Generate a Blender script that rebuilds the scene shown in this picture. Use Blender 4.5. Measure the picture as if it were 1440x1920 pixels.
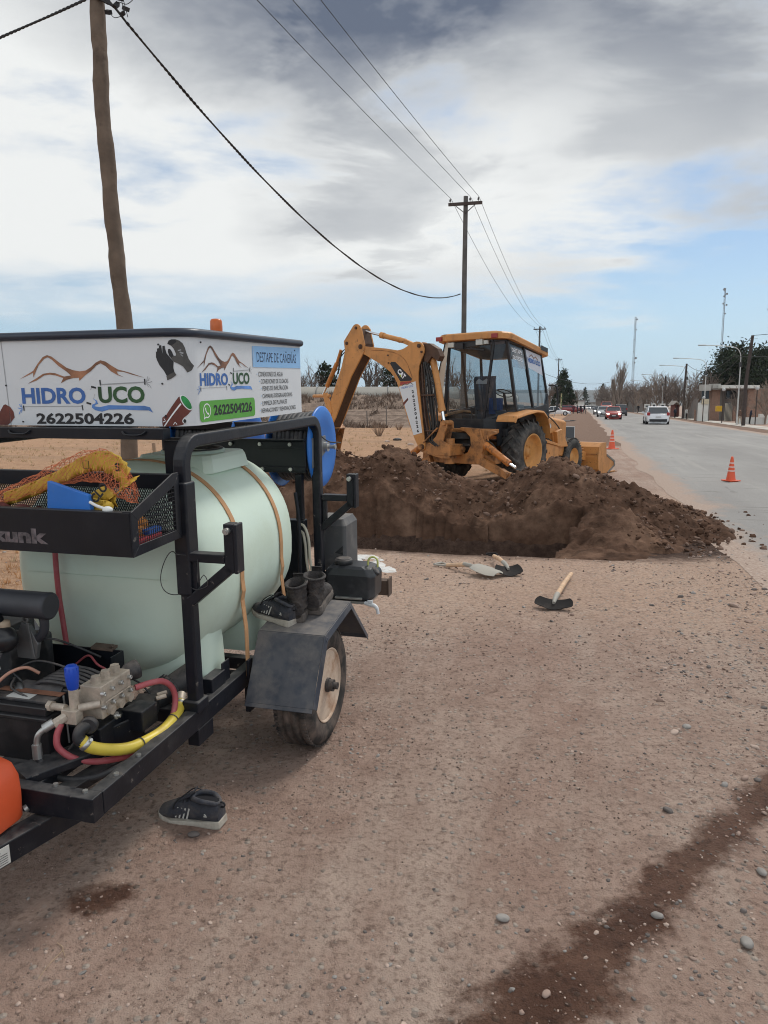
import bpy, bmesh, math, random
import numpy as np
from mathutils import Vector, Matrix, Euler, noise
R = math.radians
random.seed(7); rng = np.random.default_rng(7)
S = bpy.context.scene; COL = S.collection
for o in list(bpy.data.objects): bpy.data.objects.remove(o)

# ------------------------------------------------------------------ camera
FPX, HOR, EYE = 1400.0, 760.0, 1.6
PITCH = math.atan((960-HOR)/FPX)
cd = bpy.data.cameras.new('camera'); cam = bpy.data.objects.new('camera', cd); COL.objects.link(cam)
cam.location = (0, 0, EYE); cam.rotation_euler = (math.pi/2-PITCH, 0, 0)
cd.sensor_fit = 'VERTICAL'; cd.sensor_height = 36; cd.lens = 36*FPX/1920; cd.clip_start = .05; cd.clip_end = 20000
S.camera = cam
S.render.resolution_x, S.render.resolution_y = 768, 1024
S.view_settings.view_transform = 'Standard'; S.view_settings.look = 'None'
S.view_settings.exposure = .42; S.view_settings.gamma = 1
S.cycles.filter_width = 1.05; S.cycles.max_bounces = 8; S.cycles.volume_bounces = 0; S.cycles.transparent_max_bounces = 16

# ------------------------------------------------------------------ sun and sky
SUN_EL, SUN_AZ = 52, 38       # sun behind thin cloud, high, ahead and to the right
sl = bpy.data.lights.new('sun', 'SUN'); sl.energy = 1.5; sl.angle = R(14); sl.color = (1, .95, .88)
so = bpy.data.objects.new('sun', sl); COL.objects.link(so)
sd = Vector((math.sin(R(SUN_AZ))*math.cos(R(SUN_EL)), math.cos(R(SUN_AZ))*math.cos(R(SUN_EL)), math.sin(R(SUN_EL))))
so.rotation_euler = sd.to_track_quat('Z', 'Y').to_euler(); so.location = sd*100
W = bpy.data.worlds.new('World'); S.world = W; W.use_nodes = True
def world():
    N = W.node_tree.nodes; L = W.node_tree.links; N.clear()
    def nd(t, **k):
        n = N.new(t)
        for a, b in k.items(): setattr(n, a, b)
        return n
    def math_(op, a, b=None, c=None, clamp=False):
        n = nd('ShaderNodeMath', operation=op, use_clamp=clamp)
        for i, v in enumerate((a, b, c)):
            if v is None: continue
            if isinstance(v, (int, float)): n.inputs[i].default_value = v
            else: L.new(v, n.inputs[i])
        return n.outputs[0]
    def ramp(v, lo, hi, a=0., b=1., smooth=True):
        n = nd('ShaderNodeMapRange', interpolation_type='SMOOTHSTEP' if smooth else 'LINEAR')
        L.new(v, n.inputs[0])
        for i, x in ((1, lo), (2, hi), (3, a), (4, b)): n.inputs[i].default_value = x
        return n.outputs[0]
    out = nd('ShaderNodeOutputWorld'); tc = nd('ShaderNodeTexCoord')
    sky = nd('ShaderNodeTexSky', sky_type='NISHITA', sun_disc=False)
    sky.sun_elevation = R(SUN_EL); sky.sun_rotation = R(SUN_AZ); sky.air_density = 1.0; sky.dust_density = .25; sky.ozone_density = 1.6
    b1 = nd('ShaderNodeBackground'); b1.inputs[1].default_value = .078; L.new(sky.outputs[0], b1.inputs[0])
    sep = nd('ShaderNodeSeparateXYZ'); L.new(tc.outputs['Generated'], sep.inputs[0])
    x, y, z = sep.outputs
    zz = math_('MAXIMUM', z, .0)
    den = math_('ADD', zz, .09)
    cx, cy = math_('DIVIDE', x, den), math_('DIVIDE', y, den)      # cloud sheet seen in perspective
    cv = nd('ShaderNodeCombineXYZ'); L.new(cx, cv.inputs[0]); L.new(cy, cv.inputs[1])
    def fbm(scale, detail=5, rough=.55, off=(0, 0, 0), dist=0., stretch=(1, 1, 1)):
        mp = nd('ShaderNodeMapping'); L.new(cv.outputs[0], mp.inputs[0]); mp.inputs['Location'].default_value = off; mp.inputs['Scale'].default_value = stretch
        n = nd('ShaderNodeTexNoise'); L.new(mp.outputs[0], n.inputs[0])
        n.inputs['Scale'].default_value = scale; n.inputs['Detail'].default_value = detail; n.inputs['Roughness'].default_value = rough; n.inputs['Distortion'].default_value = dist
        return n.outputs['Fac']
    big = fbm(.55, 3, .5, (3.1, 1.2, 0), .3)
    mid = fbm(1.3, 6, .58, (7.3, 2.2, 0), .25, (1, 1.15, 1))
    fine = fbm(3.2, 6, .6, (1.3, 5.2, 4), .3)
    # azimuth (tangent) used for the broad lay of the cloud deck
    az = math_('DIVIDE', x, math_('MAXIMUM', y, .05))
    cover = ramp(math_('ADD', z, math_('MULTIPLY', math_('SUBTRACT', mid, .5), .14)), .085, .19)
    right = ramp(az, .0, .45)
    low = ramp(z, .33, .12)                                  # lower sky: the deck breaks up, more to the right
    thin = math_('MULTIPLY', math_('MULTIPLY', low, .5), math_('ADD', math_('MULTIPLY', right, 1.15), -.12))
    dens = math_('ADD', math_('MULTIPLY', mid, 1.5), math_('MULTIPLY', fine, .35))
    dens = math_('SUBTRACT', math_('ADD', dens, -.42), thin)
    mask = math_('MULTIPLY', ramp(dens, .0, .48), cover)
    mask = math_('MINIMUM', mask, .97)
    # wispy low bands above the horizon
    # cloud brightness: bright lower left, grey belly towards the top
    top = ramp(z, .27, .46)
    glow = math_('MULTIPLY', ramp(az, .35, -.35), ramp(z, .42, .22))
    shade = math_('ADD', math_('MULTIPLY', big, .9), math_('MULTIPLY', mid, .8))
    sh = ramp(shade, .64, 1.08)                         # 0 bright .. 1 dark
    dark = math_('MULTIPLY', math_('ADD', math_('MULTIPLY', top, .42), .34), math_('ADD', math_('MULTIPLY', sh, .95), .12))
    def blob(px, py, r, s):                       # single cloud masses, placed by bearing and height in the sky
        u, v = (px-720)/FPX, -(py-960)/FPX; d = Vector((u, math.cos(PITCH)+v*math.sin(PITCH), -math.sin(PITCH)+v*math.cos(PITCH))).normalized()
        n = nd('ShaderNodeVectorMath', operation='DOT_PRODUCT'); L.new(tc.outputs['Generated'], n.inputs[0]); n.inputs[1].default_value = d
        w_ = math_('ADD', n.outputs['Value'], math_('MULTIPLY', math_('SUBTRACT', mid, .5), .09))
        return ramp(w_, math.cos(R(r)), .999, 0, s)
    dark = math_('ADD', dark, math_('ADD', math_('ADD', blob(620, 90, 15, .20), blob(735, 290, 8, .13)), math_('ADD', blob(1400, 190, 10, .16), blob(150, 30, 12, .12))))
    dark = math_('SUBTRACT', dark, math_('ADD', blob(60, 380, 16, .22), blob(1010, 400, 12, .1)))
    dark = math_('SUBTRACT', dark, math_('MULTIPLY', glow, .3), clamp=True)
    mx = nd('ShaderNodeMixRGB'); L.new(dark, mx.inputs[0])
    mx.inputs[1].default_value = (.69, .70, .69, 1); mx.inputs[2].default_value = (.10, .12, .165, 1)
    b2 = nd('ShaderNodeBackground'); b2.inputs[1].default_value = .98; L.new(mx.outputs[0], b2.inputs[0]); L.new(ramp(y, -.05, -.6, .98, 1.75), b2.inputs[1])      # cloud behind the viewer brightened as added fill for the shaded front faces
    b3 = nd('ShaderNodeBackground'); b3.inputs[0].default_value = (.44, .64, .84, 1); b3.inputs[1].default_value = .76      # milky air along the horizon
    m0 = nd('ShaderNodeMixShader'); L.new(ramp(z, .2, -.02, .12, .9), m0.inputs[0]); L.new(b1.outputs[0], m0.inputs[1]); L.new(b3.outputs[0], m0.inputs[2]); b1 = m0
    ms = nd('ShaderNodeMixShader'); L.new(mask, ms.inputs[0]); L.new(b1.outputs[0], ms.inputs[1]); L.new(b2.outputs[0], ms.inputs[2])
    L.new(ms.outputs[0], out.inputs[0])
world()

# ------------------------------------------------------------------ materials
def mat(name, col, rough=.6, metal=0., var=.12, vs=6., bump=0., bs=40., dirt=None, dc=(.33, .25, .19), dscale=9., dlo=.5, dhi=.75, up=0., coat=0., spec=.5, alpha=1., trans=0., col2=None, detail=6, streak=None, sc=(.05, .04, .03)):
    """principled paint/metal/rubber with broken-up colour, dust film (up = dust lying on upward faces) and bump"""
    m = bpy.data.materials.new(name); m.use_nodes = True
    N = m.node_tree.nodes; L = m.node_tree.links; B = N['Principled BSDF']
    tc = N.new('ShaderNodeTexCoord'); P = tc.outputs['Object']
    def noise_(s, d=detail, r=.6):
        n = N.new('ShaderNodeTexNoise'); n.inputs['Scale'].default_value = s; n.inputs['Detail'].default_value = d; n.inputs['Roughness'].default_value = r
        L.new(P, n.inputs[0]); return n.outputs['Fac']
    a = tuple(max(0, c*(1-var)) for c in col); b = tuple(min(1, c*(1+var)) for c in (col2 or col))
    mr = N.new('ShaderNodeMapRange'); L.new(noise_(vs), mr.inputs[0]); mr.inputs[1].default_value = .3; mr.inputs[2].default_value = .7
    mx = N.new('ShaderNodeMixRGB'); L.new(mr.outputs[0], mx.inputs[0]); mx.inputs[1].default_value = (*a, 1); mx.inputs[2].default_value = (*b, 1)
    c = mx.outputs[0]; rr = None
    if dirt:
        mr2 = N.new('ShaderNodeMapRange'); L.new(noise_(dscale, 8, .65), mr2.inputs[0]); mr2.inputs[1].default_value = dlo; mr2.inputs[2].default_value = dhi; mr2.inputs[4].default_value = dirt
        f = mr2.outputs[0]
        if up:
            g = N.new('ShaderNodeNewGeometry'); s = N.new('ShaderNodeSeparateXYZ'); L.new(g.outputs['Normal'], s.inputs[0])
            m1 = N.new('ShaderNodeMapRange'); L.new(s.outputs[2], m1.inputs[0]); m1.inputs[1].default_value = .2; m1.inputs[2].default_value = .95; m1.inputs[4].default_value = up
            ad = N.new('ShaderNodeMath'); ad.operation = 'ADD'; ad.use_clamp = True; L.new(f, ad.inputs[0])
            nn = noise_(dscale*2.3, 6, .6); mm = N.new('ShaderNodeMath'); mm.operation = 'MULTIPLY'; L.new(m1.outputs[0], mm.inputs[0])
            m3 = N.new('ShaderNodeMapRange'); L.new(nn, m3.inputs[0]); m3.inputs[1].default_value = .25; m3.inputs[2].default_value = .6; L.new(m3.outputs[0], mm.inputs[1])
            L.new(mm.outputs[0], ad.inputs[1]); f = ad.outputs[0]
        m2 = N.new('ShaderNodeMixRGB'); L.new(f, m2.inputs[0]); L.new(c, m2.inputs[1]); m2.inputs[2].default_value = (*dc, 1); c = m2.outputs[0]
        r2 = N.new('ShaderNodeMapRange'); L.new(f, r2.inputs[0]); r2.inputs[3].default_value = rough; r2.inputs[4].default_value = min(1, rough+.4); L.new(r2.outputs[0], B.inputs['Roughness'])
    else: B.inputs['Roughness'].default_value = rough
    if streak:                                     # runs, scuffs and chips
        q = N.new('ShaderNodeMapping'); q.inputs['Scale'].default_value = (1, 1, .16); L.new(P, q.inputs[0]); n = N.new('ShaderNodeTexNoise'); n.inputs['Scale'].default_value = streak[1]; n.inputs['Detail'].default_value = 7; n.inputs['Roughness'].default_value = .68; L.new(q.outputs[0], n.inputs[0])
        q1 = N.new('ShaderNodeMapRange'); L.new(n.outputs['Fac'], q1.inputs[0]); q1.inputs[1].default_value = .52; q1.inputs[2].default_value = .72; q1.inputs[4].default_value = streak[0]
        q2 = N.new('ShaderNodeMapRange'); L.new(noise_(streak[1]*3.1, 6, .7), q2.inputs[0]); q2.inputs[1].default_value = .635; q2.inputs[2].default_value = .66; q2.inputs[4].default_value = .85 if len(streak) > 2 else 0.
        q3 = N.new('ShaderNodeMath'); q3.operation = 'MAXIMUM'; L.new(q1.outputs[0], q3.inputs[0]); L.new(q2.outputs[0], q3.inputs[1])
        q4 = N.new('ShaderNodeMixRGB'); L.new(q3.outputs[0], q4.inputs[0]); L.new(c, q4.inputs[1]); q4.inputs[2].default_value = (*sc, 1); c = q4.outputs[0]
    L.new(c, B.inputs['Base Color']); B.inputs['Metallic'].default_value = metal
    B.inputs['Specular IOR Level'].default_value = spec
    if coat: B.inputs['Coat Weight'].default_value = coat; B.inputs['Coat Roughness'].default_value = .15
    if trans: B.inputs['Transmission Weight'].default_value = trans
    if alpha < 1: B.inputs['Alpha'].default_value = alpha
    if bump:
        bn = N.new('ShaderNodeBump'); bn.inputs['Strength'].default_value = bump; bn.inputs['Distance'].default_value = .02
        L.new(noise_(bs, 5, .6), bn.inputs['Height']); L.new(bn.outputs[0], B.inputs['Normal'])
    return m
def emit(name, col, s):
    m = bpy.data.materials.new(name); m.use_nodes = True; B = m.node_tree.nodes['Principled BSDF']
    B.inputs['Base Color'].default_value = (*col, 1); B.inputs['Emission Color'].default_value = (*col, 1); B.inputs['Emission Strength'].default_value = s; return m
def glass(name, tint, mixf=.82, rough=.03):
    """thin pane: mostly see-through, with a reflecting skin"""
    m = bpy.data.materials.new(name); m.use_nodes = True; N = m.node_tree.nodes; L = m.node_tree.links; N.clear()
    o = N.new('ShaderNodeOutputMaterial'); t = N.new('ShaderNodeBsdfTransparent'); t.inputs[0].default_value = (*tint, 1)
    g = N.new('ShaderNodeBsdfGlossy'); g.inputs['Roughness'].default_value = rough; g.inputs[0].default_value = (.9, .95, 1, 1)
    d = N.new('ShaderNodeBsdfDiffuse'); d.inputs[0].default_value = (.45, .43, .4, 1)
    fr = N.new('ShaderNodeFresnel'); fr.inputs[0].default_value = 1.5
    nz = N.new('ShaderNodeTexNoise'); nz.inputs['Scale'].default_value = 3.; nz.inputs['Detail'].default_value = 6
    tc = N.new('ShaderNodeTexCoord'); L.new(tc.outputs['Object'], nz.inputs[0])
    mr = N.new('ShaderNodeMapRange'); L.new(nz.outputs['Fac'], mr.inputs[0]); mr.inputs[1].default_value = .35; mr.inputs[2].default_value = .75; mr.inputs[3].default_value = .02; mr.inputs[4].default_value = 1-mixf
    a = N.new('ShaderNodeMixShader'); L.new(mr.outputs[0], a.inputs[0]); L.new(t.outputs[0], a.inputs[1]); L.new(d.outputs[0], a.inputs[2])
    b = N.new('ShaderNodeMixShader'); L.new(fr.outputs[0], b.inputs[0]); L.new(a.outputs[0], b.inputs[1]); L.new(g.outputs[0], b.inputs[2])
    L.new(b.outputs[0], o.inputs[0]); return m

# ------------------------------------------------------------------ mesh building
class MB:
    def __init__(s): s.v = []; s.f = []; s.sm = []; s.mi = []; s.cur = 0
    def add(s, vs, fs, smooth=False):
        o = len(s.v); s.v += [tuple(v) for v in vs]
        for f in fs: s.f.append(tuple(i+o for i in f)); s.sm.append(smooth); s.mi.append(s.cur)
        return s
    def box(s, c, d, rot=None):
        c = Vector(c); h = [x/2 for x in d]; vs = []
        M = Euler(rot).to_matrix() if rot is not None else Matrix.Identity(3)
        for x in (-1, 1):
            for y in (-1, 1):
                for z in (-1, 1): vs.append(c+M@Vector((x*h[0], y*h[1], z*h[2])))
        return s.add(vs, [(0, 1, 3, 2), (4, 6, 7, 5), (0, 4, 5, 1), (2, 3, 7, 6), (0, 2, 6, 4), (1, 5, 7, 3)])
    def bb(s, a, b): return s.box([(a[i]+b[i])/2 for i in range(3)], [abs(b[i]-a[i]) for i in range(3)])
    def loft(s, rings, cap=True, smooth=True, closed=True):
        n = len(rings[0]); vs = [p for r in rings for p in r]; fs = []
        m = n if closed else n-1
        for i in range(len(rings)-1):
            for j in range(m): fs.append((i*n+j, i*n+(j+1) % n, (i+1)*n+(j+1) % n, (i+1)*n+j))
        s.add(vs, fs, smooth)
        if cap:
            s.add(rings[0], [tuple(range(n))[::-1]]); s.add(rings[-1], [tuple(range(n))])
        return s
    def tube(s, pts, r, n=8, cap=True, smooth=True, up=None):
        pts = [Vector(p) for p in pts]; rs = r if isinstance(r, (list, tuple)) else [r]*len(pts)
        rings = []; pu = None
        for i, p in enumerate(pts):
            t = (pts[min(i+1, len(pts)-1)]-pts[max(i-1, 0)]).normalized()
            if pu is None:
                a = Vector(up) if up else (Vector((0, 0, 1)) if abs(t.z) < .9 else Vector((1, 0, 0)))
                u = (a-t*a.dot(t)).normalized()
            else: u = (pu-t*pu.dot(t)).normalized()
            pu = u; w = t.cross(u)
            rings.append([p+(u*math.cos(2*math.pi*k/n+.3926*(n == 4)*2)+w*math.sin(2*math.pi*k/n+.3926*(n == 4)*2))*rs[i] for k in range(n)])
        return s.loft(rings, cap, smooth)
    def cyl(s, a, b, r0, r1=None, n=20, smooth=True): return s.tube([a, b], [r0, r0 if r1 is None else r1], n, True, smooth)
    def bar(s, a, b, w, h, up=(0, 0, 1)):
        """rectangular bar, w across, h along up"""
        a, b = Vector(a), Vector(b); t = (b-a).normalized(); u = Vector(up); u = (u-t*u.dot(t)).normalized(); x = t.cross(u)
        rs = [[p+x*(i*w/2)+u*(j*h/2) for i, j in ((-1, -1), (1, -1), (1, 1), (-1, 1))] for p in (a, b)]
        return s.loft(rs, True, False)
    def sweep(s, pts, side, w, h):
        """rectangular section swept along a path lying in the plane square to side"""
        pts = [Vector(p) for p in pts]; sd = Vector(side).normalized(); rs = []
        for i, p in enumerate(pts):
            t = (pts[min(i+1, len(pts)-1)]-pts[max(i-1, 0)]).normalized(); u = t.cross(sd).normalized()
            rs.append([p+sd*(a*w/2)+u*(b*h/2) for a, b in ((-1, -1), (1, -1), (1, 1), (-1, 1))])
        return s.loft(rs, True, False)
    def prism(s, poly, o, ax, ay, th):
        """polygon (2D) at o with axes ax, ay, extruded by vector th"""
        o, ax, ay, th = Vector(o), Vector(ax), Vector(ay), Vector(th)
        a = [o+ax*p[0]+ay*p[1] for p in poly]; b = [p+th for p in a]; n = len(a)
        s.add(a+b, [tuple(range(n))[::-1], tuple(range(n, 2*n))]+[(i, (i+1) % n, n+(i+1) % n, n+i) for i in range(n)]); return s
    def lathe(s, prof, o, ax, n=32, smooth=True, cap=False, ph=0):
        """prof: (radius, along-axis)"""
        o, ax = Vector(o), Vector(ax).normalized(); a = Vector((0, 0, 1)) if abs(ax.z) < .9 else Vector((1, 0, 0))
        u = (a-ax*a.dot(ax)).normalized(); w = ax.cross(u)
        rings = [[o+ax*h+(u*math.cos(ph+2*math.pi*k/n)+w*math.sin(ph+2*math.pi*k/n))*max(r, 1e-4) for k in range(n)] for r, h in prof]
        return s.loft(rings, cap, smooth)
    def ball(s, c, r, nu=14, nv=8):
        if isinstance(r, (int, float)): r = (r, r, r)
        c = Vector(c); rings = []
        for i in range(nv+1):
            p = math.pi*i/nv; q = max(math.sin(p), 1e-3)
            rings.append([c+Vector((r[0]*q*math.cos(2*math.pi*k/nu), r[1]*q*math.sin(2*math.pi*k/nu), -r[2]*math.cos(p))) for k in range(nu)])
        return s.loft(rings, False, True)
    def xf(s, M):
        s.v = [tuple(M@Vector(v)) for v in s.v]; return s
    def build(s, name, mats, parent=None, bevel=0, seg=2, fix=True):
        me = bpy.data.meshes.new(name); me.from_pydata(s.v, [], s.f)
        mats = mats if isinstance(mats, (list, tuple)) else [mats]
        for m in mats: me.materials.append(m)
        me.polygons.foreach_set('use_smooth', s.sm); me.polygons.foreach_set('material_index', s.mi); me.update()
        if fix and len(s.v) < 60000:
            bm = bmesh.new(); bm.from_mesh(me); bmesh.ops.recalc_face_normals(bm, faces=bm.faces); bm.to_mesh(me); bm.free()
        o = bpy.data.objects.new(name, me); COL.objects.link(o)
        if parent is not None: o.parent = parent
        if bevel:
            b = o.modifiers.new('bevel', 'BEVEL'); b.width = bevel; b.segments = seg; b.limit_method = 'ANGLE'; b.angle_limit = R(35)
        return o
def tag(o, label=None, cat=None, group=None, kind=None):
    for k, v in (('label', label), ('category', cat), ('group', group), ('kind', kind)):
        if v: o[k] = v
    return o
def empty(name, loc=(0, 0, 0), rz=0, label=None, cat=None, group=None):
    o = bpy.data.objects.new(name, None); COL.objects.link(o); o.location = loc; o.rotation_euler = (0, 0, rz); o.empty_display_size = .2
    return tag(o, label, cat, group)
def copy_tree(o, parent=None):
    c = o.copy(); COL.objects.link(c); c.parent = parent
    for ch in list(o.children): copy_tree(ch, c)
    return c
def spline(pts, n=8):
    """Catmull-Rom through pts"""
    P = [Vector(p) for p in pts]; P = [P[0]*2-P[1]]+P+[P[-1]*2-P[-2]]; out = []
    for i in range(1, len(P)-2):
        for k in range(n):
            t = k/n; a, b, c, d = P[i-1:i+3]
            out.append(.5*((2*b)+(c-a)*t+(2*a-5*b+4*c-d)*t*t+(3*b-a-3*c+d)*t**3))
    return out+[P[-2]]
def text_mesh(s, size=1., bold=0., ex=.0):
    cu = bpy.data.curves.new('t', 'FONT'); cu.body = s; cu.size = size; cu.offset = bold; cu.extrude = ex; cu.resolution_u = 3
    o = bpy.data.objects.new('t', cu); COL.objects.link(o); bpy.context.view_layer.update()
    me = bpy.data.meshes.new_from_object(o.evaluated_get(bpy.context.evaluated_depsgraph_get()))
    v = [tuple(x.co) for x in me.vertices]; f = [tuple(p.vertices) for p in me.polygons]
    bpy.data.objects.remove(o); bpy.data.curves.remove(cu); bpy.data.meshes.remove(me)
    return v, f
def text_fit(s, w, h, bold=0.):
    """lettering scaled to exactly w by h, lower left at 0,0 -> (verts2d, faces)"""
    v, f = text_mesh(s, 1., bold); a = np.array(v)[:, :2]; lo, hi = a.min(0), a.max(0)
    a = (a-lo)/(hi-lo)*np.array([w, h]); return a, f
def at(px, py, Y):
    """where the sight line through a photo pixel crosses the plane at distance Y (used only to survey positions)"""
    u, v = (px-720)/FPX, -(py-960)/FPX
    d = Vector((u, math.cos(PITCH)+v*math.sin(PITCH), -math.sin(PITCH)+v*math.cos(PITCH)))
    return Vector((0, 0, EYE))+d*(Y/d.y)
# ------------------------------------------------------------------ the lie of the land
TH = R(14.7); CT, ST = math.cos(TH), math.sin(TH)
def lw(X, Y): return X*CT-Y*ST, X*ST+Y*CT           # across / along the road
def xy(L, Wd): return L*CT+Wd*ST, -L*ST+Wd*CT
TU, TW = 2.08, 7.93                                   # trench frame: u = L+TU, w = Wd-TW
def sst(a, b, x):
    t = np.clip((x-a)/(b-a), 0, 1); return t*t*(3-2*t)
def vnoise(x, y, seed=0, s=1.):
    """cheap smooth value noise"""
    x = np.asarray(x)*s+seed*17.3; y = np.asarray(y)*s+seed*9.1
    xi, yi = np.floor(x), np.floor(y); fx, fy = x-xi, y-yi; fx = fx*fx*(3-2*fx); fy = fy*fy*(3-2*fy)
    def h(a, b):
        v = np.sin(a*127.1+b*311.7+seed*74.7)*43758.5453; return v-np.floor(v)
    return (h(xi, yi)*(1-fx)+h(xi+1, yi)*fx)*(1-fy)+(h(xi, yi+1)*(1-fx)+h(xi+1, yi+1)*fx)*fy
def fb(x, y, seed, s, o=4):
    r = 0; a = .5
    for i in range(o): r = r+a*vnoise(x, y, seed+i, s*2**i); a *= .5
    return r
def hground(X, Y):
    X = np.asarray(X, float); Y = np.asarray(Y, float); L, Wd = lw(X, Y)
    near = np.exp(-np.hypot(X, Y)/60)
    z = (fb(X, Y, 3, .5)-.47)*.05*near*sst(1.2, .2, L)+(fb(X, Y, 5, 3., 3)-.43)*.018*np.exp(-np.hypot(X, Y)/12)*sst(1.6, .9, L)
    for l_, d_ in ((-.35, .010), (-.12, .008), (.62, .012), (.80, .009)): z = z-d_*np.exp(-((L-l_-.12*np.sin(Wd*.33+l_))/.07)**2)*sst(.5, 1.5, Wd)*sst(8, 7, Wd)*(1+.5*np.sin(Wd*42+L*20))
    z = z-.5*sst(10.4, 15.5, L)
    z = z+2.3*sst(55, 69, Y+2*np.sin(X*.21)+3*(fb(X, Y, 9, .25)-.5))*sst(-9, -13, L)
    bank = sst(54, 62, Y)*sst(90, 70, Y)*sst(-9, -12, L); z = z+bank*(fb(X, Y, 11, .7)-.45)*.9
    return z
def trench(X, Y):
    L, Wd = lw(X, Y); u, w = L+TU, Wd-TW
    w = w+(fb(u, u*0, 21, 1.3)-.45)*.16+(fb(u, w, 22, 6, 2)-.37)*.05
    near = sst(-.015, .05, w)                              # near lip: almost plumb
    far = sst(1.72, 1.05, w)
    e = sst(-3.7, -3.4, u)*sst(2.85, 1.75, u+.35*(fb(u, w, 23, 2)-.45)+.25*(1-w))
    return -1.25*near*far*e+np.where(near*far*e > .02, (fb(u, w*2, 25, 5, 4)-.46)*.30*np.minimum(1, 4*far*(1-far)+.2), 0)
def lines(segs, lo, hi, g0, gr):
    out = []
    for a, b, st in segs: out += list(np.arange(a, b, st))
    out.append(segs[-1][1]); x = out[-1]; s = g0
    while x < hi: s *= gr; x += s; out.append(x)
    x = out[0]; s = g0; pre = []
    while x > lo: s *= gr; x -= s; pre.append(x)
    return np.array(pre[::-1]+out)
def build_ground():
    Ls = lines([(-7, -5.2, .1), (-5.2, 3.2, .045), (3.2, 6, .1)], -5200, 5200, .12, 1.13)
    Ws = lines([(.2, 7.6, .05), (7.6, 8.3, .02), (8.3, 9.8, .045), (9.8, 16, .1), (16, 100, .8)], -60, 5200, .15, 1.13)
    A, Bm = np.meshgrid(Ls, Ws); X, Y = xy(A, Bm); Z = hground(X, Y)+trench(X, Y)
    n, m = A.shape; co = np.stack([X, Y, Z], -1).reshape(-1, 3)
    i = np.arange(n*m).reshape(n, m); q = np.stack([i[:-1, :-1], i[:-1, 1:], i[1:, 1:], i[1:, :-1]], -1).reshape(-1, 4)
    me = bpy.data.meshes.new('ground'); me.vertices.add(n*m); me.vertices.foreach_set('co', co.ravel())
    me.loops.add(q.size); me.loops.foreach_set('vertex_index', q.ravel().astype(np.int32))
    me.polygons.add(len(q)); me.polygons.foreach_set('loop_start', np.arange(0, q.size, 4, dtype=np.int32)); me.polygons.foreach_set('use_smooth', np.ones(len(q), bool)); me.update()
    X, Y = co[:, 0], co[:, 1]; L, Wd = lw(X, Y); u, w = L+TU, Wd-TW
    def seg(pts, rad):
        d = np.full(len(X), 9.)
        for (ax, ay, ra), (bx, by, rb) in zip([(*p, r) for p, r in zip(pts[:-1], rad[:-1])], [(*p, r) for p, r in zip(pts[1:], rad[1:])]):
            t = np.clip(((X-ax)*(bx-ax)+(Y-ay)*(by-ay))/((bx-ax)**2+(by-ay)**2), 0, 1)
            d = np.minimum(d, np.hypot(X-ax-t*(bx-ax), Y-ay-t*(by-ay))/(ra+(rb-ra)*t))
        return d
    d = seg([(2.2, 3.5), (1.62, 2.95), (1.17, 2.5), (.86, 2.22), (.62, 1.97), (.36, 1.74), (.1, 1.45)], [.085, .09, .085, .09, .125, .17, .21])
    d2 = seg([(-.98, 2.23), (-.9, 2.25)], [.075, .085])
    wet = np.maximum(1.35-d*.7, 0)*(d < 1.93)+np.maximum(1.35-d2*.7, 0)*(d2 < 1.93)
    field = sst(-3.9, -5.2, L+.8*(fb(X, Y, 31, .35)-.5))+sst(-.3, -1.3, L+.5*(fb(X, Y, 32, .6)-.5))*sst(12.2, 13.4, Wd+.8*(fb(X, Y, 33, .6)-.5))
    # verge of the road beyond the digger: dark brown earth
    verge = sst(-2.6, -1.8, L)*sst(28, 34, Wd)*(L < 3)+sst(9.6, 10.6, L)*sst(15.8, 14.6, L)
    bankz = sst(52, 57, Y)*sst(-8, -11, L)
    soil = sst(.02, -.10, co[:, 2]-0)*(u < 3.4)*(w > -.05)*(w < 2)*(np.abs(Wd) < 14)+.9*sst(1.45, .85, np.hypot((u-.4)/4.2, (w-2.1)/2.0))
    dry = sst(4.6, 6.6, Y+.25*X+1.2*(fb(X, Y, 43, .9)-.47))*sst(15, 12, Y)
    grav = sst(.2, .95, L+.7*(fb(X, Y, 41, 1.2)-.45))*sst(1.9, 1.2, L)*.9+.25
    for nm, a in (('wet', wet), ('field', np.clip(field, 0, 1)), ('verge', np.clip(verge, 0, 1)), ('bank', bankz), ('soil', np.clip(soil, 0, 1)), ('gravel', np.clip(grav, 0, 1)), ('dry', dry)):
        at_ = me.attributes.new(nm, 'FLOAT', 'POINT'); at_.data.foreach_set('value', a.astype(np.float32))
    o = bpy.data.objects.new('ground', me); COL.objects.link(o); tag(o, kind='structure'); me.materials.append(ground_mat()); return o
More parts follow.
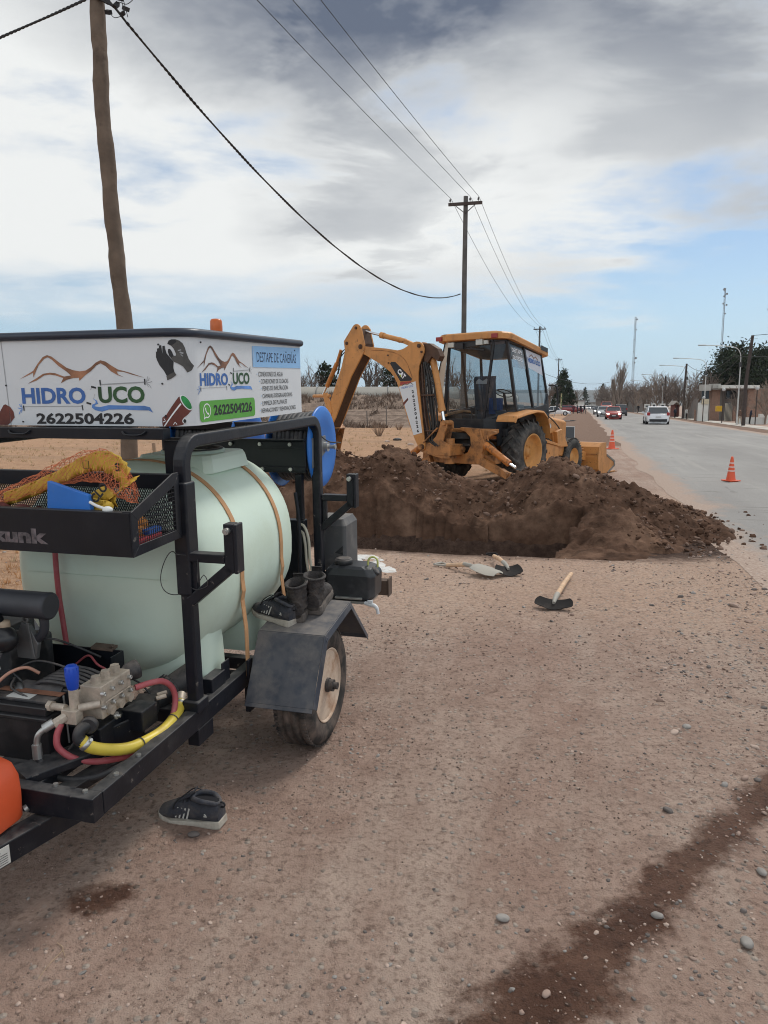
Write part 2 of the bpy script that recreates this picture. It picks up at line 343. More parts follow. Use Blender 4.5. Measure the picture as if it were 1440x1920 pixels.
def ground_mat():
    m = bpy.data.materials.new('dirt_ground'); m.use_nodes = True; N = m.node_tree.nodes; L = m.node_tree.links; B = N['Principled BSDF']; B.inputs['Roughness'].default_value = .95; B.inputs['Specular IOR Level'].default_value = .2
    tc = N.new('ShaderNodeTexCoord'); P = tc.outputs['Object']
    mp = N.new('ShaderNodeMapping'); mp.inputs['Rotation'].default_value = (0, 0, TH); L.new(P, mp.inputs[0])
    def nz(s, d=6, r=.6, st=None, dist=0):
        src = P
        if st:
            q = N.new('ShaderNodeMapping'); q.inputs['Scale'].default_value = st; L.new(mp.outputs[0], q.inputs[0]); src = q.outputs[0]
        n = N.new('ShaderNodeTexNoise'); n.inputs['Scale'].default_value = s; n.inputs['Detail'].default_value = d; n.inputs['Roughness'].default_value = r; n.inputs['Distortion'].default_value = dist; L.new(src, n.inputs[0]); return n.outputs['Fac']
    def rm(v, a, b, c=0., d=1.):
        n = N.new('ShaderNodeMapRange'); L.new(v, n.inputs[0])
        for i, x in ((1, a), (2, b), (3, c), (4, d)): n.inputs[i].default_value = x
        return n.outputs[0]
    def mix(f, a, b, mode='MIX'):
        n = N.new('ShaderNodeMixRGB'); n.blend_type = mode
        if isinstance(f, float): n.inputs[0].default_value = f
        else: L.new(f, n.inputs[0])
        for i, x in ((1, a), (2, b)):
            if isinstance(x, tuple): n.inputs[i].default_value = (*x, 1)
            else: L.new(x, n.inputs[i])
        return n.outputs[0]
    def ma(op, a, b=None, clamp=False):
        n = N.new('ShaderNodeMath'); n.operation = op; n.use_clamp = clamp
        for i, x in enumerate((a, b)):
            if x is None: continue
            if isinstance(x, float): n.inputs[i].default_value = x
            else: L.new(x, n.inputs[i])
        return n.outputs[0]
    def attr(n_):
        n = N.new('ShaderNodeAttribute'); n.attribute_name = n_; return n.outputs['Fac']
    big = nz(.8, 5, .6); med = nz(5, 8, .68); fin = nz(38, 6, .7); vf = nz(160, 3, .7)
    c = mix(rm(big, .38, .62), (.43, .295, .235), (.54, .41, .335))
    c = mix(rm(med, .32, .68), c, mix(.72, c, (.28, .18, .14)))
    c = mix(rm(nz(2.2, 7, .62, (1, .13, 1)), .48, .68, 0, .75), c, (.52, .41, .34))        # pale dusty wheel tracks along the road
    c = mix(rm(fin, .5, .66, 0, .8), c, (.2, .135, .105)); c = mix(rm(vf, .55, .72, 0, .5), c, (.5, .4, .34))
    c = mix(ma('MULTIPLY', attr('dry'), rm(med, .3, .6, .35, .8)), c, mix(rm(fin, .4, .66), (.60, .43, .325), (.40, .27, .2)))
    c = mix(ma('MULTIPLY', rm(nz(15, 8, .74), .56, .66), .7), c, (.14, .09, .07))
    # embedded gravel
    vo = N.new('ShaderNodeTexVoronoi'); vo.inputs['Scale'].default_value = 34; L.new(P, vo.inputs[0])
    vd, vc = vo.outputs['Distance'], vo.outputs['Color']
    sp = N.new('ShaderNodeSeparateXYZ'); L.new(vc, sp.inputs[0])
    g = attr('gravel'); sel = rm(ma('ADD', sp.outputs[0], ma('MULTIPLY', g, .42)), .86, .9)
    st = ma('MULTIPLY', sel, rm(vd, .42, .3)); gc = mix(sp.outputs[1], (.24, .2, .17), (.52, .45, .39))
    c = mix(ma('MULTIPLY', st, .8), c, gc)
    # dry field
    fs = nz(3.2, 8, .7, (.6, 2.4, 1), .6); ff = nz(12, 6, .75)
    fc = mix(rm(fs, .38, .62), (.47, .285, .175), (.30, .17, .10)); fc = mix(rm(ff, .45, .68, 0, .8), fc, (.56, .375, .245)); fc = mix(rm(nz(.16, 4, .6, (.5, 2.6, 1)), .5, .62, 0, .5), fc, (.3, .2, .13))
    c = mix(rm(ma('ADD', attr('field'), ma('MULTIPLY', ff, .5)), .55, .85), c, fc)
    c = mix(rm(ma('ADD', attr('verge'), ma('MULTIPLY', med, .6)), .6, .95), c, mix(rm(ff, .4, .65), (.17, .105, .075), (.26, .175, .13)))
    c = mix(attr('bank'), c, mix(rm(nz(1.5, 8, .7), .4, .62), (.16, .115, .09), (.3, .225, .175)))
    sl = rm(ma('ADD', attr('soil'), ma('MULTIPLY', med, .9)), .75, 1.15)
    c = mix(sl, c, mix(rm(nz(9, 8, .7), .38, .65), (.055, .033, .025), (.12, .075, .055)))
    # water soaked into the dirt
    wf = rm(ma('ADD', attr('wet'), ma('MULTIPLY', ma('SUBTRACT', nz(6, 9, .72), .5), 2.2)), .50, .95)
    c = mix(wf, c, mix(1., c, mix(rm(nz(4), .4, .6), (.25, .17, .135), (.38, .28, .23)), 'MULTIPLY'))
    L.new(c, B.inputs['Base Color']); L.new(rm(wf, 0, 1, .95, .62), B.inputs['Roughness'])
    h = ma('ADD', ma('MULTIPLY', med, .9), ma('ADD', ma('MULTIPLY', fin, .34), ma('MULTIPLY', vf, .1)))
    h = ma('ADD', h, ma('MULTIPLY', st, rm(vd, .4, 0., 0, .35)))
    bn = N.new('ShaderNodeBump'); bn.inputs['Strength'].default_value = 1.; bn.inputs['Distance'].default_value = .06; L.new(h, bn.inputs['Height']); L.new(bn.outputs[0], B.inputs['Normal'])
    return m
build_ground()

# road: old grey asphalt with ragged edges, and the pavement on the far side
def road_mat():
    m = bpy.data.materials.new('asphalt'); m.use_nodes = True; N = m.node_tree.nodes; L = m.node_tree.links; B = N['Principled BSDF']; B.inputs['Roughness'].default_value = .82; B.inputs['Specular IOR Level'].default_value = .3
    tc = N.new('ShaderNodeTexCoord'); mp = N.new('ShaderNodeMapping'); mp.inputs['Rotation'].default_value = (0, 0, TH); L.new(tc.outputs['Object'], mp.inputs[0])
    def nz(s, d, st=(1, 1, 1), r=.6):
        q = N.new('ShaderNodeMapping'); q.inputs['Scale'].default_value = st; L.new(mp.outputs[0], q.inputs[0])
        n = N.new('ShaderNodeTexNoise'); n.inputs['Scale'].default_value = s; n.inputs['Detail'].default_value = d; n.inputs['Roughness'].default_value = r; L.new(q.outputs[0], n.inputs[0]); return n.outputs['Fac']
    def rm(v, a, b, c=0., d=1.):
        n = N.new('ShaderNodeMapRange'); L.new(v, n.inputs[0])
        for i, x in ((1, a), (2, b), (3, c), (4, d)): n.inputs[i].default_value = x
        return n.outputs[0]
    def mix(f, a, b):
        n = N.new('ShaderNodeMixRGB'); L.new(f, n.inputs[0])
        for i, x in ((1, a), (2, b)):
            if isinstance(x, tuple): n.inputs[i].default_value = (*x, 1)
            else: L.new(x, n.inputs[i])
        return n.outputs[0]
    c = mix(rm(nz(.5, 6, (1, .25, 1)), .35, .65), (.235, .225, .215), (.31, .30, .285))
    c = mix(rm(nz(55, 4), .5, .72, 0, .6), c, (.14, .135, .13)); c = mix(rm(nz(120, 3), .56, .72, 0, .6), c, (.42, .4, .38))
    c = mix(rm(nz(1.4, 7, (3, .3, 1), .7), .62, .68, 0, .55), c, (.15, .14, .13))
    c = mix(rm(nz(1.6, 7, (.35, 3.2, 1), .7), .60, .635, 0, .5), c, (.11, .10, .09)); c = mix(rm(nz(.9, 6, (2.6, .12, 1), .6), .55, .66, 0, .4), c, (.36, .34, .31))      # cross cracks and dusty lanes
    a = N.new('ShaderNodeAttribute'); a.attribute_name = 'edge'
    n = N.new('ShaderNodeMath'); n.operation = 'ADD'; L.new(a.outputs['Fac'], n.inputs[0]); L.new(nz(2.4, 8, (1, .6, 1), .7), n.inputs[1])
    c = mix(rm(n.outputs[0], .82, 1.12), c, mix(rm(nz(30, 5), .4, .65), (.3, .215, .17), (.42, .33, .27)))
    L.new(c, B.inputs['Base Color'])
    bn = N.new('ShaderNodeBump'); bn.inputs['Strength'].default_value = .5; bn.inputs['Distance'].default_value = .01; L.new(nz(60, 5), bn.inputs['Height']); L.new(bn.outputs[0], B.inputs['Normal']); return m
def strip(name, l0, l1, w0, w1, m, z=.006, rag=(.0, .0), seed=1, nl=14):
    Ws = [w0]; s = .12
    while Ws[-1] < w1: s = min(s*1.03, 60); Ws.append(Ws[-1]+s)
    Ws = np.array(Ws); v = []; e = []
    for k in range(nl+1):
        t = k/nl
        lo = l0+rag[0]*(fb(Ws, Ws*0, seed, .5, 5)-.47)*2; hi = l1+rag[1]*(fb(Ws, Ws*0, seed+7, .4, 5)-.47)*2
        # denser columns near the left edge
        tt = t**1.7; Lx = lo+(hi-lo)*tt; X, Y = xy(Lx, Ws); Z = hground(X, Y)+z
        v.append(np.stack([X, Y, Z], -1)); e.append(np.maximum(np.exp(-(Lx-lo)/.6), np.exp(-(hi-Lx)/.4)))
    v = np.array(v); e = np.array(e); n = len(Ws); vs = v.reshape(-1, 3)
    fs = [(i*n+j, (i+1)*n+j, (i+1)*n+j+1, i*n+j+1) for i in range(nl) for j in range(n-1)]
    me = bpy.data.meshes.new(name); me.from_pydata(vs.tolist(), [], fs); me.materials.append(m)
    a_ = me.attributes.new('edge', 'FLOAT', 'POINT'); a_.data.foreach_set('value', e.reshape(-1).astype(np.float32)); me.update()
    o = bpy.data.objects.new(name, me); COL.objects.link(o); return tag(o, kind='structure')
strip('road', 1.5, 10.3, -8, 3500, road_mat(), .004, (.42, .3))
M_conc = mat('pavement_concrete', (.52, .49, .44), .9, var=.12, vs=.8, dirt=.7, dc=(.33, .26, .2), dscale=.7, dlo=.45, dhi=.6)
strip('pavement', 15.2, 17.4, 30, 700, M_conc, .05, (.2, .1), 5, 4)
# far hills
def hills():
    b = MB(); n = 90; D = 4300; rings = []
    for i in range(n+1):
        a = -70+150*i/n; ar = R(a)
        h = 92+6*math.sin(a*.21+1)+5*float(fb(np.array([a*.16]), np.array([0.]), 5, 1)[0])
        c = [(D*math.sin(ar), D*math.cos(ar), -30), (D*1.015*math.sin(ar), D*1.015*math.cos(ar), h*.35), (D*1.05*math.sin(ar), D*1.05*math.cos(ar), h*.86), (D*1.07*math.sin(ar), D*1.07*math.cos(ar), h), (D*1.25*math.sin(ar), D*1.25*math.cos(ar), h*.9), (D*1.3*math.sin(ar), D*1.3*math.cos(ar), -30)]
        rings.append(c)
    b.loft(rings, False, True, False)
    tag(b.build('hills', mat('far_hill', (.07, .072, .06), 1, var=.25, vs=.004)), kind='structure')
hills()

# ------------------------------------------------------------------ spoil heap beside the trench
M_soil = mat('dug_soil', (.085, .048, .032), .98, var=.5, vs=5, bump=1., bs=16, dirt=.8, dc=(.23, .14, .095), dscale=1.3, dlo=.5, dhi=.66, spec=.1, detail=9)
CR_U = [-4.6, -3.9, -3, -2.2, -1.6, -1.25, -.95, -.55, -.1, .25, .6, .95, 1.3, 1.75, 2.1, 2.6, 3.05, 3.5, 3.9, 4.2]
CR_H = [-.1, .3, .85, 1.1, 1.2, 1.14, .98, 1.23, 1.02, .78, .63, .60, .82, 1.05, .96, .70, .50, .32, .12, -.1]
def pile_h(u, w):
    c = np.interp(u, CR_U, CR_H); wc = 2.55+.15*np.sin(u*1.7)
    f = np.where(w < wc, np.clip(1-(wc-w)/1.42, -.2, 1), np.clip(1-(w-wc)/1.5, -.2, 1))
    f = np.where(f > 0, f**1.0*(1-.14*np.exp(-((w-wc)/.25)**2)), f)
    h = c*f
    # second lower spill at the road end, in front of the heap
    h2 = .50*np.exp(-(((u-2.45)/.66)**2+((w-1.1)/.72)**2)*1.1)-.06
    h4 = np.where((u > 1.9)&(w > -.05), .16*np.exp(-(((u-2.45)/.55)**2+((w-.35)/.4)**2)), 0)-.05; h = np.maximum(h, h4)
    h3 = .3*np.exp(-(((u-3.1)/.7)**2+((w-1.9)/.7)**2))-.05
    return np.maximum(np.maximum(h, h2), h3)
def dirt_pile():
    us = np.arange(-4.7, 4.3, .032); ws = np.concatenate([np.arange(.0, 3.0, .032), np.arange(3.0, 4.5, .09)])
    U, Wm = np.meshgrid(us, ws); H = pile_h(U, Wm)
    amp = np.clip(H*4+.25, .15, 1)
    H = H+amp*((fb(U, Wm, 51, 1.6, 3)-.44)*.22+(fb(U, Wm, 52, 4., 3)-.44)*.19+(np.abs(fb(U, Wm, 53, 9., 3)-.44))*.26-.02-.02+(fb(U, Wm, 54, 30, 2)-.37)*.03)
    X, Y = xy(U-TU, Wm+TW); base = hground(X, Y)
    # stays clear of the trench mouth: the foot follows the cut face down
    cut = trench(X, Y); ue = U+.5*(fb(U, Wm, 57, 1.7, 3)-.45)+.35*(1-Wm); Z = np.where((cut < -.12)&(ue < 2.05), cut+base-.25, base+H-.03)
    n, m = U.shape; v = np.stack([X, Y, Z], -1).reshape(-1, 3)
    i = np.arange(n*m).reshape(n, m); q = np.stack([i[:-1, :-1], i[:-1, 1:], i[1:, 1:], i[1:, :-1]], -1).reshape(-1, 4)
    keep = (np.stack([(H+0*U).reshape(-1)[q[:, k]] for k in range(4)]).max(0) > -.04); q = q[keep]
    me = bpy.data.meshes.new('dirt_pile'); me.from_pydata(v.tolist(), [], q.tolist()); me.materials.append(M_soil)
    me.polygons.foreach_set('use_smooth', np.ones(len(me.polygons), bool)); me.update()
    o = bpy.data.objects.new('dirt_pile', me); COL.objects.link(o)
    tag(o, 'long heap of freshly dug dark brown soil behind the trench', 'dirt pile')
    return o
pile = dirt_pile()
def ico(level=0):
    bm = bmesh.new(); bmesh.ops.create_icosphere(bm, subdivisions=1+level, radius=1); v = np.array([x.co[:] for x in bm.verts]); bm.verts.index_update(); f = np.array([[y.index for y in x.verts] for x in bm.faces]); bm.free(); return v, f
def stones(name, P, sizes, mats, flat=.6, level=0, parent=None, rough=.25, mp=None, smooth=True):
    v0, f0 = ico(level); n = len(P); nv = len(v0)
    ang = rng.random((n, 1))*6.28; sc = sizes[:, None]*(1+rng.uniform(-.35, .35, (n, 3))); sc[:, 2] *= flat
    V = v0[None]*(1+rough*rng.uniform(-1, 1, (n, nv, 1)))*sc[:, None]
    c, s = np.cos(ang), np.sin(ang); x = V[..., 0]*c-V[..., 1]*s; y = V[..., 0]*s+V[..., 1]*c
    tl = rng.uniform(-.4, .4, (n, 1)); z = V[..., 2]+x*tl
    V = np.stack([x, y, z], -1)+P[:, None]; F = (f0[None]+np.arange(n)[:, None, None]*nv).reshape(-1, 3)
    me = bpy.data.meshes.new(name); me.from_pydata(V.reshape(-1, 3).tolist(), [], F.tolist())
    for m in mats: me.materials.append(m)
    k = rng.integers(0, len(mats), n); me.polygons.foreach_set('material_index', np.repeat(k, len(f0)).astype(np.int32))
    me.polygons.foreach_set('use_smooth', np.full(len(F), smooth)); me.update()
    o = bpy.data.objects.new(name, me); COL.objects.link(o)
    if parent: o.parent = parent
    return tag(o, kind='stuff')
def clods():
    n = 5200; u = rng.uniform(-4.3, 4.6, n); w = rng.uniform(.5, 4.3, n); h = pile_h(u, w)
    k = ((h > -.03)|(rng.random(n) < .10))&((u < 3.7)|(rng.random(n) < .25)); u, w, h = u[k], w[k], h[k]; X, Y = xy(u-TU, w+TW); ct = trench(X, Y) > -.05
    X, Y, h, u, w = X[ct], Y[ct], h[ct], u[ct], w[ct]; s = .008+.03*rng.random(len(X))**3
    Z = hground(X, Y)+np.maximum(h-.0, 0)+s*.1
    stones('clods', np.stack([X, Y, Z], -1), s, [M_soil, M_soil, mat('pale_clod', (.18, .115, .085), .97, var=.3, vs=20, bump=.4)], .8, 1, pile, .2)
clods()
MS = [mat('pebble_grey', (.27, .25, .23), .8, var=.25, vs=9, bump=.15), mat('pebble_brown', (.27, .185, .145), .85, var=.25, vs=9, bump=.15), mat('pebble_dark', (.13, .11, .1), .8, var=.3, vs=9, bump=.15), mat('pebble_dust', (.42, .32, .265), .9, var=.2, vs=9), mat('pebble_tan', (.33, .235, .19), .85, var=.2, vs=9)]
def crumbs():
    n = 24000; D = 1.7*np.exp(rng.random(n)*math.log(10/1.7)); X = rng.uniform(-.56, .56, n)*D; Y = D.copy(); L, Wd = lw(X, Y); cl = fb(X, Y, 66, 1.7, 4)
    k = (rng.random(n) < np.clip((cl-.36)*5, .06, 1))&(L < 1.7)&(trench(X, Y) > -.02)&(pile_h(L+TU, Wd-TW) < 0)&(L > -4)
    X, Y = X[k], Y[k]; s = (.001+.0040*rng.random(len(X))**3.5)*np.clip(Y/2.6, .9, 2.6)
    stones('soil_crumbs', np.stack([X, Y, hground(X, Y)+s*.3], -1), s, [mat('crumb_brown', (.24, .16, .125), .95, var=.2, vs=30), mat('crumb_dark', (.14, .10, .08), .95, var=.3, vs=30), MS[3]], .7, 0, None, .3, smooth=False)
crumbs()
def pebbles():
    n = 19000; D = 1.7*np.exp(rng.random(n)*math.log(11/1.7)); X = rng.uniform(-.56, .56, n)*D; Y = D.copy()
    L, Wd = lw(X, Y); g = .16+1.0*sst(.15, 1.1, L+.7*(fb(X, Y, 41, 1.2)-.45))
    clump = fb(X, Y, 61, 3.2, 3); k = (rng.random(n) < g*np.clip((clump-.3)*4, .05, 1))&(L < 1.9)&(trench(X, Y) > -.02)&(pile_h(L+TU, Wd-TW) < 0)
    X, Y, L = X[k], Y[k], L[k]; s = .0022+.0065*rng.random(len(X))**2.4+.013*(rng.random(len(X)) < .06*sst(.1, .9, L))*rng.random(len(X)); s *= np.clip(Y/3, .9, 2)
    stones('pebbles', np.stack([X, Y, hground(X, Y)+s*.12], -1), s, MS, .62, 1)
pebbles()
def single_stones():
    for k, (px, py, s, mi, lb) in enumerate([(943, 1728, .018, 0, 'smooth grey egg-shaped stone lying alone left of the wet streak'),
            (1400, 1776, .022, 0, 'round grey cobble in the gravel at the lower right edge'), (1232, 1722, .016, 0, 'pale flat stone on the right rim of the wet streak'),
            (1024, 1868, .012, 4, 'small tan stone lying in the wet streak near the bottom'), (1300, 993, .07, 4, 'pale flat rock at the foot of the heap beside the road'), (363, 1569, .018, 2, 'dark flat stone chip on the dirt under the lone shoe'), (1428, 1640, .018, 0, 'grey cobble beside the wet streak at the right edge')]):
        g = (at(px, py, 1)-Vector((0, 0, EYE))); t = -EYE/g.z; p = Vector((0, 0, EYE))+g*t
        v0, f0 = ico(2); v0 = v0*np.array([1.25, .85, .55])*(1+.12*(np.array([noise.noise(Vector(x)*1.6+Vector((k*3., 0, 0))) for x in v0])[:, None]))*s
        b = MB(); b.add([Euler((0, .1, k*1.3)).to_matrix()@Vector(x)+p+Vector((0, 0, float(hground(p.x, p.y))+s*.4)) for x in v0], f0.tolist(), True)
        tag(b.build('stone', MS[mi]), lb, 'stone', 'loose stones on the dirt')
single_stones()
# dried white lime slurry spilled by the trench
def slurry():
    b = MB()
    for (cx, cy, rx, ry, sd) in [(-.22, 7.8, .16, .13, 1), (-.1, 7.35, .12, .22, 2), (.03, 7.15, .1, .14, 3), (-.3, 7.5, .12, .2, 4), (-.05, 7.62, .06, .05, 5)]:
        rs = []
        for q, h in ((1, -.004), (.86, .006), (.5, .014), (.05, .016)):
            r_ = []
            for k in range(28):
                a = k/28*6.283; e = 1+.45*(float(fb(np.array([math.cos(a)*1.5+sd*5]), np.array([math.sin(a)*1.5]), sd, 1.3)[0])-.45)*2
                x, y = cx+rx*e*q*math.cos(a), cy+ry*e*q*math.sin(a); r_.append((x, y, float(hground(x, y))+h))
            rs.append(r_)
        b.loft(rs, True, True)
    tag(b.build('slurry_puddle', mat('dried_lime', (.62, .62, .6), .85, var=.1, vs=12, bump=.3, dirt=.7, dc=(.42, .34, .28), dscale=14, dlo=.48, dhi=.62)), kind='structure')
slurry()
# ------------------------------------------------------------------ materials for the machines
K_steel = mat('black_painted_steel', (.008, .010, .016), .4, streak=(.12, 7, 1), sc=(.13, .115, .105), var=.25, vs=7, dirt=.16, dc=(.12, .115, .11), dscale=11, dlo=.54, dhi=.76, up=.6, bump=.06, bs=60, spec=.38)
K_steel2 = mat('black_steel_clean', (.006, .008, .013), .36, streak=(.06, 5), sc=(.12, .11, .10), var=.25, vs=5, dirt=.06, dc=(.12, .115, .11), dscale=8, dlo=.55, dhi=.75, up=.35, spec=.35)
K_tank = mat('tank_polythene', (.65, .775, .665), .42, var=.05, vs=1.6, streak=(.10, 1.5), sc=(.40, .44, .34), dirt=.35, dc=(.46, .52, .36), dscale=2.2, dlo=.5, dhi=.72, spec=.4, bump=.05, bs=9)
K_strap = mat('strap_orange', (.50, .27, .13), .75, var=.15, vs=20)
K_white = mat('sign_white', (.66, .68, .70), .5, var=.04, vs=3, dirt=.25, dc=(.45, .42, .38), dscale=14, dlo=.62, dhi=.78)
K_black = mat('black_plastic', (.026, .027, .03), .5, var=.3, vs=8, dirt=.6, dc=(.20, .17, .15), dscale=14, dlo=.5, dhi=.72, up=.55)
K_rubber = mat('tyre_rubber', (.045, .042, .04), .85, var=.25, vs=10, dirt=.75, dc=(.22, .165, .135), dscale=10, dlo=.42, dhi=.7, spec=.25)
K_rim = mat('rim_cream', (.62, .49, .38), .55, var=.1, vs=8, dirt=.85, dc=(.36, .21, .13), dscale=9, dlo=.44, dhi=.66)
K_blue = mat('blue_paint', (.02, .16, .55), .4, var=.1, vs=5, dirt=.25, dc=(.25, .26, .3), dscale=9, dlo=.55, dhi=.75)
K_hose = mat('black_hose', (.035, .036, .04), .6, var=.2, vs=20, dirt=.5, dc=(.2, .18, .16), dscale=15, dlo=.5, dhi=.7)
K_red = mat('red_hose', (.42, .085, .10), .5, var=.15, vs=14, dirt=.35, dc=(.4, .25, .22), dscale=14)
K_yel = mat('yellow_hose', (.72, .55, .07), .42, var=.08, vs=14, dirt=.5, dc=(.42, .28, .12), dscale=11, dlo=.5, dhi=.7)
K_brass = mat('dull_alloy', (.52, .45, .37), .55, .35, var=.2, vs=18, dirt=.6, dc=(.27, .22, .18), dscale=22, dlo=.42, dhi=.66)
K_zinc = mat('zinc_bolt', (.5, .5, .48), .4, .8, var=.15, vs=20)
K_grey = mat('grey_plastic', (.085, .087, .09), .55, var=.15, vs=6, dirt=.5, dc=(.25, .23, .21), dscale=9, dlo=.48, dhi=.7, up=.6)
K_rust = mat('rusty_brown_steel', (.11, .075, .055), .8, var=.3, vs=12)
K_amber = mat('amber_lens', (.62, .13, .02), .3, var=.15, vs=8)
def flat(name, c, r=.5): return mat(name, c, r, var=.04, vs=9)
V_blk = flat('vinyl_black', (.012, .012, .015)); V_blue = mat('vinyl_blue', (.045, .14, .42), .5, var=.25, vs=4); V_green = mat('vinyl_green_dark', (.02, .075, .022), .5, var=.5, vs=7)
V_wblue = mat('vinyl_wave_blue', (.10, .24, .58), .5, var=.35, vs=9); V_brown = mat('vinyl_brown', (.13, .055, .03), .5, var=.8, vs=9, col2=(.27, .12, .06)); V_lblue = flat('vinyl_light_blue', (.27, .50, .80))
V_navy = flat('vinyl_navy', (.02, .035, .09)); V_wa = flat('vinyl_leaf_green', (.10, .36, .045)); V_white = flat('vinyl_white', (.8, .82, .82)); V_grey = flat('vinyl_grey', (.33, .34, .35))
V_glove = mat('vinyl_glove_grey', (.075, .07, .065), .5, var=.3, vs=30); V_pipe = mat('vinyl_pipe_brown', (.13, .028, .018), .5, var=.4, vs=15); V_mouth = mat('vinyl_pipe_green', (.02, .24, .06), .5, var=.5, vs=20)

# ------------------------------------------------------------------ the trailer
T0 = Vector((-.2836, 3.4169, 0))
YT, PT_ = R(15.6), R(2.3)
TM = Matrix.Translation(T0)@Euler((PT_, 0, -YT)).to_matrix().to_4x4()
tr = empty('utility_trailer', label='black steel trailer carrying a pale green water tank, hose reels and a white printed sign', cat='trailer')
tr.location = T0; tr.rotation_euler = Euler((PT_, 0, -YT))
XL = -1.25                                             # left side of the frame, right side at -.30
def chassis():
    b = MB()
    for x in (-.305, XL): b.bb((x-.025, -1.28, .345), (x+.025, 1.02, .425))
    b.bb((XL-.0248, -1.332, .343), (-.2802, -1.282, .427))
    for y in (-.68, -.1, .45, .97): b.bb((XL+.027, y, .36), (-.332, y+.05, .418))
    b.bb((-.62, -1.28, .36), (-.54, -.69, .405)); b.bb((-1.0, -1.28, .36), (-.92, -.69, .405))
    b.bar((-.5, -1.27, .352), (-.40, -.70, .352), .07, .03)
    for y in (-.45, .3): b.box((-.33, y, .45), (.05, .12, .07)); b.box((-.315, y+.08, .465), (.006, .07, .1))
    b.box((-.305, -.62, .31), (.05, .12, .07))
    b.bb((-.315, -.2, .2), (-.29, .2, .344)); b.bb((XL-.01, -.2, .2), (XL+.02, .2, .344))
    return b.build('chassis', K_steel, tr, .003)
chassis()
b = MB(); b.bar((XL, 0, .275), (-.305, 0, .275), .05, .05); b.build('axle', K_steel, tr, .003)
def drawbar():
    b = MB()
    b.bar((-.45, -1.20, .298), (-.78, -2.42, .298), .07, .075); b.bar((-1.10, -1.20, .298), (-.80, -2.42, .298), .07, .075)
    b.bb((-.88, -2.75, .262), (-.70, -2.37, .333)); b.cyl((-.79, -2.9, .30), (-.79, -2.74, .30), .035)
    o = b.build('drawbar', K_steel, tr, .004)
    d = Vector((-.33, -1.22, 0)).normalized(); n = Vector((1.22, -.33, 0)).normalized()
    p = Vector((-.45, -1.20, .298))+n*.0362+d*.27
    b = MB(); b.prism([(0, -.03), (.17, -.03), (.17, .03), (0, .03)], p, d, Vector((0, 0, 1)), n*.002); b.cur = 1
    for k in range(5): b.prism([(.008, 0), (.13+.03*math.sin(k*7), 0), (.13+.03*math.sin(k*7), .0016), (.008, .0016)], p+n*.0021+Vector((0, 0, -.024+k*.0075)), d, Vector((0, 0, 1)), n*.0006)
    b.prism([(.055, .013), (.066, .013), (.060, .025)], p+n*.0021, d, Vector((0, 0, 1)), n*.0006)
    for (a, z) in ((.05, .0),): pass
    b.prism([(.03, .0155), (.052, .0155), (.052, .0195), (.03, .0195)], p+n*.0021, d, Vector((0, 0, 1)), n*.0006)
    b.build('data_plate', [mat('worn_label', (.62, .62, .58), .5, var=.08, vs=20, dirt=.5, dc=(.36, .32, .28), dscale=30), V_blk], o)
drawbar()
def arc(c, r, a0, a1, n=7): return [(c[0]+r*math.cos(R(a0+(a1-a0)*k/n)), c[1]+r*math.sin(R(a0+(a1-a0)*k/n))) for k in range(n+1)]
def hoop(x):
    p = [(-.645, .425), (-.645, 1.2)]+arc((-.555, 1.40), .09, 180, 90)+arc((.70, 1.40), .09, 90, 0)+[(.79, 1.1), (.79, .425)]
    b = MB(); b.sweep([(x, y, z) for y, z in p], (1, 0, 0), .05, .052)
    return b
b = hoop(-.305); b.bb((-.3365, -.683, .9), (-.2735, -.607, 1.34)); b.box((-.306, -.645, .44), (.075, .085, .05)); b.build('side_hoop', K_steel, tr, .008, 3)
b = hoop(XL); b.build('side_hoop', K_steel, tr, .008, 3)
b = MB(); b.bb((XL+.026, .765, 1.43), (-.331, .815, 1.476)); b.build('cross_rail', K_steel2, tr, .003)
b = MB(); b.bb((XL-.2, -.6745, 1.4995), (-.36, -.62, 1.541)); 
for x in (-.48, -1.0): b.tube(spline([(x-.05, -.679, 1.53), (x-.03, -.688, 1.518), (x+.03, -.688, 1.518), (x+.05, -.679, 1.53)], 4), .004, 6)
b.build('cross_rail', K_steel2, tr, .003)
b = MB(); b.bb((-.405, -.60, 1.25), (-.345, -.56, 1.49)); b.build('rail_gusset', K_steel2, tr, .003)
def bracket(y):
    b = MB(); t = .05
    b.bb((-.279, y-t/2, 1.035), (-.128, y+t/2, 1.07)); b.bb((-.128, y-t/2, 1.0), (-.088, y+t/2, 1.19))
    b.bar((-.285, y, .875), (-.11, y, 1.02), t, .04, (0, 0, 1)); b.bb((-.279, y-.012, .9), (-.255, y+.012, 1.035))
    b.bb((-.087, y-.03, 1.0), (-.072, y+.03, 1.19))
    o = b.build('arm_bracket', K_steel, tr, .004)
    b = MB(); b.cyl((-.108, y-.027, 1.165), (-.108, y-.045, 1.165), .013, n=10); b.cyl((-.108, y-.044, 1.165), (-.108, y-.05, 1.165), .008, n=8); b.build('bolt', K_zinc, o)
for y in (-.655, .80): bracket(y)
b = MB(); pts = [(-.28, -.675, 1.06)]+[(-.335+.06*math.cos(a), -.69-.02*math.sin(a*2), .99+.085*math.sin(a)) for a in np.linspace(1.2, 5.6, 14)]+[(-.25, -.69, .93), (-.2, -.685, .95), (-.215, -.685, .99), (-.24, -.69, .96), (-.235, -.69, 1.05)]
b.tube(spline(pts, 3), .0018, 5); b.build('wire_loop', K_hose, tr)

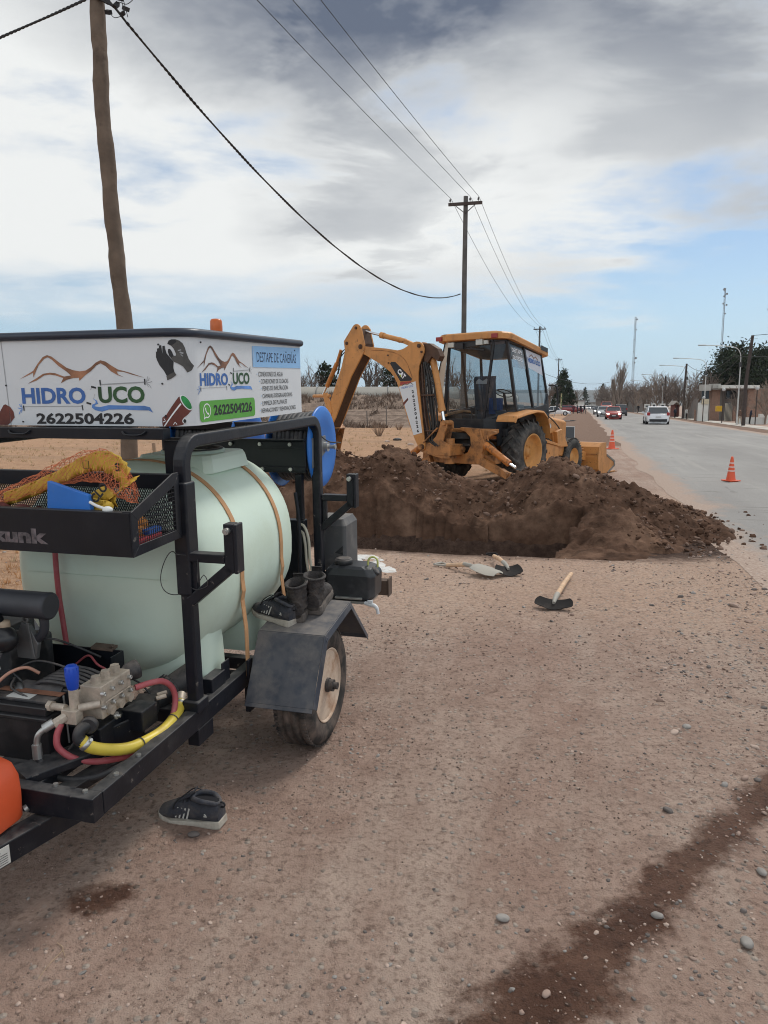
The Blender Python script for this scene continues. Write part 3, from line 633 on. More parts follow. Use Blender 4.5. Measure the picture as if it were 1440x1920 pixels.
# ------ wheels and mudguards
def wheel(x, sgn):
    w = MB(); w.box((0, 0, 0), (.001,)*3)
    r = empty('wheel'); r.parent = tr; r.location = (x, 0, .284)
    t = MB(); W_ = .18; prof = [(.178, -.0), (.185, -.006), (.215, .004), (.25, .006), (.268, -.004), (.277, -.014)]
    # outer face at x=0, going inward (-x)
    full = [(.172, -.02), (.176, -.006), (.19, -.001), (.22, .004), (.25, .002), (.268, -.012), (.281, -.024)]
    grooves = []
    for g in (-.052, -.09, -.128): grooves += [(.2845, g+.008), (.276, g+.006), (.276, g-.006), (.2845, g-.008)]
    full += grooves+[(.281, -.156), (.268, -.168), (.25, -.182), (.22, -.184), (.19, -.179), (.176, -.174), (.172, -.16)]
    t.lathe(full, (0, 0, 0), (sgn, 0, 0), 72)
    for k in range(72):
        a = k/72*2*math.pi
        for xx in (-.024, -.156):
            t.box((sgn*xx, .2815*math.cos(a), .2815*math.sin(a)), (.018, .012, .009), (a+.0, 0, 0) if False else (a-math.pi/2, 0, 0))
    t.build('tyre', K_rubber, r)
    m = MB(); m.lathe([(.17, -.012), (.176, -.004), (.172, -.002), (.163, -.014), (.155, -.05), (.15, -.085), (.135, -.095), (.12, -.08), (.085, -.062), (.07, -.062), (.055, -.066), (.045, -.066)], (0, 0, 0), (sgn, 0, 0), 48, True, True)
    m.lathe([(.172, -.16), (.155, -.15), (.15, -.09)], (0, 0, 0), (sgn, 0, 0), 40)
    o = m.build('rim', K_rim, r)
    h = MB(); h.cyl((sgn*-.07, 0, 0), (sgn*.0, 0, 0), .034); h.cyl((sgn*-.002, 0, 0), (sgn*.022, 0, 0), .030, n=8); h.cyl((sgn*.02, 0, 0), (sgn*.042, 0, 0), .018, n=8)
    for k in range(4):
        a = k*math.pi/2+.6; h.cyl((sgn*-.07, .056*math.cos(a), .056*math.sin(a)), (sgn*-.045, .056*math.cos(a), .056*math.sin(a)), .009, n=6)
    h.build('hub', K_black, r)
wheel(.028, 1); wheel(XL-.33, -1)
def mudguard(x0, x1, lip):
    b = MB(); P = [(-.335, .295), (-.325, .31), (-.16, .585), (.21, .635), (.49, .37), (.50, .345)]
    for (a, c) in zip(P[:-1], P[1:]):
        d = Vector((0, c[0]-a[0], c[1]-a[1])); n = Vector((0, -d.z, d.y)).normalized()*.004
        b.add([(x, a[0]+s*n.y, a[1]+s*n.z) for x in (x0, x1) for s in (0, 1)]+[(x, c[0]+s*n.y, c[1]+s*n.z) for x in (x0, x1) for s in (0, 1)], [(0, 2, 6, 4), (1, 5, 7, 3), (0, 4, 5, 1), (2, 3, 7, 6), (0, 1, 3, 2), (4, 6, 7, 5)])
    # folded outer lip
    for (a, c) in zip(P[1:-2], P[2:-1]):
        d = Vector((0, c[0]-a[0], c[1]-a[1])); n = Vector((0, d.z, -d.y)).normalized()
        b.add([(lip, a[0], a[1]+.002), (lip, c[0], c[1]+.002), (lip+.004, c[0], c[1]+.002), (lip+.004, a[0], a[1]+.002),
               (lip+.012, a[0]+n.y*.03, a[1]+n.z*.03), (lip+.012, c[0]+n.y*.03, c[1]+n.z*.03), (lip+.008, c[0]+n.y*.03, c[1]+n.z*.03), (lip+.008, a[0]+n.y*.03, a[1]+n.z*.03)], [(0, 1, 2, 3), (4, 7, 6, 5), (3, 2, 5, 4), (0, 7, 6, 1), (0, 3, 4, 7), (1, 6, 5, 2)])
    xi = x0 if lip > x0+.1 else x1
    b.prism([(-.16, .58), (.21, .63), (.3, .43), (-.25, .43)], (xi, 0, 0), (0, 1, 0), (0, 0, 1), (.004, 0, 0))
    return b.build('mudguard', K_mud, tr, .0015, 1)
K_mud = mat('mudguard_paint', (.030, .040, .060), .45, var=.3, vs=4, dirt=.6, dc=(.2, .18, .165), dscale=7, dlo=.46, dhi=.72, up=.8, bump=.05)
mudguard(-.25, .068, .068); mudguard(XL-.355, XL-.05, XL-.36)

# ------ the water tank
def tank():
    cx, hw, zt, zb = -.765, .482, 1.368, .455; HX = -.66
    def section(s, y, n=56):
        out = []
        for k in range(n):
            a = 2*math.pi*k/n; c, sn = math.cos(a), math.sin(a)
            e = .90 if sn > 0 else .78
            x = hw*math.copysign(abs(c)**e, c); z = .5*(zt-zb)*(math.copysign(abs(sn)**e, sn))
            if sn < 0: x *= 1-.17*abs(sn)**2.5
            out.append((cx+x*s, y, .5*(zt+zb)-.02*(1-s)+z*s))
        return out
    Y = [(-.598, .02), (-.596, .3), (-.59, .5), (-.578, .68), (-.555, .82), (-.52, .915), (-.47, .965), (-.40, .99), (-.30, 1.), (-.1, 1.), (.1, 1.), (.22, .995), (.31, .985), (.39, .955), (.46, .89), (.51, .78), (.545, .62), (.562, .38), (.566, .02)]
    b = MB(); b.loft([section(s, y) for y, s in Y], True, True)
    # moulded feet
    for y0, y1 in ((-.50, -.26), (-.0, .30)):
        rs = []
        for z, gx, gy in ((.415, .01, 0), (.50, .01, .004), (.60, .012, .014), (.70, .012, .035), (.80, -.01, .07), (.88, -.08, .1)):
            x0, x1, a, c = cx-.40-gx, cx+.40+gx, y0+gy, y1-gy; r_ = .035
            rs.append([(x1-r_, a, z), (x1, a+r_, z), (x1, c-r_, z), (x1-r_, c, z), (x0+r_, c, z), (x0, c-r_, z), (x0, a+r_, z), (x0+r_, a, z)])
        b.loft(rs, True, True)
    # top pad and hatch collar
    b.loft([[(HX+s*x, .06+s*y, z) for x, y in ((-.15, -.19), (.15, -.19), (.18, -.16), (.18, .16), (.15, .19), (-.15, .19), (-.18, .16), (-.18, -.16))] for s, z in ((1.12, 1.30), (1.05, 1.36), (1, 1.378))], True, False)
    o = b.build('water_tank', K_tank, tr)
    b = MB(); b.lathe([(.15, 1.37), (.15, 1.390), (.128, 1.392), (.122, 1.33)], (HX, .06, 0), (0, 0, 1), 48)
    b.build('hatch_rim', K_tank, o)
    b = MB(); b.lathe([(.126, 1.378), (.001, 1.372)], (HX, .06, 0), (0, 0, 1), 40); b.lathe([(.142, 1.3925), (.142, 1.398), (.126, 1.398), (.124, 1.376)], (HX, .06, 0), (0, 0, 1), 40); b.build('hatch_opening', K_black, o)
    # ratchet straps over the barrel
    for y, yb in ((-.235, -.24), (.20, .21)):
        b = MB(); sec = section(1., y, 72); rs = []
        for k in range(-3, 40):
            p = Vector(sec[k % 72]); q = Vector(sec[(k+1) % 72])-Vector(sec[(k-1) % 72]); n = Vector((q.z, 0, -q.x)).normalized()
            if k < -1: p = Vector((p.x+.01, y, p.z))
            rs.append([p+n*.0005+Vector((0, -.016, 0)), p+n*.0045+Vector((0, -.016, 0)), p+n*.0045+Vector((0, .016, 0)), p+n*.0005+Vector((0, .016, 0))])
        lo = [Vector((-.272, y, z)) for z in (.40, .62)]
        pre = []
        for p in lo: pre.append([p+Vector((-.004, -.016, 0)), p+Vector((0, -.016, 0)), p+Vector((0, .016, 0)), p+Vector((-.004, .016, 0))])
        b.loft(pre+rs, True, False); b.build('strap', K_strap, o)
        b = MB(); b.box((-.268, y, .43), (.012, .04, .09)); b.build('strap_buckle', K_steel, o, .002)
    b = MB(); sc = section(.80, -.5615); b.tube([(p[0], p[1]-.0, p[2]) for p in section(1.002, -.03)][0:0] or [(cx-.33+.66*k/20, -.6, .93+.0*k) for k in range(21)], .0015, 5); b.build('mould_seam', K_tank, o)
    b = MB(); b.tube(spline([(-.92, -.62, 1.18), (-.925, -.63, 1.0), (-.925, -.63, .85), (-.918, -.63, .75), (-.90, -.64, .62)], 6), .011, 10); b.build('front_hose', K_red, o)
tank()

# ------ the printed sign box
RB, CXS, CYS, X0S = .09, -.285, -.60, -1.6
L1S = (CXS-RB)-X0S; L2S = RB*math.pi/2; TEND = L1S+L2S+(.535-CYS-RB)
def spath(t, off=0.):
    if t <= L1S: return X0S+t, CYS-off
    if t <= L1S+L2S:
        a = (t-L1S)/RB; return CXS-RB+(RB+off)*math.sin(a), CYS+RB-(RB+off)*math.cos(a)
    return CXS+off, CYS+RB+(t-L1S-L2S)
ZS0, ZS1 = 1.545, 1.888
def sign():
    root = empty('sign_box'); root.parent = tr
    ts = [0, L1S]+[L1S+L2S*k/12 for k in range(1, 13)]+[TEND]
    ring = [spath(t) for t in ts]+[(-1.25, .535)]+[(X0S, .45)]
    b = MB(); n = len(ring); c = Vector((-.9, 0, 0))
    b.loft([[(x, y, ZS0) for x, y in ring], [(x, y, ZS1) for x, y in ring]], True, False)
    b.build('panel', K_white, root)
    # dark tube edging along the top, thin lower lip
    b = MB(); b.tube([(*spath(t, .004), ZS1+.008) for t in ts]+[], .0165, 10); b.build('edge_trim', mat('edge_rubber', (.022, .03, .05), .4, var=.2), root)
    b = MB(); b.loft([[(x+(c.x-x)*.01, y+(c.y-y)*.01, z) for x, y in ring] for z in (ZS1+.0005, ZS1+.014)], True, False); b.build('lid', K_black, root)
    def art(name, shapes, m, lvl=1):
        """shapes: lists of (t,z) polygons or (verts, faces) flat art, laid on the bent sheet"""
        bm = bmesh.new()
        for s in shapes:
            if isinstance(s, tuple): vs, fs = s
            else:
                vs, fs = s, [tuple(range(len(s)))]
            bv = [bm.verts.new((v[0], v[1], 0)) for v in vs]
            for f in fs:
                try: bm.faces.new([bv[i] for i in f])
                except ValueError: pass
        if any(v.co.x > L1S-.01 and v.co.x < L1S+L2S+.01 for v in bm.verts):
            bmesh.ops.triangulate(bm, faces=bm.faces)
            for k in range(20):
                bmesh.ops.bisect_plane(bm, geom=bm.verts[:]+bm.edges[:]+bm.faces[:], plane_co=(L1S+L2S*k/19, 0, 0), plane_no=(1, 0, 0))
        off = .0008+.0007*lvl
        for v in bm.verts:
            x, y = spath(v.co.x, off); v.co = Vector((x, y, v.co.y))
        me = bpy.data.meshes.new(name); bm.to_mesh(me); bm.free(); me.materials.append(m)
        o = bpy.data.objects.new(name, me); COL.objects.link(o); o.parent = root; return o
    def txt(s, t0, z0, t1, z1, bold=.02, sl=0.):
        a, f = text_fit(s, t1-t0, z1-z0, bold); return ([(t0+x, z0+y+sl*x) for x, y in a], f)
    def line(pts, w):
        out = []
        for i, p in enumerate(pts):
            a = Vector(pts[max(i-1, 0)]); c_ = Vector(pts[min(i+1, len(pts)-1)]); d = (c_-a).normalized(); nrm = Vector((-d.y, d.x))
            ww = w[i] if isinstance(w, (list, tuple)) else w; out.append((Vector(p)+nrm*ww/2, Vector(p)-nrm*ww/2))
        return [[tuple(out[i][0]), tuple(out[i][1]), tuple(out[i+1][1]), tuple(out[i+1][0])] for i in range(len(out)-1)]
    def circ(c_, rx, rz, n=22, a0=0, a1=360, rot=0):
        return [(c_[0]+rx*math.cos(R(a0+(a1-a0)*k/n))*math.cos(rot)-rz*math.sin(R(a0+(a1-a0)*k/n))*math.sin(rot), c_[1]+rx*math.cos(R(a0+(a1-a0)*k/n))*math.sin(rot)+rz*math.sin(R(a0+(a1-a0)*k/n))*math.cos(rot)) for k in range(n)]
    A = [(0.5564, 1.7283), (0.5934, 1.7464), (0.6268, 1.7613), (0.651, 1.7893), (0.6777, 1.8148), (0.699, 1.8222), (0.7196, 1.8162), (0.7505, 1.7943), (0.7845, 1.7723), (0.8143, 1.7621), (0.8446, 1.7574), (0.8725, 1.7605), (0.8968, 1.7729), (0.921, 1.7904), (0.9417, 1.7986), (0.9635, 1.7932), (0.992, 1.7759), (1.0157, 1.7629), (1.0685, 1.7497), (1.1304, 1.7302), (1.0824, 1.7412), (1.0394, 1.7534), (1.0102, 1.7554), (1.0163, 1.744), (1.0424, 1.7323), (1.0139, 1.741), (0.9854, 1.7557), (0.9623, 1.7763), (0.9405, 1.7872), (0.9229, 1.7802), (0.8956, 1.7581), (0.8689, 1.7434), (0.8385, 1.721), (0.8379, 1.733), (0.8112, 1.732), (0.7797, 1.725), (0.7524, 1.7122), (0.766, 1.7324), (0.7299, 1.7430), (0.7044, 1.7464), (0.6777, 1.7440), (0.6383, 1.724), (0.5946, 1.7112), (0.6395, 1.7328), (0.6729, 1.7499), (0.705, 1.7539), (0.7305, 1.7514), (0.7706, 1.738), (0.8021, 1.742), (0.7833, 1.7573), (0.7469, 1.7801), (0.7208, 1.8033), (0.7008, 1.8144), (0.6844, 1.8082), (0.6559, 1.7849), (0.6401, 1.7611), (0.6249, 1.7351), (0.6262, 1.7548), (0.5983, 1.7441)]
    As = [(0.8428+1e-9+0*0, 0)]*0
    art('mountain_logo', [A], V_brown)
    def mtn2(p): return (1.349+(p[0]-.5564)*.786, 1.763+(p[1]-1.7283)*.96)
    art('mountain_logo', [[mtn2(p) for p in A]], V_brown)
    def side(k0, s):   # the same logo pieces, narrower, on the long side: maps front t,z to side t,z
        return lambda p: (1.366+(p[0]-.5612)*.772, 1.6955+(p[1]-1.6307)*.775)
    sm = side(0, 0)
    for f, w in ((lambda p: p, .9), (sm, .75)):
        q = lambda s: [f(p) for p in s]
        a, b_ = f((.5612, 1.631)), f((.8615, 1.6955)); art('lettering', [txt('HIDRO', a[0], a[1], b_[0], b_[1], .035)], V_blue)
        a, b_ = f((.9204, 1.6336)), f((1.1267, 1.6985)); art('lettering', [txt('UCO', a[0], a[1], b_[0], b_[1], .035)], V_green)
        art('pipe_outline', [q(s) for L_ in (line([(.567, 1.6205), (.84, 1.6225)], .0025), line([(.93, 1.7055), (1.13, 1.7135)], .004), line([(.884, 1.685), (.9, 1.700)], .0012), line([(.905, 1.67), (.897, 1.65)], .0012)) for s in L_], V_grey)
        for L_ in (line([(.9326, 1.7236), (.9332, 1.7023)], .0055), line([(1.131, 1.726), (1.131, 1.7038)], .0055), line([(.5649, 1.6249), (.5655, 1.604)], .0055), line([(.842, 1.627), (.8445, 1.606)], .0045), line([(.8907, 1.698), (.912, 1.693)], .007), line([(.8634, 1.636), (.884, 1.6305)], .007)): art('pipe_tick', [q(s) for s in L_], V_blk)
        art('splash', [q(s) for L_ in (line([(1.136, 1.716), (1.148, 1.72), (1.152, 1.73)], .0022), line([(1.136, 1.713), (1.152, 1.712), (1.162, 1.716)], .0022), line([(1.137, 1.71), (1.15, 1.703), (1.158, 1.69)], .0022), line([(1.138, 1.715), (1.146, 1.735)], .0018), line([(1.138, 1.707), (1.146, 1.696)], .0018)) for s in L_], V_grey)
        art('splash', [q(s) for L_ in (line([(.559, 1.617), (.55, 1.621), (.545, 1.63)], .0026), line([(.559, 1.614), (.545, 1.612), (.536, 1.616)], .0026), line([(.558, 1.61), (.546, 1.602), (.54, 1.59)], .0026), line([(.557, 1.608), (.55, 1.596)], .002), line([(.556, 1.619), (.553, 1.632)], .002)) for s in L_], V_wblue)
        wv = [(0.8931, 1.6531), (0.9101, 1.6444), (0.9162, 1.6314), (0.9034, 1.628), (0.898, 1.6219), (0.9229, 1.6185), (0.9635, 1.6262), (1.0236, 1.625), (1.1219, 1.6237), (1.1455, 1.6186), (1.1589, 1.5975), (1.1401, 1.6059), (1.0958, 1.6067), (1.0224, 1.61), (0.9623, 1.609), (0.9314, 1.6012), (0.9016, 1.6063), (0.8871, 1.6163), (0.8889, 1.628), (0.9040, 1.6336), (0.9060, 1.6422)]
        art('water_wave', [q(wv)], V_wblue)
    art('lettering', [txt('2622504226', .622, 1.551, 1.072, 1.595, .035, .003)], V_blk)
    art('panel_seam', line([(.4848, ZS1-.002), (.4951, ZS0)], .003), V_grey)
    # gloves
    g1 = [(1.188, 1.826), (1.1929, 1.8269), (1.1935, 1.8376), (1.2014, 1.8394), (1.2032, 1.849), (1.2117, 1.8498), (1.2129, 1.8411), (1.2141, 1.8255), (1.2171, 1.8177), (1.2159, 1.8294), (1.2171, 1.8468), (1.2268, 1.8476), (1.2274, 1.8369), (1.2323, 1.8193), (1.2432, 1.8056), (1.2535, 1.7938), (1.2572, 1.7879), (1.2547, 1.7664), (1.2578, 1.7507), (1.2645, 1.7389), (1.2475, 1.7273), (1.2293, 1.7196), (1.2268, 1.7373), (1.2171, 1.7551), (1.2001, 1.7749), (1.1904, 1.7947), (1.1868, 1.8065)]
    g2 = [(1.2384, 1.8542), (1.2438, 1.8657), (1.2541, 1.8704), (1.2693, 1.8703), (1.2827, 1.8655), (1.2936, 1.8559), (1.3009, 1.8404), (1.3057, 1.821), (1.313, 1.7995), (1.3233, 1.7838), (1.3348, 1.773), (1.3239, 1.7562), (1.3057, 1.7474), (1.299, 1.7582), (1.2905, 1.7701), (1.276, 1.7799), (1.259, 1.7879), (1.2517, 1.7977), (1.2432, 1.8095), (1.2384, 1.8251), (1.2402, 1.8348), (1.2469, 1.8356), (1.2535, 1.8249), (1.2584, 1.8112), (1.2657, 1.8093), (1.2675, 1.817), (1.2614, 1.8345), (1.2529, 1.8462)]
    def grow(p, d):
        c_ = (sum(a for a, _ in p)/len(p), sum(z for _, z in p)/len(p)); return [(c_[0]+(a-c_[0])*(1+d), c_[1]+(z-c_[1])*(1+d)) for a, z in p]
    art('glove_picture', [g1], V_blk, 1); art('glove_picture', [g2], V_glove, 2)
    art('glove_cuff', [[(1.2268, 1.735), (1.2578, 1.7507), (1.2645, 1.7389), (1.2475, 1.7273), (1.2293, 1.7196)]], V_glove, 3)
    art('glove_palm', [[(1.2384, 1.8542), (1.2438, 1.8657), (1.2541, 1.8704), (1.266, 1.8703), (1.272, 1.862), (1.264, 1.855), (1.2529, 1.848)], [(1.2384, 1.8251), (1.2402, 1.8348), (1.2469, 1.8356), (1.2535, 1.8249), (1.2584, 1.8112), (1.2517, 1.804), (1.2432, 1.8095)]], V_blk, 3)
    art('glove_mark', line([(1.275, 1.829), (1.287, 1.832)], .004)+line([(1.281, 1.823), (1.294, 1.819)], .006)+line([(1.284, 1.815), (1.292, 1.808)], .003), V_grey, 3)
    # clay-brown pipe with a green mouth
    for dx, cut in ((0, None), (-.80, 1)):
        pp = [(1.2669, 1.6559), (1.2766, 1.6597), (1.2996, 1.6493), (1.3136, 1.6289), (1.3154, 1.6067), (1.296, 1.5873), (1.2796, 1.5758), (1.2905, 1.5573), (1.2742, 1.5498), (1.242, 1.5455), (1.1971, 1.5455), (1.1959, 1.5602), (1.1971, 1.5783), (1.2165, 1.5905)]
        art('pipe_picture', [[(a+dx, z-.03*(dx != 0)) if dx == 0 else (a+dx, max(z-.03, 1.546)) for a, z in pp]], V_pipe, 1)
        if dx == 0:
            art('pipe_rim', [[(a, z) for a, z in circ((1.294, 1.635), .034, .0145, 26, 0, 360, -1.0)]], V_white, 2); art('pipe_mouth', [circ((1.2955, 1.6352), .030, .0118, 26, 0, 360, -1.0)], V_mouth, 3)
            art('pipe_stripe', [[(1.273, 1.634), (1.2766, 1.629), (1.2075, 1.5455), (1.2015, 1.5455)]], V_white, 2)
            art('pipe_branch', [circ((1.2835, 1.565), .0075, .0095)], V_white, 2); art('pipe_branch', [circ((1.285, 1.565), .0055, .0075), circ((1.213, 1.584), .004, .006)], V_blk, 3)
            art('pipe_clamp', line([(1.205, 1.575), (1.211, 1.566), (1.2, 1.562)], .003)+line([(1.243, 1.552), (1.25, 1.562), (1.256, 1.553)], .003), V_white, 3)
    # blue heading, service list, phone strip on the long side
    art('heading_panel', [[(1.842, 1.772), (TEND-.004, 1.770), (TEND-.004, 1.872), (1.842, 1.864)]], V_lblue, 1); art('heading_edge', line([(1.853, 1.7722), (1.853, 1.8642)], .0016), V_white, 2)
    art('lettering', [txt('DESTAPE DE CAÑERÍAS', 1.884, 1.795, 2.350, 1.851, .0)], V_navy, 2)
    for s, t0, z0, t1, z1 in (('CONEXIONES DE AGUA', 1.896, 1.7300, 2.175, 1.752), ('CONEXIONES DE CLOACAS', 1.920, 1.6975, 2.242, 1.7185), ('PEINES DE INFILTRACION', 1.936, 1.6655, 2.235, 1.6865), ('CÁMARAS DESGRASADORAS', 1.932, 1.631, 2.287, 1.656), ('LIMPIEZA DE PLUVIALES', 1.929, 1.598, 2.216, 1.6185), ('REPARACIONES Y RENOVACIONES', 1.916, 1.565, 2.326, 1.585)):
        art('lettering', [txt(s, t0, z0, t1, z1, .0)], V_blk, 1); art('list_dot', [circ((t0-.014, z0+.011), .003, .003, 8)], V_lblue, 1)
    def rrect(x0, z0, x1, z1, r, n=5):
        return [p for c_, a in (((x1-r, z1-r), 0), ((x0+r, z1-r), 90), ((x0+r, z0+r), 180), ((x1-r, z0+r), 270)) for p in [(c_[0]+r*math.cos(R(a+90*k/n)), c_[1]+r*math.sin(R(a+90*k/n))) for k in range(n+1)]]
    art('phone_strip', [rrect(1.353, 1.556, 1.846, 1.638, .017)], V_wa, 1)
    art('lettering', [txt('2622504226', 1.462, 1.577, 1.815, 1.620, .03)], V_blk, 2)
    cc = (1.407, 1.599)
    art('phone_symbol', [[(cc[0]+rr*1.05*math.cos(R(a)), cc[1]+rr*math.sin(R(a))) for rr, a in ((.029, a0), (.029, a0+15), (.0245, a0+15), (.0245, a0))] for a0 in range(-115, 215, 15)]+[[(cc[0]-.026, cc[1]-.012), (cc[0]-.028, cc[1]-.034), (cc[0]-.012, cc[1]-.027), (cc[0]-.013, cc[1]-.023), (cc[0]-.023, cc[1]-.028), (cc[0]-.022, cc[1]-.012)]]
        +line([(cc[0]-.012, cc[1]+.012), (cc[0]-.009, cc[1]-.001), (cc[0]+.001, cc[1]-.011), (cc[0]+.013, cc[1]-.013)], [.008, .006, .006, .009]), V_white, 2)
    b = MB()
    for t, z in ((1.2001, 1.8526), (1.2068, 1.7069), (1.3852, 1.8624), (.435, 1.845), (.49, 1.705), (2.333, 1.8585), (1.2062-.65, 1.56+.0)):
        x, y = spath(t, 0); x2, y2 = spath(t, .004); b.cyl((x, y, z), (x2, y2, z), .0035, n=8)
    b.build('screw', K_black, root)
    b = MB(); b.cyl((-.42, -.1, ZS1+.012), (-.42, -.1, ZS1+.028), .028); b.build('beacon_base', K_black, root)
    b = MB(); b.lathe([(.026, 0), (.027, .03), (.026, .055), (.02, .064), (.001, .066)], (-.42, -.1, ZS1+.028), (0, 0, 1), 24); b.lathe([(.0275, .003), (.0275, .006)], (-.42, -.1, ZS1+.028), (0, 0, 1), 24); b.build('beacon_lens', K_amber, root)
sign()
# ------ the tool basket hung on the front of the frame
def basket():
    root = empty('tool_basket'); root.parent = tr
    x0, x1, yf, yb = XL-.1, -.30, -1.00, -.69
    b = MB()
    b.bb((x0, yf-.004, 1.128), (x1, yf, 1.283)); b.bb((x0, yf, 1.279), (x1, yf+.03, 1.283)); b.bb((x0, yf, 1.128), (x1, yf+.03, 1.132))
    b.build('front_plate', K_steel2, root, .002)
    b = MB(); b.bb((x0, yb, 1.315), (x1, yb+.03, 1.372)); b.bb((x0, yb, 1.13), (x1, yb+.03, 1.155)); b.build('back_rail', K_steel2, root, .002)
    # side plate with a meshed window
    P = [(-1.0035, 1.128), (-.691, 1.134), (-.691, 1.382), (-.73, 1.382), (-1.0035, 1.283)]; O = [(-.965, 1.165), (-.725, 1.168), (-.725, 1.335), (-.965, 1.25)]
    for xx in (x1-.0, x0-.004):
        b = MB()
        for k in range(4):
            i = [0, 1, 2, 4][k]; j = [1, 2, 4, 0][k]; pi = [P[i], P[j]] if k != 2 else [P[2], P[3], P[4]]
            poly = pi+[O[(k+1) % 4], O[k]]
            b.prism(poly, (xx, 0, 0), (0, 1, 0), (0, 0, 1), (.006, 0, 0))
        b.bb((xx-.028, -1.0033, 1.2825), (xx+.006, -.998, 1.287))
        o = b.build('side_plate', K_steel, root, .001, 1)
        b = MB()
        for k in range(19): y = -.965+.24*k/18; zt = 1.25+(1.335-1.25)*k/18; b.bar((xx+.002, y, 1.165), (xx+.002, y, zt), .0018, .0018, (0, 1, 0))
        for k in range(11):
            z = 1.172+.0155*k; ys = -.965 if z < 1.25 else -.965+.24*(z-1.25)/.085; 
            if ys < -.73: b.bar((xx+.004, ys, z), (xx+.004, -.725, z), .0018, .0018)
        b.build('wire_mesh', K_steel, o)
    b = MB()
    for k in range(110):
        xa = x0+.01+k*.0105
        for s in (1, -1):
            dx = .0105*8*s; a, c = xa, xa+dx
            if c < x0 or c > x1 or a > x1: continue
            b.bar((a, yb+.018+.001*s, 1.155), (c, yb+.018+.001*s, 1.315), .0022, .003, (0, 1, 0))
    b.build('back_mesh', K_steel, root)
    b = MB(); b.bb((x0, yf+.001, 1.1335), (x1-.001, yb+.02, 1.137)); b.build('floor_plate', K_steel2, root)
    # the word cut in the front plate
    a, f = text_fit('kunk', .235, .055, .05); b = MB(); b.add([(-.868+x-.0, yf-.0052, 1.158+y) for x, y in a], f)
    b.build('cut_lettering', mat('cut_letter_gap', (.11, .095, .10), .8, var=.6, vs=30, dirt=.6, dc=(.3, .2, .2), dscale=40), root)
    b = MB(); b.bar((XL+.03, yb+.045, 1.34), (-.331, yb+.045, 1.34), .02, .03); b.build('hanger', K_steel2, root)
basket()
# things lying in the basket, each its own
K_net = mat('orange_net_cord', (.62, .17, .07), .6, var=.2, vs=30); K_tape = mat('yellow_tape', (.66, .42, .05), .5, var=.15, vs=12, dirt=.3, dc=(.5, .25, .08), dscale=9)
def TP(*p): return TM@Vector(p)
def rooted(name, label, cat, p=(0, 0, 0), group=None):
    o = empty(name, label=label, cat=cat, group=group); o.matrix_world = TM@Matrix.Translation(p); return o
def caution():
    r = rooted('caution_tape', 'yellow plastic warning tape with black lettering bundled inside the orange net', 'tape')
    def surf(P, wv, nm):                      # ribbon along P with cross vector wv
        pts = spline(P, 8); b = MB(); rs = []
        for i, p in enumerate(pts):
            w = Vector(wv[0]).lerp(Vector(wv[1]), i/(len(pts)-1)); rip = .006*math.sin(i*1.1)
            rs.append([p-w/2+Vector((0, rip, 0)), p-w/6+Vector((0, -rip, .004)), p+w/6+Vector((0, rip, .004)), p+w/2+Vector((0, -rip, 0)), p+w/2+Vector((0, -rip+.002, .002)), p+w/6+Vector((0, rip+.002, .006)), p-w/6+Vector((0, -rip+.002, .006)), p-w/2+Vector((0, rip+.002, .002))])
        b.loft(rs, True, True); return b.build(nm, K_tape, r), pts
    surf([(-.90, -.9, 1.29), (-.80, -.88, 1.325), (-.70, -.86, 1.365), (-.61, -.85, 1.41), (-.53, -.85, 1.435), (-.46, -.86, 1.43), (-.41, -.87, 1.40), (-.385, -.88, 1.37)], ((0, .0, .05), (.03, .0, .085)), 'tape_fold')
    surf([(-.375, -.87, 1.375), (-.385, -.90, 1.35), (-.41, -.92, 1.325), (-.44, -.94, 1.295), (-.47, -.95, 1.275)], ((.07, .0, .03), (.05, .0, .055)), 'tape_fold')
    surf([(-.60, -.93, 1.27), (-.53, -.94, 1.285), (-.47, -.95, 1.29), (-.40, -.95, 1.28)], ((0, .0, .06), (.0, .0, .05)), 'tape_fold')
    surf([(-.56, -.90, 1.27), (-.50, -.91, 1.31), (-.45, -.92, 1.33), (-.40, -.93, 1.31)], ((0, .0, .05), (.0, .0, .05)), 'tape_fold')
    a, f = text_fit('CLO', .082, .034, .04); b = MB(); M = Matrix.Translation((-.455, -.965, 1.300))@Euler((R(90), R(-48), 0)).to_matrix().to_4x4(); b.add([M@Vector((x, y, 0)) for x, y in a], f)
    b.build('lettering', V_blk, r, fix=False); a, f = text_fit('S', .02, .03, .03); b = MB(); b.add([(-.435+x, -.874, 1.405+y) for x, y in a], f); b.build('lettering', V_blk, r, fix=False)
    b = MB()
    for A_, B_ in (((0, 0), (.024, 0)), ((.024, 0), (.024, .028)), ((.024, .028), (0, .028)), ((0, .028), (0, 0))): b.bar((-.575+A_[0], -.862, 1.41+A_[1]), (-.575+B_[0], -.862, 1.41+B_[1]), .0015, .0015, (0, 1, 0))
    b.build('printed_square', V_blk, r)
caution()
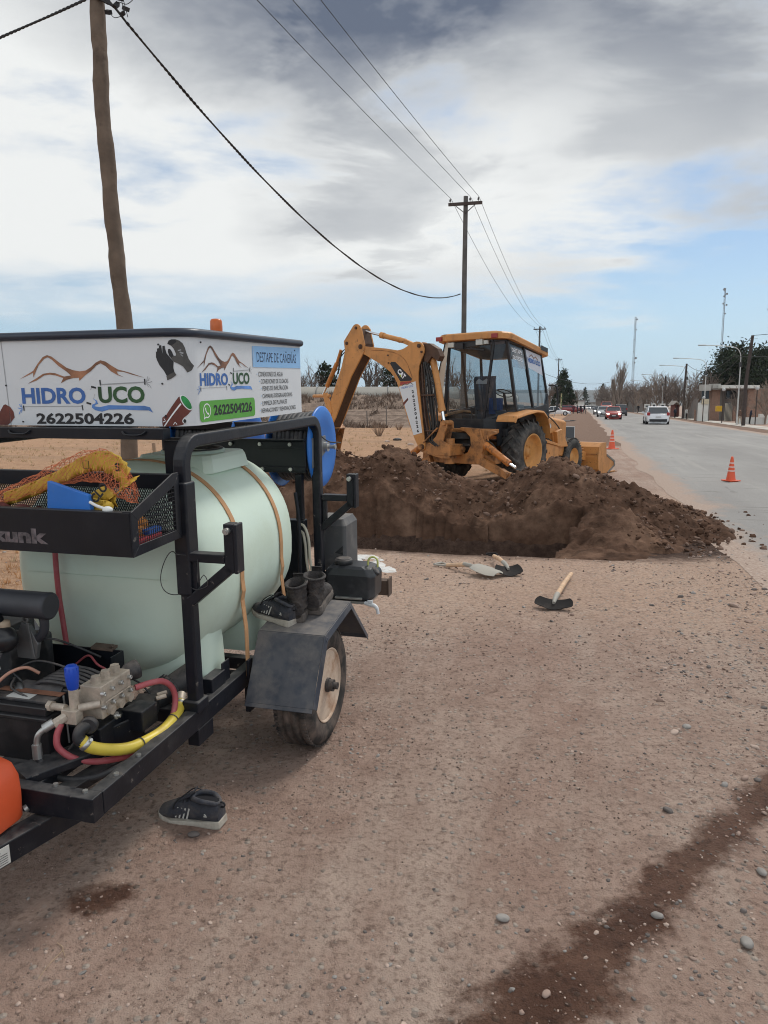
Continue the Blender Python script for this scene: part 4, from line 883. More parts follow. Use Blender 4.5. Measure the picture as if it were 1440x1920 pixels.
def net():
    r = rooted('net_bag', 'orange open-mesh net bag slumped over the tape in the basket', 'net bag')
    b = MB()
    prof = spline([(-.96, -.9, 1.28), (-.88, -.9, 1.30), (-.78, -.88, 1.335), (-.68, -.865, 1.37), (-.58, -.86, 1.395), (-.48, -.865, 1.395), (-.40, -.885, 1.35), (-.345, -.9, 1.31)], 5)
    n = len(prof); rad = np.interp(np.linspace(0, 1, n), [0, .12, .3, .55, .7, .85, 1], [.02, .035, .045, .07, .085, .08, .03]); K = 16; G = []
    for i, p in enumerate(prof):
        G.append([p+Vector((.008*math.sin(k*2.1+i*.7), rad[i]*.75*math.cos(2*math.pi*k/K), rad[i]*math.sin(2*math.pi*k/K)*(1 if math.sin(2*math.pi*k/K) > 0 else .45)+.004*math.sin(i*1.7+k))) for k in range(K)])
    for i in range(n-1):
        for k in range(K):
            for s in (1, -1): b.tube([G[i][k], G[i+1][(k+s) % K]], .0009, 3, False)
    b.build('netting', K_net, r)
    b = MB(); b.tube(spline([(-1.1, -.93, 1.26), (-1.0, -.93, 1.265), (-.90, -.94, 1.258), (-.80, -.94, 1.255), (-.72, -.94, 1.25)], 5), [.026+.008*math.sin(k*1.3) for k in range(21)], 10); b.build('gathered_end', mat('dark_red_cloth', (.10, .02, .016), .9, var=.5, vs=30, bump=.4), r)
net()
b = MB(); b.prism([(-.652, 1.262), (-.64, 1.378), (-.478, 1.333), (-.47, 1.262)], (0, -.975, 0), (1, 0, 0), (0, 0, 1), (0, .02, 0)); M_ = b
o = M_.build('blue_box', K_blue, None, .002); o.matrix_world = TM; tag(o, 'bright blue plastic panel leaning on the front edge of the basket', 'panel')
b = MB(); b.tube(spline([(-.465, -.985, 1.312), (-.44, -.985, 1.300), (-.42, -.98, 1.292), (-.40, -.975, 1.285)], 5), .0055, 8); b.ball((-.40, -.98, 1.286), (.02, .014, .013))
o = b.build('white_tool', flat('white_plastic_bit', (.75, .76, .75)), None); o.matrix_world = TM; tag(o, 'small white plastic hand tool lying on the tape', 'tool')
b = MB()
for k, (x, y, z, r_) in enumerate([(-.42, -.80, 1.20, .04), (-.36, -.86, 1.18, .03), (-.5, -.84, 1.18, .035)]): b.ball((x, y, z), (r_*1.3, r_, r_*.9), 12, 8)
o = b.build('crumpled_rag', mat('orange_rag', (.55, .22, .05), .8, var=.5, vs=25, bump=.6, bs=30), None); o.matrix_world = TM; tag(o, 'crumpled orange rag seen through the basket side mesh', 'rag')
b = MB(); b.bb((-.36, -.96, 1.138), (-.308, -.80, 1.178)); b.cur = 1; b.bb((-.34, -.88, 1.179), (-.309, -.80, 1.2)); o = b.build('carton', [flat('carton_red', (.45, .06, .07)), flat('carton_blue', (.04, .12, .4))], None, .004); o.matrix_world = TM; tag(o, 'small red and blue packet behind the basket side mesh', 'packet')

# ------ engine, battery, pump and hoses
def engine():
    root = empty('engine'); root.parent = tr
    E_ = mat('engine_casting', (.05, .052, .056), .5, .2, var=.3, vs=12, dirt=.5, dc=(.2, .17, .15), dscale=14, up=.4)
    b = MB(); b.bb((-1.22, -1.0, .44), (-.86, -.76, .74)); b.cyl((-1.2, -.93, .66), (-.86, -.93, .66), .13, n=28); b.bb((-1.1, -1.0, .74), (-.92, -.78, .80)); b.build('engine_block', E_, root, .012, 3)
    b = MB(); b.cyl((-1.4, -.95, .912), (-.70, -.95, .912), .050, n=32); b.lathe([(.0505, 0), (.0505, .006), (.044, .010)], (-.705, -.95, .912), (1, 0, 0), 32, True, True); b.tube(spline([(-.735, -.95, .875), (-.735, -.945, .84), (-.75, -.94, .80), (-.79, -.935, .765), (-.83, -.93, .74)], 5), .017, 12); b.build('muffler', mat('muffler_black', (.035, .037, .045), .55, var=.2, vs=9), root)
    b = MB(); b.lathe([(.02, 0), (.05, .01), (.07, .03), (.075, .06), (.06, .09), (.02, .1)], (-.93, -1.05, .80), (.3, .1, 1), 20); b.ball((-.85, -1.03, .80), (.06, .05, .05)); b.ball((-.93, -1.04, .86), (.045, .04, .03)); b.build('air_filter', mat('engine_plastic', (.014, .014, .016), .3, var=.3), root)
    b = MB(); b.lathe([(.001, .022), (.022, .022), (.024, .01), (.024, 0)], (-.85, -1.02, .843), (.1, 0, 1), 16); b.build('filler_cap', mat('cap_tan', (.36, .27, .19), .6), root)
    b = MB(); b.prism([(-.88, .70), (-.78, .70), (-.765, .76), (-.80, .83), (-.83, .84), (-.86, .78)], (0, -.955, 0), (1, 0, 0), (0, 0, 1), (0, .02, 0)); b.lathe([(.007, 0), (.014, 0), (.014, .008), (.007, .008)], (-.805, -.962, .855), (0, 1, 0), 14); b.bar((-.80, -.958, .84), (-.785, -.958, .71), .012, .006, (0, 1, 0)); b.build('mount_lug', mat('cast_grey', (.16, .16, .16), .5, .5), root, .002)
    b = MB(); M = Matrix.Translation((-.905, -1.06, .70))@Euler((R(70), R(-22), R(15))).to_matrix().to_4x4()
    b.prism([(-.05, -.028), (.05, -.028), (.05, .028), (-.05, .028)], M@Vector((0, 0, 0)), M.to_3x3()@Vector((1, 0, 0)), M.to_3x3()@Vector((0, 1, 0)), M.to_3x3()@Vector((0, 0, .002))); b.cur = 1
    for k in range(4): b.prism([(-.044, -.02+k*.012), (.04, -.02+k*.012), (.04, -.0165+k*.012), (-.044, -.0165+k*.012)], M@Vector((0, 0, .0022)), M.to_3x3()@Vector((1, 0, 0)), M.to_3x3()@Vector((0, 1, 0)), M.to_3x3()@Vector((0, 0, .0006)))
    b.build('label_plate', [flat('silver_label', (.6, .62, .6)), V_blk], root)
    b = MB(); b.bb((-1.02, -.725, .47), (-.575, -.719, .668)); b.bb((-.5745, -.80, .47), (-.569, -.719, .668)); b.build('back_plate', K_steel2, root, .001, 1)
    b = MB(); b.box((-.66, -.715, .672), (.09, .05, .012), (0, .1, .2)); b.bar((-.63, -.72, .675), (-.60, -.74, .69), .01, .006); b.build('latch', K_rust, root, .002)
engine()
def wiring():
    r = random.Random(5); root = empty('wiring'); root.parent = tr
    for k, (p, q, m) in enumerate([((-.86, -.98, .66), (-.62, -.9, .63), K_black), ((-.90, -1.0, .60), (-.72, -1.08, .61), K_black), ((-.78, -.74, .60), (-.60, -.80, .62), K_red), ((-1.0, -1.02, .72), (-.80, -1.0, .62), K_hose), ((-.57, -.75, .56), (-.47, -.70, .48), K_hose), ((-.55, -1.1, .44), (-.50, -.95, .42), K_black), ((-.84, -.90, .74), (-.66, -.74, .64), K_hose)]):
        p, q = Vector(p), Vector(q); b = MB(); b.tube(spline([p, p.lerp(q, .3)+Vector((r.uniform(-.02, .02), r.uniform(-.02, .02), .04)), p.lerp(q, .65)+Vector((r.uniform(-.03, .03), r.uniform(-.02, .02), .02)), q], 6), .0045, 6); b.build('cable', m, root)
    for x, y, z in ((-.30, -1.18, .4255), (-.30, -1.05, .4255), (-.45, -1.29, .427), (-.33, -1.30, .427), (-.58, -1.25, .406), (-.57, -.85, .406), (-.96, -1.1, .406)): b = MB(); b.cyl((x, y, z), (x, y, z+.008), .009, n=6); b.build('frame_bolt', K_zinc, root)
wiring()
def battery():
    root = empty('battery'); root.parent = tr
    b = MB(); b.bb((-.86, -1.135, .40), (-.60, -.965, .555)); b.bb((-.865, -1.14, .552), (-.595, -.96, .568)); b.bb((-.85, -1.125, .568), (-.61, -.975, .60)); b.build('case', mat('battery_black', (.018, .018, .02), .4, var=.2, dirt=.3, dc=(.12, .1, .1), dscale=9), root, .004)
    b = MB(); b.bb((-.86, -1.10, .6005), (-.61, -1.035, .612)); b.bb((-.86, -1.03, .6005), (-.61, -.985, .612)); b.build('vent_strip', K_black, root, .003)
    b = MB(); b.bb((-.80, -1.095, .6125), (-.70, -1.055, .6135)); b.bb((-.71, -1.02, .6125), (-.645, -.995, .6135)); b.build('white_sticker', flat('sticker', (.6, .6, .57)), root)
    b = MB(); b.bar((-.87, -1.043, .618), (-.60, -1.043, .618), .03, .003); b.build('hold_down_strap', mat('leather_strap', (.22, .1, .06), .8, var=.3, vs=20), root)
    b = MB(); b.cyl((-.598, -1.043, .615), (-.585, -1.05, .44), .004, n=8); b.build('hold_down_rod', K_zinc, root)
    b = MB(); b.bar((-.80, -1.15, .394), (-.55, -1.15, .394), .05, .012); b.bar((-.61, -1.18, .394), (-.56, -.9, .394), .05, .012); b.build('tray', K_steel, root, .002)
    b = MB(); b.tube(spline([(-.87, -1.12, .60), (-.84, -1.11, .645), (-.80, -1.07, .69), (-.76, -1.03, .70), (-.73, -1.0, .67)], 6), .006, 8); b.build('cable', mat('salmon_cable', (.45, .24, .17), .6), root)
    b = MB(); b.box((-.852, -1.11, .625), (.04, .03, .025), (.3, .2, .4)); b.ball((-.87, -1.10, .645), (.02, .02, .013)); b.build('terminal', mat('terminal_blue', (.03, .13, .22), .4), root)
battery()
def pump():
    root = empty('pump'); root.parent = tr
    X = Vector((1, 0, 0))
    b = MB(); x = -.44
    b.bb((-.52, -1.05, .545), (-.435, -.875, .665)); b.bb((-.54, -1.04, .575), (-.52, -.885, .64)); b.bb((-.434, -1.035, .600), (-.428, -.885, .606))
    for k in range(3):
        y = -1.015+k*.055
        b.cyl((-.478, y, .66), (-.478, y, .682), .020, n=6); b.cyl((-.478, y, .682), (-.478, y, .690), .017, n=6)
        b.cyl((-.436, y+.004, .568), (-.418, y+.004, .566), .018, n=6)
        b.cyl((-.50, y, .60), (-.45, y, .60), .022, n=16)
    b.build('manifold', K_brass, root, .004)
    for k in range(4):
        y = -1.045+k*.052
        for z in (.640, .590): b = MB(); b.cyl((-.436, y, z), (-.424, y, z), .0085, n=14); b.lathe([(.0075, 0), (.0075, .003), (.0042, .003), (.0042, 0)], (-.4239, y, z), (1, 0, 0), 12); b.build('manifold_bolt', K_zinc, root)
    b = MB(); b.bb((-.74, -1.02, .50), (-.545, -.86, .625))
    for k in range(7): b.tube(spline([(-.56, -1.015+k*.024, .628), (-.62, -1.015+k*.024, .645), (-.70, -1.013+k*.024, .645), (-.745, -1.01+k*.024, .628)], 4), .008, 8)
    b.cyl((-.80, -1.0, .60), (-.62, -1.0, .60), .035); b.build('crankcase', mat('pump_black', (.03, .031, .035), .45, var=.3, dirt=.5, dc=(.17, .15, .14), dscale=12, up=.5), root, .006)
    b = MB(); b.lathe([(.022, .0), (.034, .004), (.034, .014), (.022, .018), (.022, .03)], (-.80, -1.02, .60), (-.5, -1, .2), 20); b.build('pulley', mat('pulley_grey', (.14, .14, .14), .4, .5), root)
    b = MB(); b.cyl((-.515, -1.09, .60), (-.515, -1.09, .672), .017, n=14); b.box((-.52, -1.10, .575), (.06, .04, .05)); b.cyl((-.60, -1.10, .60), (-.545, -1.10, .60), .013, n=12); b.cyl((-.615, -1.10, .60), (-.598, -1.10, .60), .02, n=6); b.cyl((-.50, -1.09, .60), (-.44, -1.05, .605), .014, n=12); b.cyl((-.535, -1.11, .575), (-.565, -1.14, .555), .018, n=6); b.build('regulator_valve', K_brass, root, .002)
    b = MB(); b.lathe([(.016, .0), (.019, .006), (.023, .04), (.024, .06), (.021, .082), (.017, .088), (.001, .089)], (-.515, -1.09, .668), (0, 0, 1), 24)
    for k in range(10): a = k*.628; b.box((-.515+.0215*math.cos(a), -1.09+.0215*math.sin(a), .742), (.004, .003, .016), (0, 0, a))
    b.build('blue_knob', mat('knob_blue', (.01, .07, .50), .35, var=.08), root, .001)
    b = MB(); b.tube(spline([(-.56, -1.135, .56), (-.585, -1.16, .548), (-.605, -1.175, .525), (-.61, -1.18, .49)], 5), .0105, 12); b.cyl((-.565, -1.14, .562), (-.59, -1.162, .546), .0165, n=14); b.cyl((-.61, -1.18, .495), (-.608, -1.182, .445), .0165, n=8); b.build('elbow_fitting', K_zinc, root, .001)
    b = MB(); b.tube(spline([(-.608, -1.182, .45), (-.59, -1.18, .41), (-.55, -1.17, .378), (-.49, -1.15, .362), (-.42, -1.11, .365), (-.36, -1.04, .385), (-.335, -.99, .40)], 7), .0125, 12); b.build('grey_hose', K_hose, root)
    b = MB(); b.tube(spline([(-.545, -1.13, .555), (-.55, -1.15, .515), (-.54, -1.155, .475), (-.50, -1.13, .43), (-.45, -1.08, .40), (-.40, -1.01, .385), (-.35, -.93, .382)], 7), .0115, 12)
    b.tube(spline([(-.425, -.865, .588), (-.39, -.82, .592), (-.37, -.77, .58), (-.355, -.735, .545), (-.35, -.72, .495), (-.35, -.735, .445), (-.35, -.77, .41), (-.352, -.82, .39)], 7), .0115, 12); b.build('red_hose', K_red, root)
    b = MB(); b.tube(spline([(-.47, -1.125, .50), (-.445, -1.11, .47), (-.41, -1.06, .44), (-.375, -1.0, .42), (-.35, -.93, .415), (-.335, -.85, .415), (-.34, -.77, .42), (-.35, -.71, .43), (-.362, -.66, .445)], 7), .0215, 14); b.build('yellow_hose', K_yel, root)
    b = MB(); b.lathe([(.0235, 0), (.0255, .002), (.0255, .014), (.0235, .016)], (-.463, -1.122, .492), (.5, .3, -.62), 20, True, True); b.lathe([(.0235, 0), (.0255, .002), (.0255, .012), (.0235, .014)], (-.36, -.67, .438), (-.1, .4, .3), 20, True, True); b.cyl((-.44, -1.12, .50), (-.43, -1.125, .507), .006, n=8); b.build('hose_clamp', K_zinc, root)
    for c, ax in (((-.357, -.955, .416), (.25, 1, -.1)), ((-.341, -.76, .421), (-.05, 1, .2))): b = MB(); b.lathe([(.0225, -.002), (.0245, -.002), (.0245, .002), (.0225, .002)], c, ax, 16); b.build('cable_tie', K_black, root)
    b = MB(); b.tube(spline([(-.46, -1.09, .545), (-.475, -1.12, .535), (-.478, -1.13, .51), (-.47, -1.125, .495)], 5), .021, 14); b.lathe([(.026, 0), (.03, .003), (.03, .02), (.026, .023)], (-.46, -1.085, .545), (.3, -1, 0), 20, True, True); b.build('inlet_elbow', K_black, root)
    b = MB(); b.lathe([(.018, 0), (.022, .03), (.032, .045), (.037, .075), (.037, .088), (.03, .088)], (-.50, -.875, .625), (.55, 1, .12), 24, True, True); b.build('breather_funnel', K_black, root)
    b = MB(); b.cyl((-.50, -.66, .43), (-.40, -.48, .50), .052, n=24); b.lathe([(.054, 0), (.062, .004), (.062, .026), (.054, .03)], Vector((-.465, -.60, .455)), (.5, .9, .35), 28, True, True); b.box((-.47, -.74, .45), (.08, .10, .075), (0, 0, .35)); b.cyl((-.50, -.86, .45), (-.45, -.74, .45), .03); b.build('water_filter', K_black, root, .004)
    b = MB()
    for k in range(16): a = k/16*6.283; M = Matrix.Translation((-.458, -.588, .46))@Vector((.5, .9, .35)).normalized().to_track_quat('Z', 'X').to_matrix().to_4x4(); b.add([M@Vector((.0625*math.cos(a+q)*w_, .0625*math.sin(a+q)*w_, h)) for w_ in (1, 1.06) for q in (-.06, .06) for h in (-.013, .013)], [(0, 1, 3, 2), (4, 6, 7, 5), (0, 4, 5, 1), (2, 3, 7, 6), (0, 2, 6, 4), (1, 5, 7, 3)])
    b.build('filter_ring', K_black, root)
    b = MB(); b.cyl((-.37, -.655, .445), (-.385, -.62, .46), .02, n=14); b.cyl((-.425, -.73, .50), (-.40, -.70, .502), .009, n=8); b.cyl((-.41, -.76, .50), (-.385, -.73, .502), .009, n=8); b.build('brass_tail', K_brass, root)
    b = MB(); b.bb((-.60, -1.04, .405), (-.46, -.86, .50)); b.bar((-.50, -1.06, .425), (-.42, -.84, .425), .01, .10); b.bb((-.47, -.9, .43), (-.38, -.80, .51)); b.bar((-.62, -1.26, .42), (-.50, -1.04, .42), .12, .03); b.build('pump_mount', K_steel, root, .004)
    b = MB(); b.cyl((-.475, -1.27, .395), (-.535, -1.33, .36), .0055, n=8); b.cyl((-.47, -1.265, .398), (-.482, -1.277, .391), .013, n=8); b.cyl((-.533, -1.328, .361), (-.54, -1.336, .356), .013, n=10); b.build('mount_bolt', K_zinc, root)
    b = MB(); b.cyl((-.432, -.99, .535), (-.41, -.985, .533), .007, n=8); b.cyl((-.425, -.99, .535), (-.42, -.989, .535), .014, n=10); b.build('mount_bolt', K_zinc, root)
pump()
def reels():
    b = MB(); y = .70
    b.bb((XL+.03, y-.006, 1.2), (-.335, y, 1.386)); b.bb((XL+.03, y-.03, 1.383), (-.335, y-.0, 1.389)); b.bb((-.61, y-.016, 1.21), (-.337, y-.007, 1.235)); b.bb((-.61, y-.016, 1.335), (-.337, y-.007, 1.375))
    # opening beside the solid part
    o = b.build('reel_mount_plate', K_steel2, tr, .002)
    b = MB()
    for x in (-.42, -.60, -.78, -1.0): b.cyl((x, y-.016, 1.36), (x, y-.026, 1.36), .0105, n=12); b.cyl((x, y-.026, 1.36), (x, y-.029, 1.36), .006, n=6)
    for x in (-.42, -.59): b.cyl((x, y-.016, 1.222), (x, y-.026, 1.222), .0105, n=12)
    b.build('plate_bolt', K_zinc, o)
    for xc, wd in ((-.455, .25), (-1.0, .40)):
        r = empty('hose_reel'); r.parent = tr; r.location = (xc, .945, 1.325)
        for s in (-1, 1):
            b = MB(); b.lathe([(.03, 0), (.12, .0), (.15, .006*s), (.205, .008*s), (.228, .0), (.235, -.004*s), (.235, .002*s), (.228, .008*s), (.203, .015*s), (.15, .013*s), (.12, .006*s), (.03, .006*s)], (s*wd/2, 0, 0), (1, 0, 0), 56); b.build('flange', K_blue, r)
        b = MB(); b.cyl((-wd/2, 0, 0), (wd/2, 0, 0), .12, n=40)
        nl = int(wd/.03)
        pts = []
        for k in range(nl*28+1): a = k/28*2*math.pi; xx = -wd/2+.02+(wd-.04)*k/(nl*28); rr = .186+.004*math.sin(a*.37); pts.append((xx, rr*math.cos(a), rr*math.sin(a)))
        b.tube(pts, .0155, 8); pts = [(p[0]*.9+.004, p[1]*.84, p[2]*.84) for p in pts]; b.tube(pts, .0155, 6); b.build('coiled_hose', K_hose, r)
        if xc > -.5:
            b = MB(); b.cyl((.12, 0, 0), (.165, 0, 0), .028, n=20); b.cyl((.16, 0, 0), (.205, 0, 0), .012, n=12); b.cyl((.20, 0, 0), (.21, 0, 0), .016, n=8); b.build('hub', K_zinc, r)
            b = MB(); b.prism([(-.2, .065), (.015, .065), (.03, .02), (.02, -.03), (-.2, -.105)], (.137, 0, 0), (0, 1, 0), (0, 0, 1), (.006, 0, 0)); b.build('side_plate', mat('galvanised_grey', (.2, .21, .22), .5, .4, var=.2, vs=9), r, .002)
            b = MB(); b.tube(spline([(.15, -.17, .11), (.17, -.10, .06), (.18, -.02, .03), (.2, .06, .02), (.21, .09, .015)], 6), .004, 6); b.build('cable', K_hose, r)
reels()
def rear():
    b = MB(); b.loft([[(x, y, z) for x, y in ((-.37, .92), (-.20, .92), (-.19, .94), (-.19, 1.16), (-.37, 1.16))] for z in (.59, .86)]+[[(x, y, .898) for x, y in ((-.37, .94), (-.215, .94), (-.21, .95), (-.21, 1.14), (-.37, 1.14))]], True, False)
    o = b.build('plastic_locker', K_grey, tr, .012, 3)
    b = MB(); b.prism([(-.255, .70), (-.205, .745), (-.205, .69)], (0, .9195, 0), (1, 0, 0), (0, 0, 1), (0, -.003, 0)); b.build('locker_recess', K_black, o)
    b = MB(); b.bb((XL, 1.01, .43), (.04, 1.07, .52)); b.build('rear_crossbeam', K_rust, tr, .003)
    b = MB(); b.bb((.041, 1.0, .425), (.05, 1.08, .535)); b.build('tail_end_plate', K_rust, tr, .003)
    b = MB(); b.bb((-.70, .70, .5), (-.36, .76, .93)); b.bb((-.41, .71, .93), (-.37, .75, 1.19)); b.tube(spline([(-.36, .62, .60), (-.355, .62, .8), (-.36, .63, .95), (-.38, .64, 1.1)], 4), .011, 8); b.build('rear_frame', K_steel2, tr, .004)
    for dx, m in ((0, mat('cream_hose', (.5, .47, .38), .5)),):
        b = MB(); b.tube(spline([(-.42, .72, .92), (-.36, .70, .90), (-.33, .69, .83), (-.325, .69, .72), (-.31, .69, .62)], 5), .008, 8); b.tube(spline([(-.44, .72, .89), (-.375, .705, .87), (-.35, .69, .8), (-.345, .69, .7), (-.33, .69, .61)], 5), .008, 8); b.build('cream_hose', m, tr)
    b = MB(); b.bb((-.20, .74, .475), (-.04, .76, .487)); b.bb((-.33, .76, .445), (.0, .95, .46)); b.build('jug_shelf', K_zinc, tr, .002)
rear()
def jug():
    r = rooted('water_jug', 'squat black plastic water jug with screw cap and white tap behind the mudguard', 'jug', (-.125, .86, .46))
    def rr(z, w, d, c): return [(x*1., y, z) for x, y in ((-w+c, -d), (w-c, -d), (w, -d+c), (w, d-c), (w-c, d), (-w+c, d), (-w, d-c), (-w, -d+c))]
    b = MB(); b.loft([rr(.0, .12, .085, .02), rr(.02, .15, .1, .03), rr(.15, .155, .105, .03), rr(.185, .13, .09, .03), rr(.198, .10, .07, .03)], True, False); b.build('body', mat('jug_black', (.03, .032, .036), .38, var=.2, vs=7, dirt=.35, dc=(.16, .16, .16), dscale=9), r, .01, 3)
    b = MB(); b.lathe([(.042, .195), (.052, .198), (.052, .222), (.046, .228), (.001, .228)], (-.05, -.02, 0), (0, 0, 1), 28); b.lathe([(.044, .226), (.044, .232), (.03, .232)], (-.05, -.02, 0), (0, 0, 1), 28, True, True); b.build('cap', K_black, r)
    b = MB(); b.lathe([(.026, 0), (.03, .004), (.03, .022), (.022, .026)], (.13, -.02, .155), (.8, 0, .7), 20, True, True); b.build('side_cap', K_black, r)
    b = MB(); b.tube(spline([(.10, -.03, .20), (.105, -.03, .235), (.13, -.03, .25), (.155, -.03, .235), (.155, -.02, .19)], 6), .006, 8); b.build('vent_tube', mat('yellow_tube', (.55, .58, .2), .4), r)
    b = MB(); b.cyl((.10, -.10, -.005), (.145, -.115, -.012), .011, n=12); b.tube(spline([(.14, -.113, -.01), (.165, -.12, -.012), (.18, -.125, -.03), (.185, -.127, -.055)], 5), [.012]*5+[.011]*5+[.009]*6, 12); b.box((.135, -.113, .01), (.03, .012, .012)); b.build('tap', flat('tap_white', (.7, .72, .74)), r)
jug()
def jerrycan():
    r = rooted('jerrycan', 'orange-red plastic fuel can at the left edge, standing on the trailer drawbar', 'jerrycan', (-.70, -1.43, .337))
    def rr(z, w, d, c): return [(x, y, z) for x, y in ((-w+c, -d), (w-c, -d), (w-c*.3, -d+c*.3), (w, -d+c), (w, d-c), (w-c*.3, d-c*.3), (w-c, d), (-w+c, d), (-w, d-c), (-w, -d+c))]
    b = MB(); b.loft([rr(.0, .16, .075, .03), rr(.012, .178, .088, .035), rr(.10, .18, .09, .035), rr(.155, .178, .088, .035), rr(.195, .165, .08, .035), rr(.222, .13, .06, .03), rr(.23, .1, .05, .03)], True, True)
    b.build('body', mat('can_orange', (.70, .10, .03), .5, var=.07, vs=8, dirt=.3, dc=(.4, .14, .08), dscale=8, dlo=.55, dhi=.75), r, .004)
    b = MB(); b.tube(spline([(-.08, 0, .22), (-.07, 0, .262), (.0, 0, .268), (.05, 0, .262), (.06, 0, .22)], 5), .013, 10); b.build('handle', mat('can_orange_handle', (.66, .10, .035), .5), r)
    b = MB(); b.lathe([(.03, 0), (.03, .03), (.001, .032)], (-.12, 0, .225), (0, 0, 1), 18); b.build('cap', K_black, r)
jerrycan()

# ------------------------------------------------------------------ footwear
F_up = mat('boot_leather', (.028, .024, .024), .7, var=.4, vs=22, bump=.5, bs=45, dirt=.5, dc=(.15, .12, .1), dscale=14, dlo=.5, dhi=.72)
F_sole = mat('boot_sole', (.10, .085, .075), .85, var=.3, vs=20, dirt=.6, dc=(.25, .2, .17), dscale=20)
F_nvy = mat('sneaker_mesh', (.035, .038, .05), .75, var=.3, vs=30, bump=.3, bs=120, dirt=.65, dc=(.16, .135, .115), dscale=13, dlo=.44, dhi=.68); F_mid = mat('sneaker_midsole', (.50, .46, .39), .7, var=.12, vs=20, dirt=.6, dc=(.27, .22, .18), dscale=25, dlo=.45, dhi=.65)
F_in = mat('shoe_lining', (.008, .008, .012), .9); F_str = flat('stripe_pale', (.55, .54, .5)); F_lace = mat('lace_black', (.012, .012, .014), .8)
# outline of a foot: toe at +y
FO = [(-.115, .030, .028), (-.10, .036, .033), (-.06, .037, .035), (-.01, .037, .034), (.04, .043, .039), (.085, .047, .044), (.12, .042, .041), (.145, .030, .032), (.158, .015, .018)]
def foot_ring(y, wl, wr, z0, z1, n=16, top=.35, hole=0, dx=0):
    out = []
    for k in range(n):
        a = 2*math.pi*k/n; c, s = math.cos(a), math.sin(a)
        w = wr if c > 0 else wl
        x = w*math.copysign(abs(c)**.7, c); z = (z0+z1)/2+(z1-z0)/2*math.copysign(abs(s)**.75, s)
        if s > 0: x *= 1-top*s
        out.append((x+dx, y, z))
    return out
def sole(b, h, grow=1.06, z=0., wave=0.):
    rs = []
    Lr = [(y, wl*grow, wr*grow) for y, wl, wr in FO]
    side = [(wr, y) for y, wl, wr in Lr]+[(-wl, y) for y, wl, wr in Lr[::-1]]
    n = len(side); 
    def zt(y): return h+.012*max(0, (-y-.0)/.115)+wave*math.sin(y*55)+(.010 if y > .13 else 0)
    def zb(y): return z+(.012*((y-.09)/.065)**2 if y > .09 else 0)
    b.loft([[(x*.97, y*.99, zb(y)) for x, y in side], [(x, y, zb(y)+.006) for x, y in side], [(x*.985, y, zt(y)-.004) for x, y in side], [(x*.95, y*.985, zt(y)) for x, y in side]], True, False)
def sneaker(M, label, flip=1):
    r = empty('sneaker', label=label, cat='shoe', group='worn work shoes'); r.matrix_world = M
    b = MB(); sole(b, .021, 1.04, 0, .003); b.build('sole', F_mid, r, .003)
    b = MB(); tops = [.100, .108, .106, .110, .104, .082, .066, .054, .034]
    rs = [foot_ring(y*.985, wl*.98, wr*.98, .016, t, 18, .38) for (y, wl, wr), t in zip(FO, tops)]
    b.loft(rs, True, True); o = b.build('upper', F_nvy, r)
    # padded collar round the opening
    ring = [(0.0+.030*math.cos(a), -.055+.054*math.sin(a), .107+.009*math.cos(2*a)+.014*max(0, math.sin(a))) for a in np.linspace(0, 2*math.pi, 22)[:-1]]
    b = MB(); b.tube(ring+ring[:2], .0095, 8); b.build('collar', F_nvy, r)
    b = MB(); b.prism([(p[0]*.9, p[1]) for p in ring], (0, 0, .1115), (1, 0, 0), (0, 1, 0), (0, 0, -.004)); b.build('opening', F_in, r)
    b = MB(); b.loft([[(x, y, z) for x, z in ((-.02, 0+h), (.02, 0+h), (.016, .008+h), (-.016, .008+h))] for y, h in ((.055, .090), (.03, .106), (.0, .122), (-.015, .142))], True, True); b.build('tongue', F_nvy, r)
    b = MB()
    for k in range(5):
        y = .065-k*.017; z = .086+k*.008; b.tube(spline([(-.024, y, z-.008), (0, y+.004, z+.005), (.024, y-.003, z-.008)], 4), .0028, 6)
    b.tube(spline([(0, -.0, .124), (-.02, .02, .13), (-.04, .05, .105), (-.045, .065, .075), (-.02, .07, .085), (.0, .03, .118), (.02, .0, .135), (.036, -.03, .115)], 5), .0025, 6); b.build('laces', F_lace, r)
    b = MB()
    for s in (-1, 1):
        for k in range(4):
            y = .055-k*.016; b.bar((s*.0425, y+.006, .036), (s*.034, y-.006, .078), .0055, .003, (s, 0, .4))
    b.build('stripes', F_str, r)
    b = MB(); b.lathe([(.010, -.003), (.014, -.003), (.014, .003), (.010, .003)], (0, -.120, .092), (1, 0, 0), 14); b.build('heel_loop', F_lace, r)
    b = MB()
    for s in (-1, 1): b.box((s*.0375, -.065, .055), (.003, .013, .004)); b.box((s*.037, -.065, .062), (.003, .009, .003), (.5, 0, 0))
    b.build('mark', F_str, r); return r
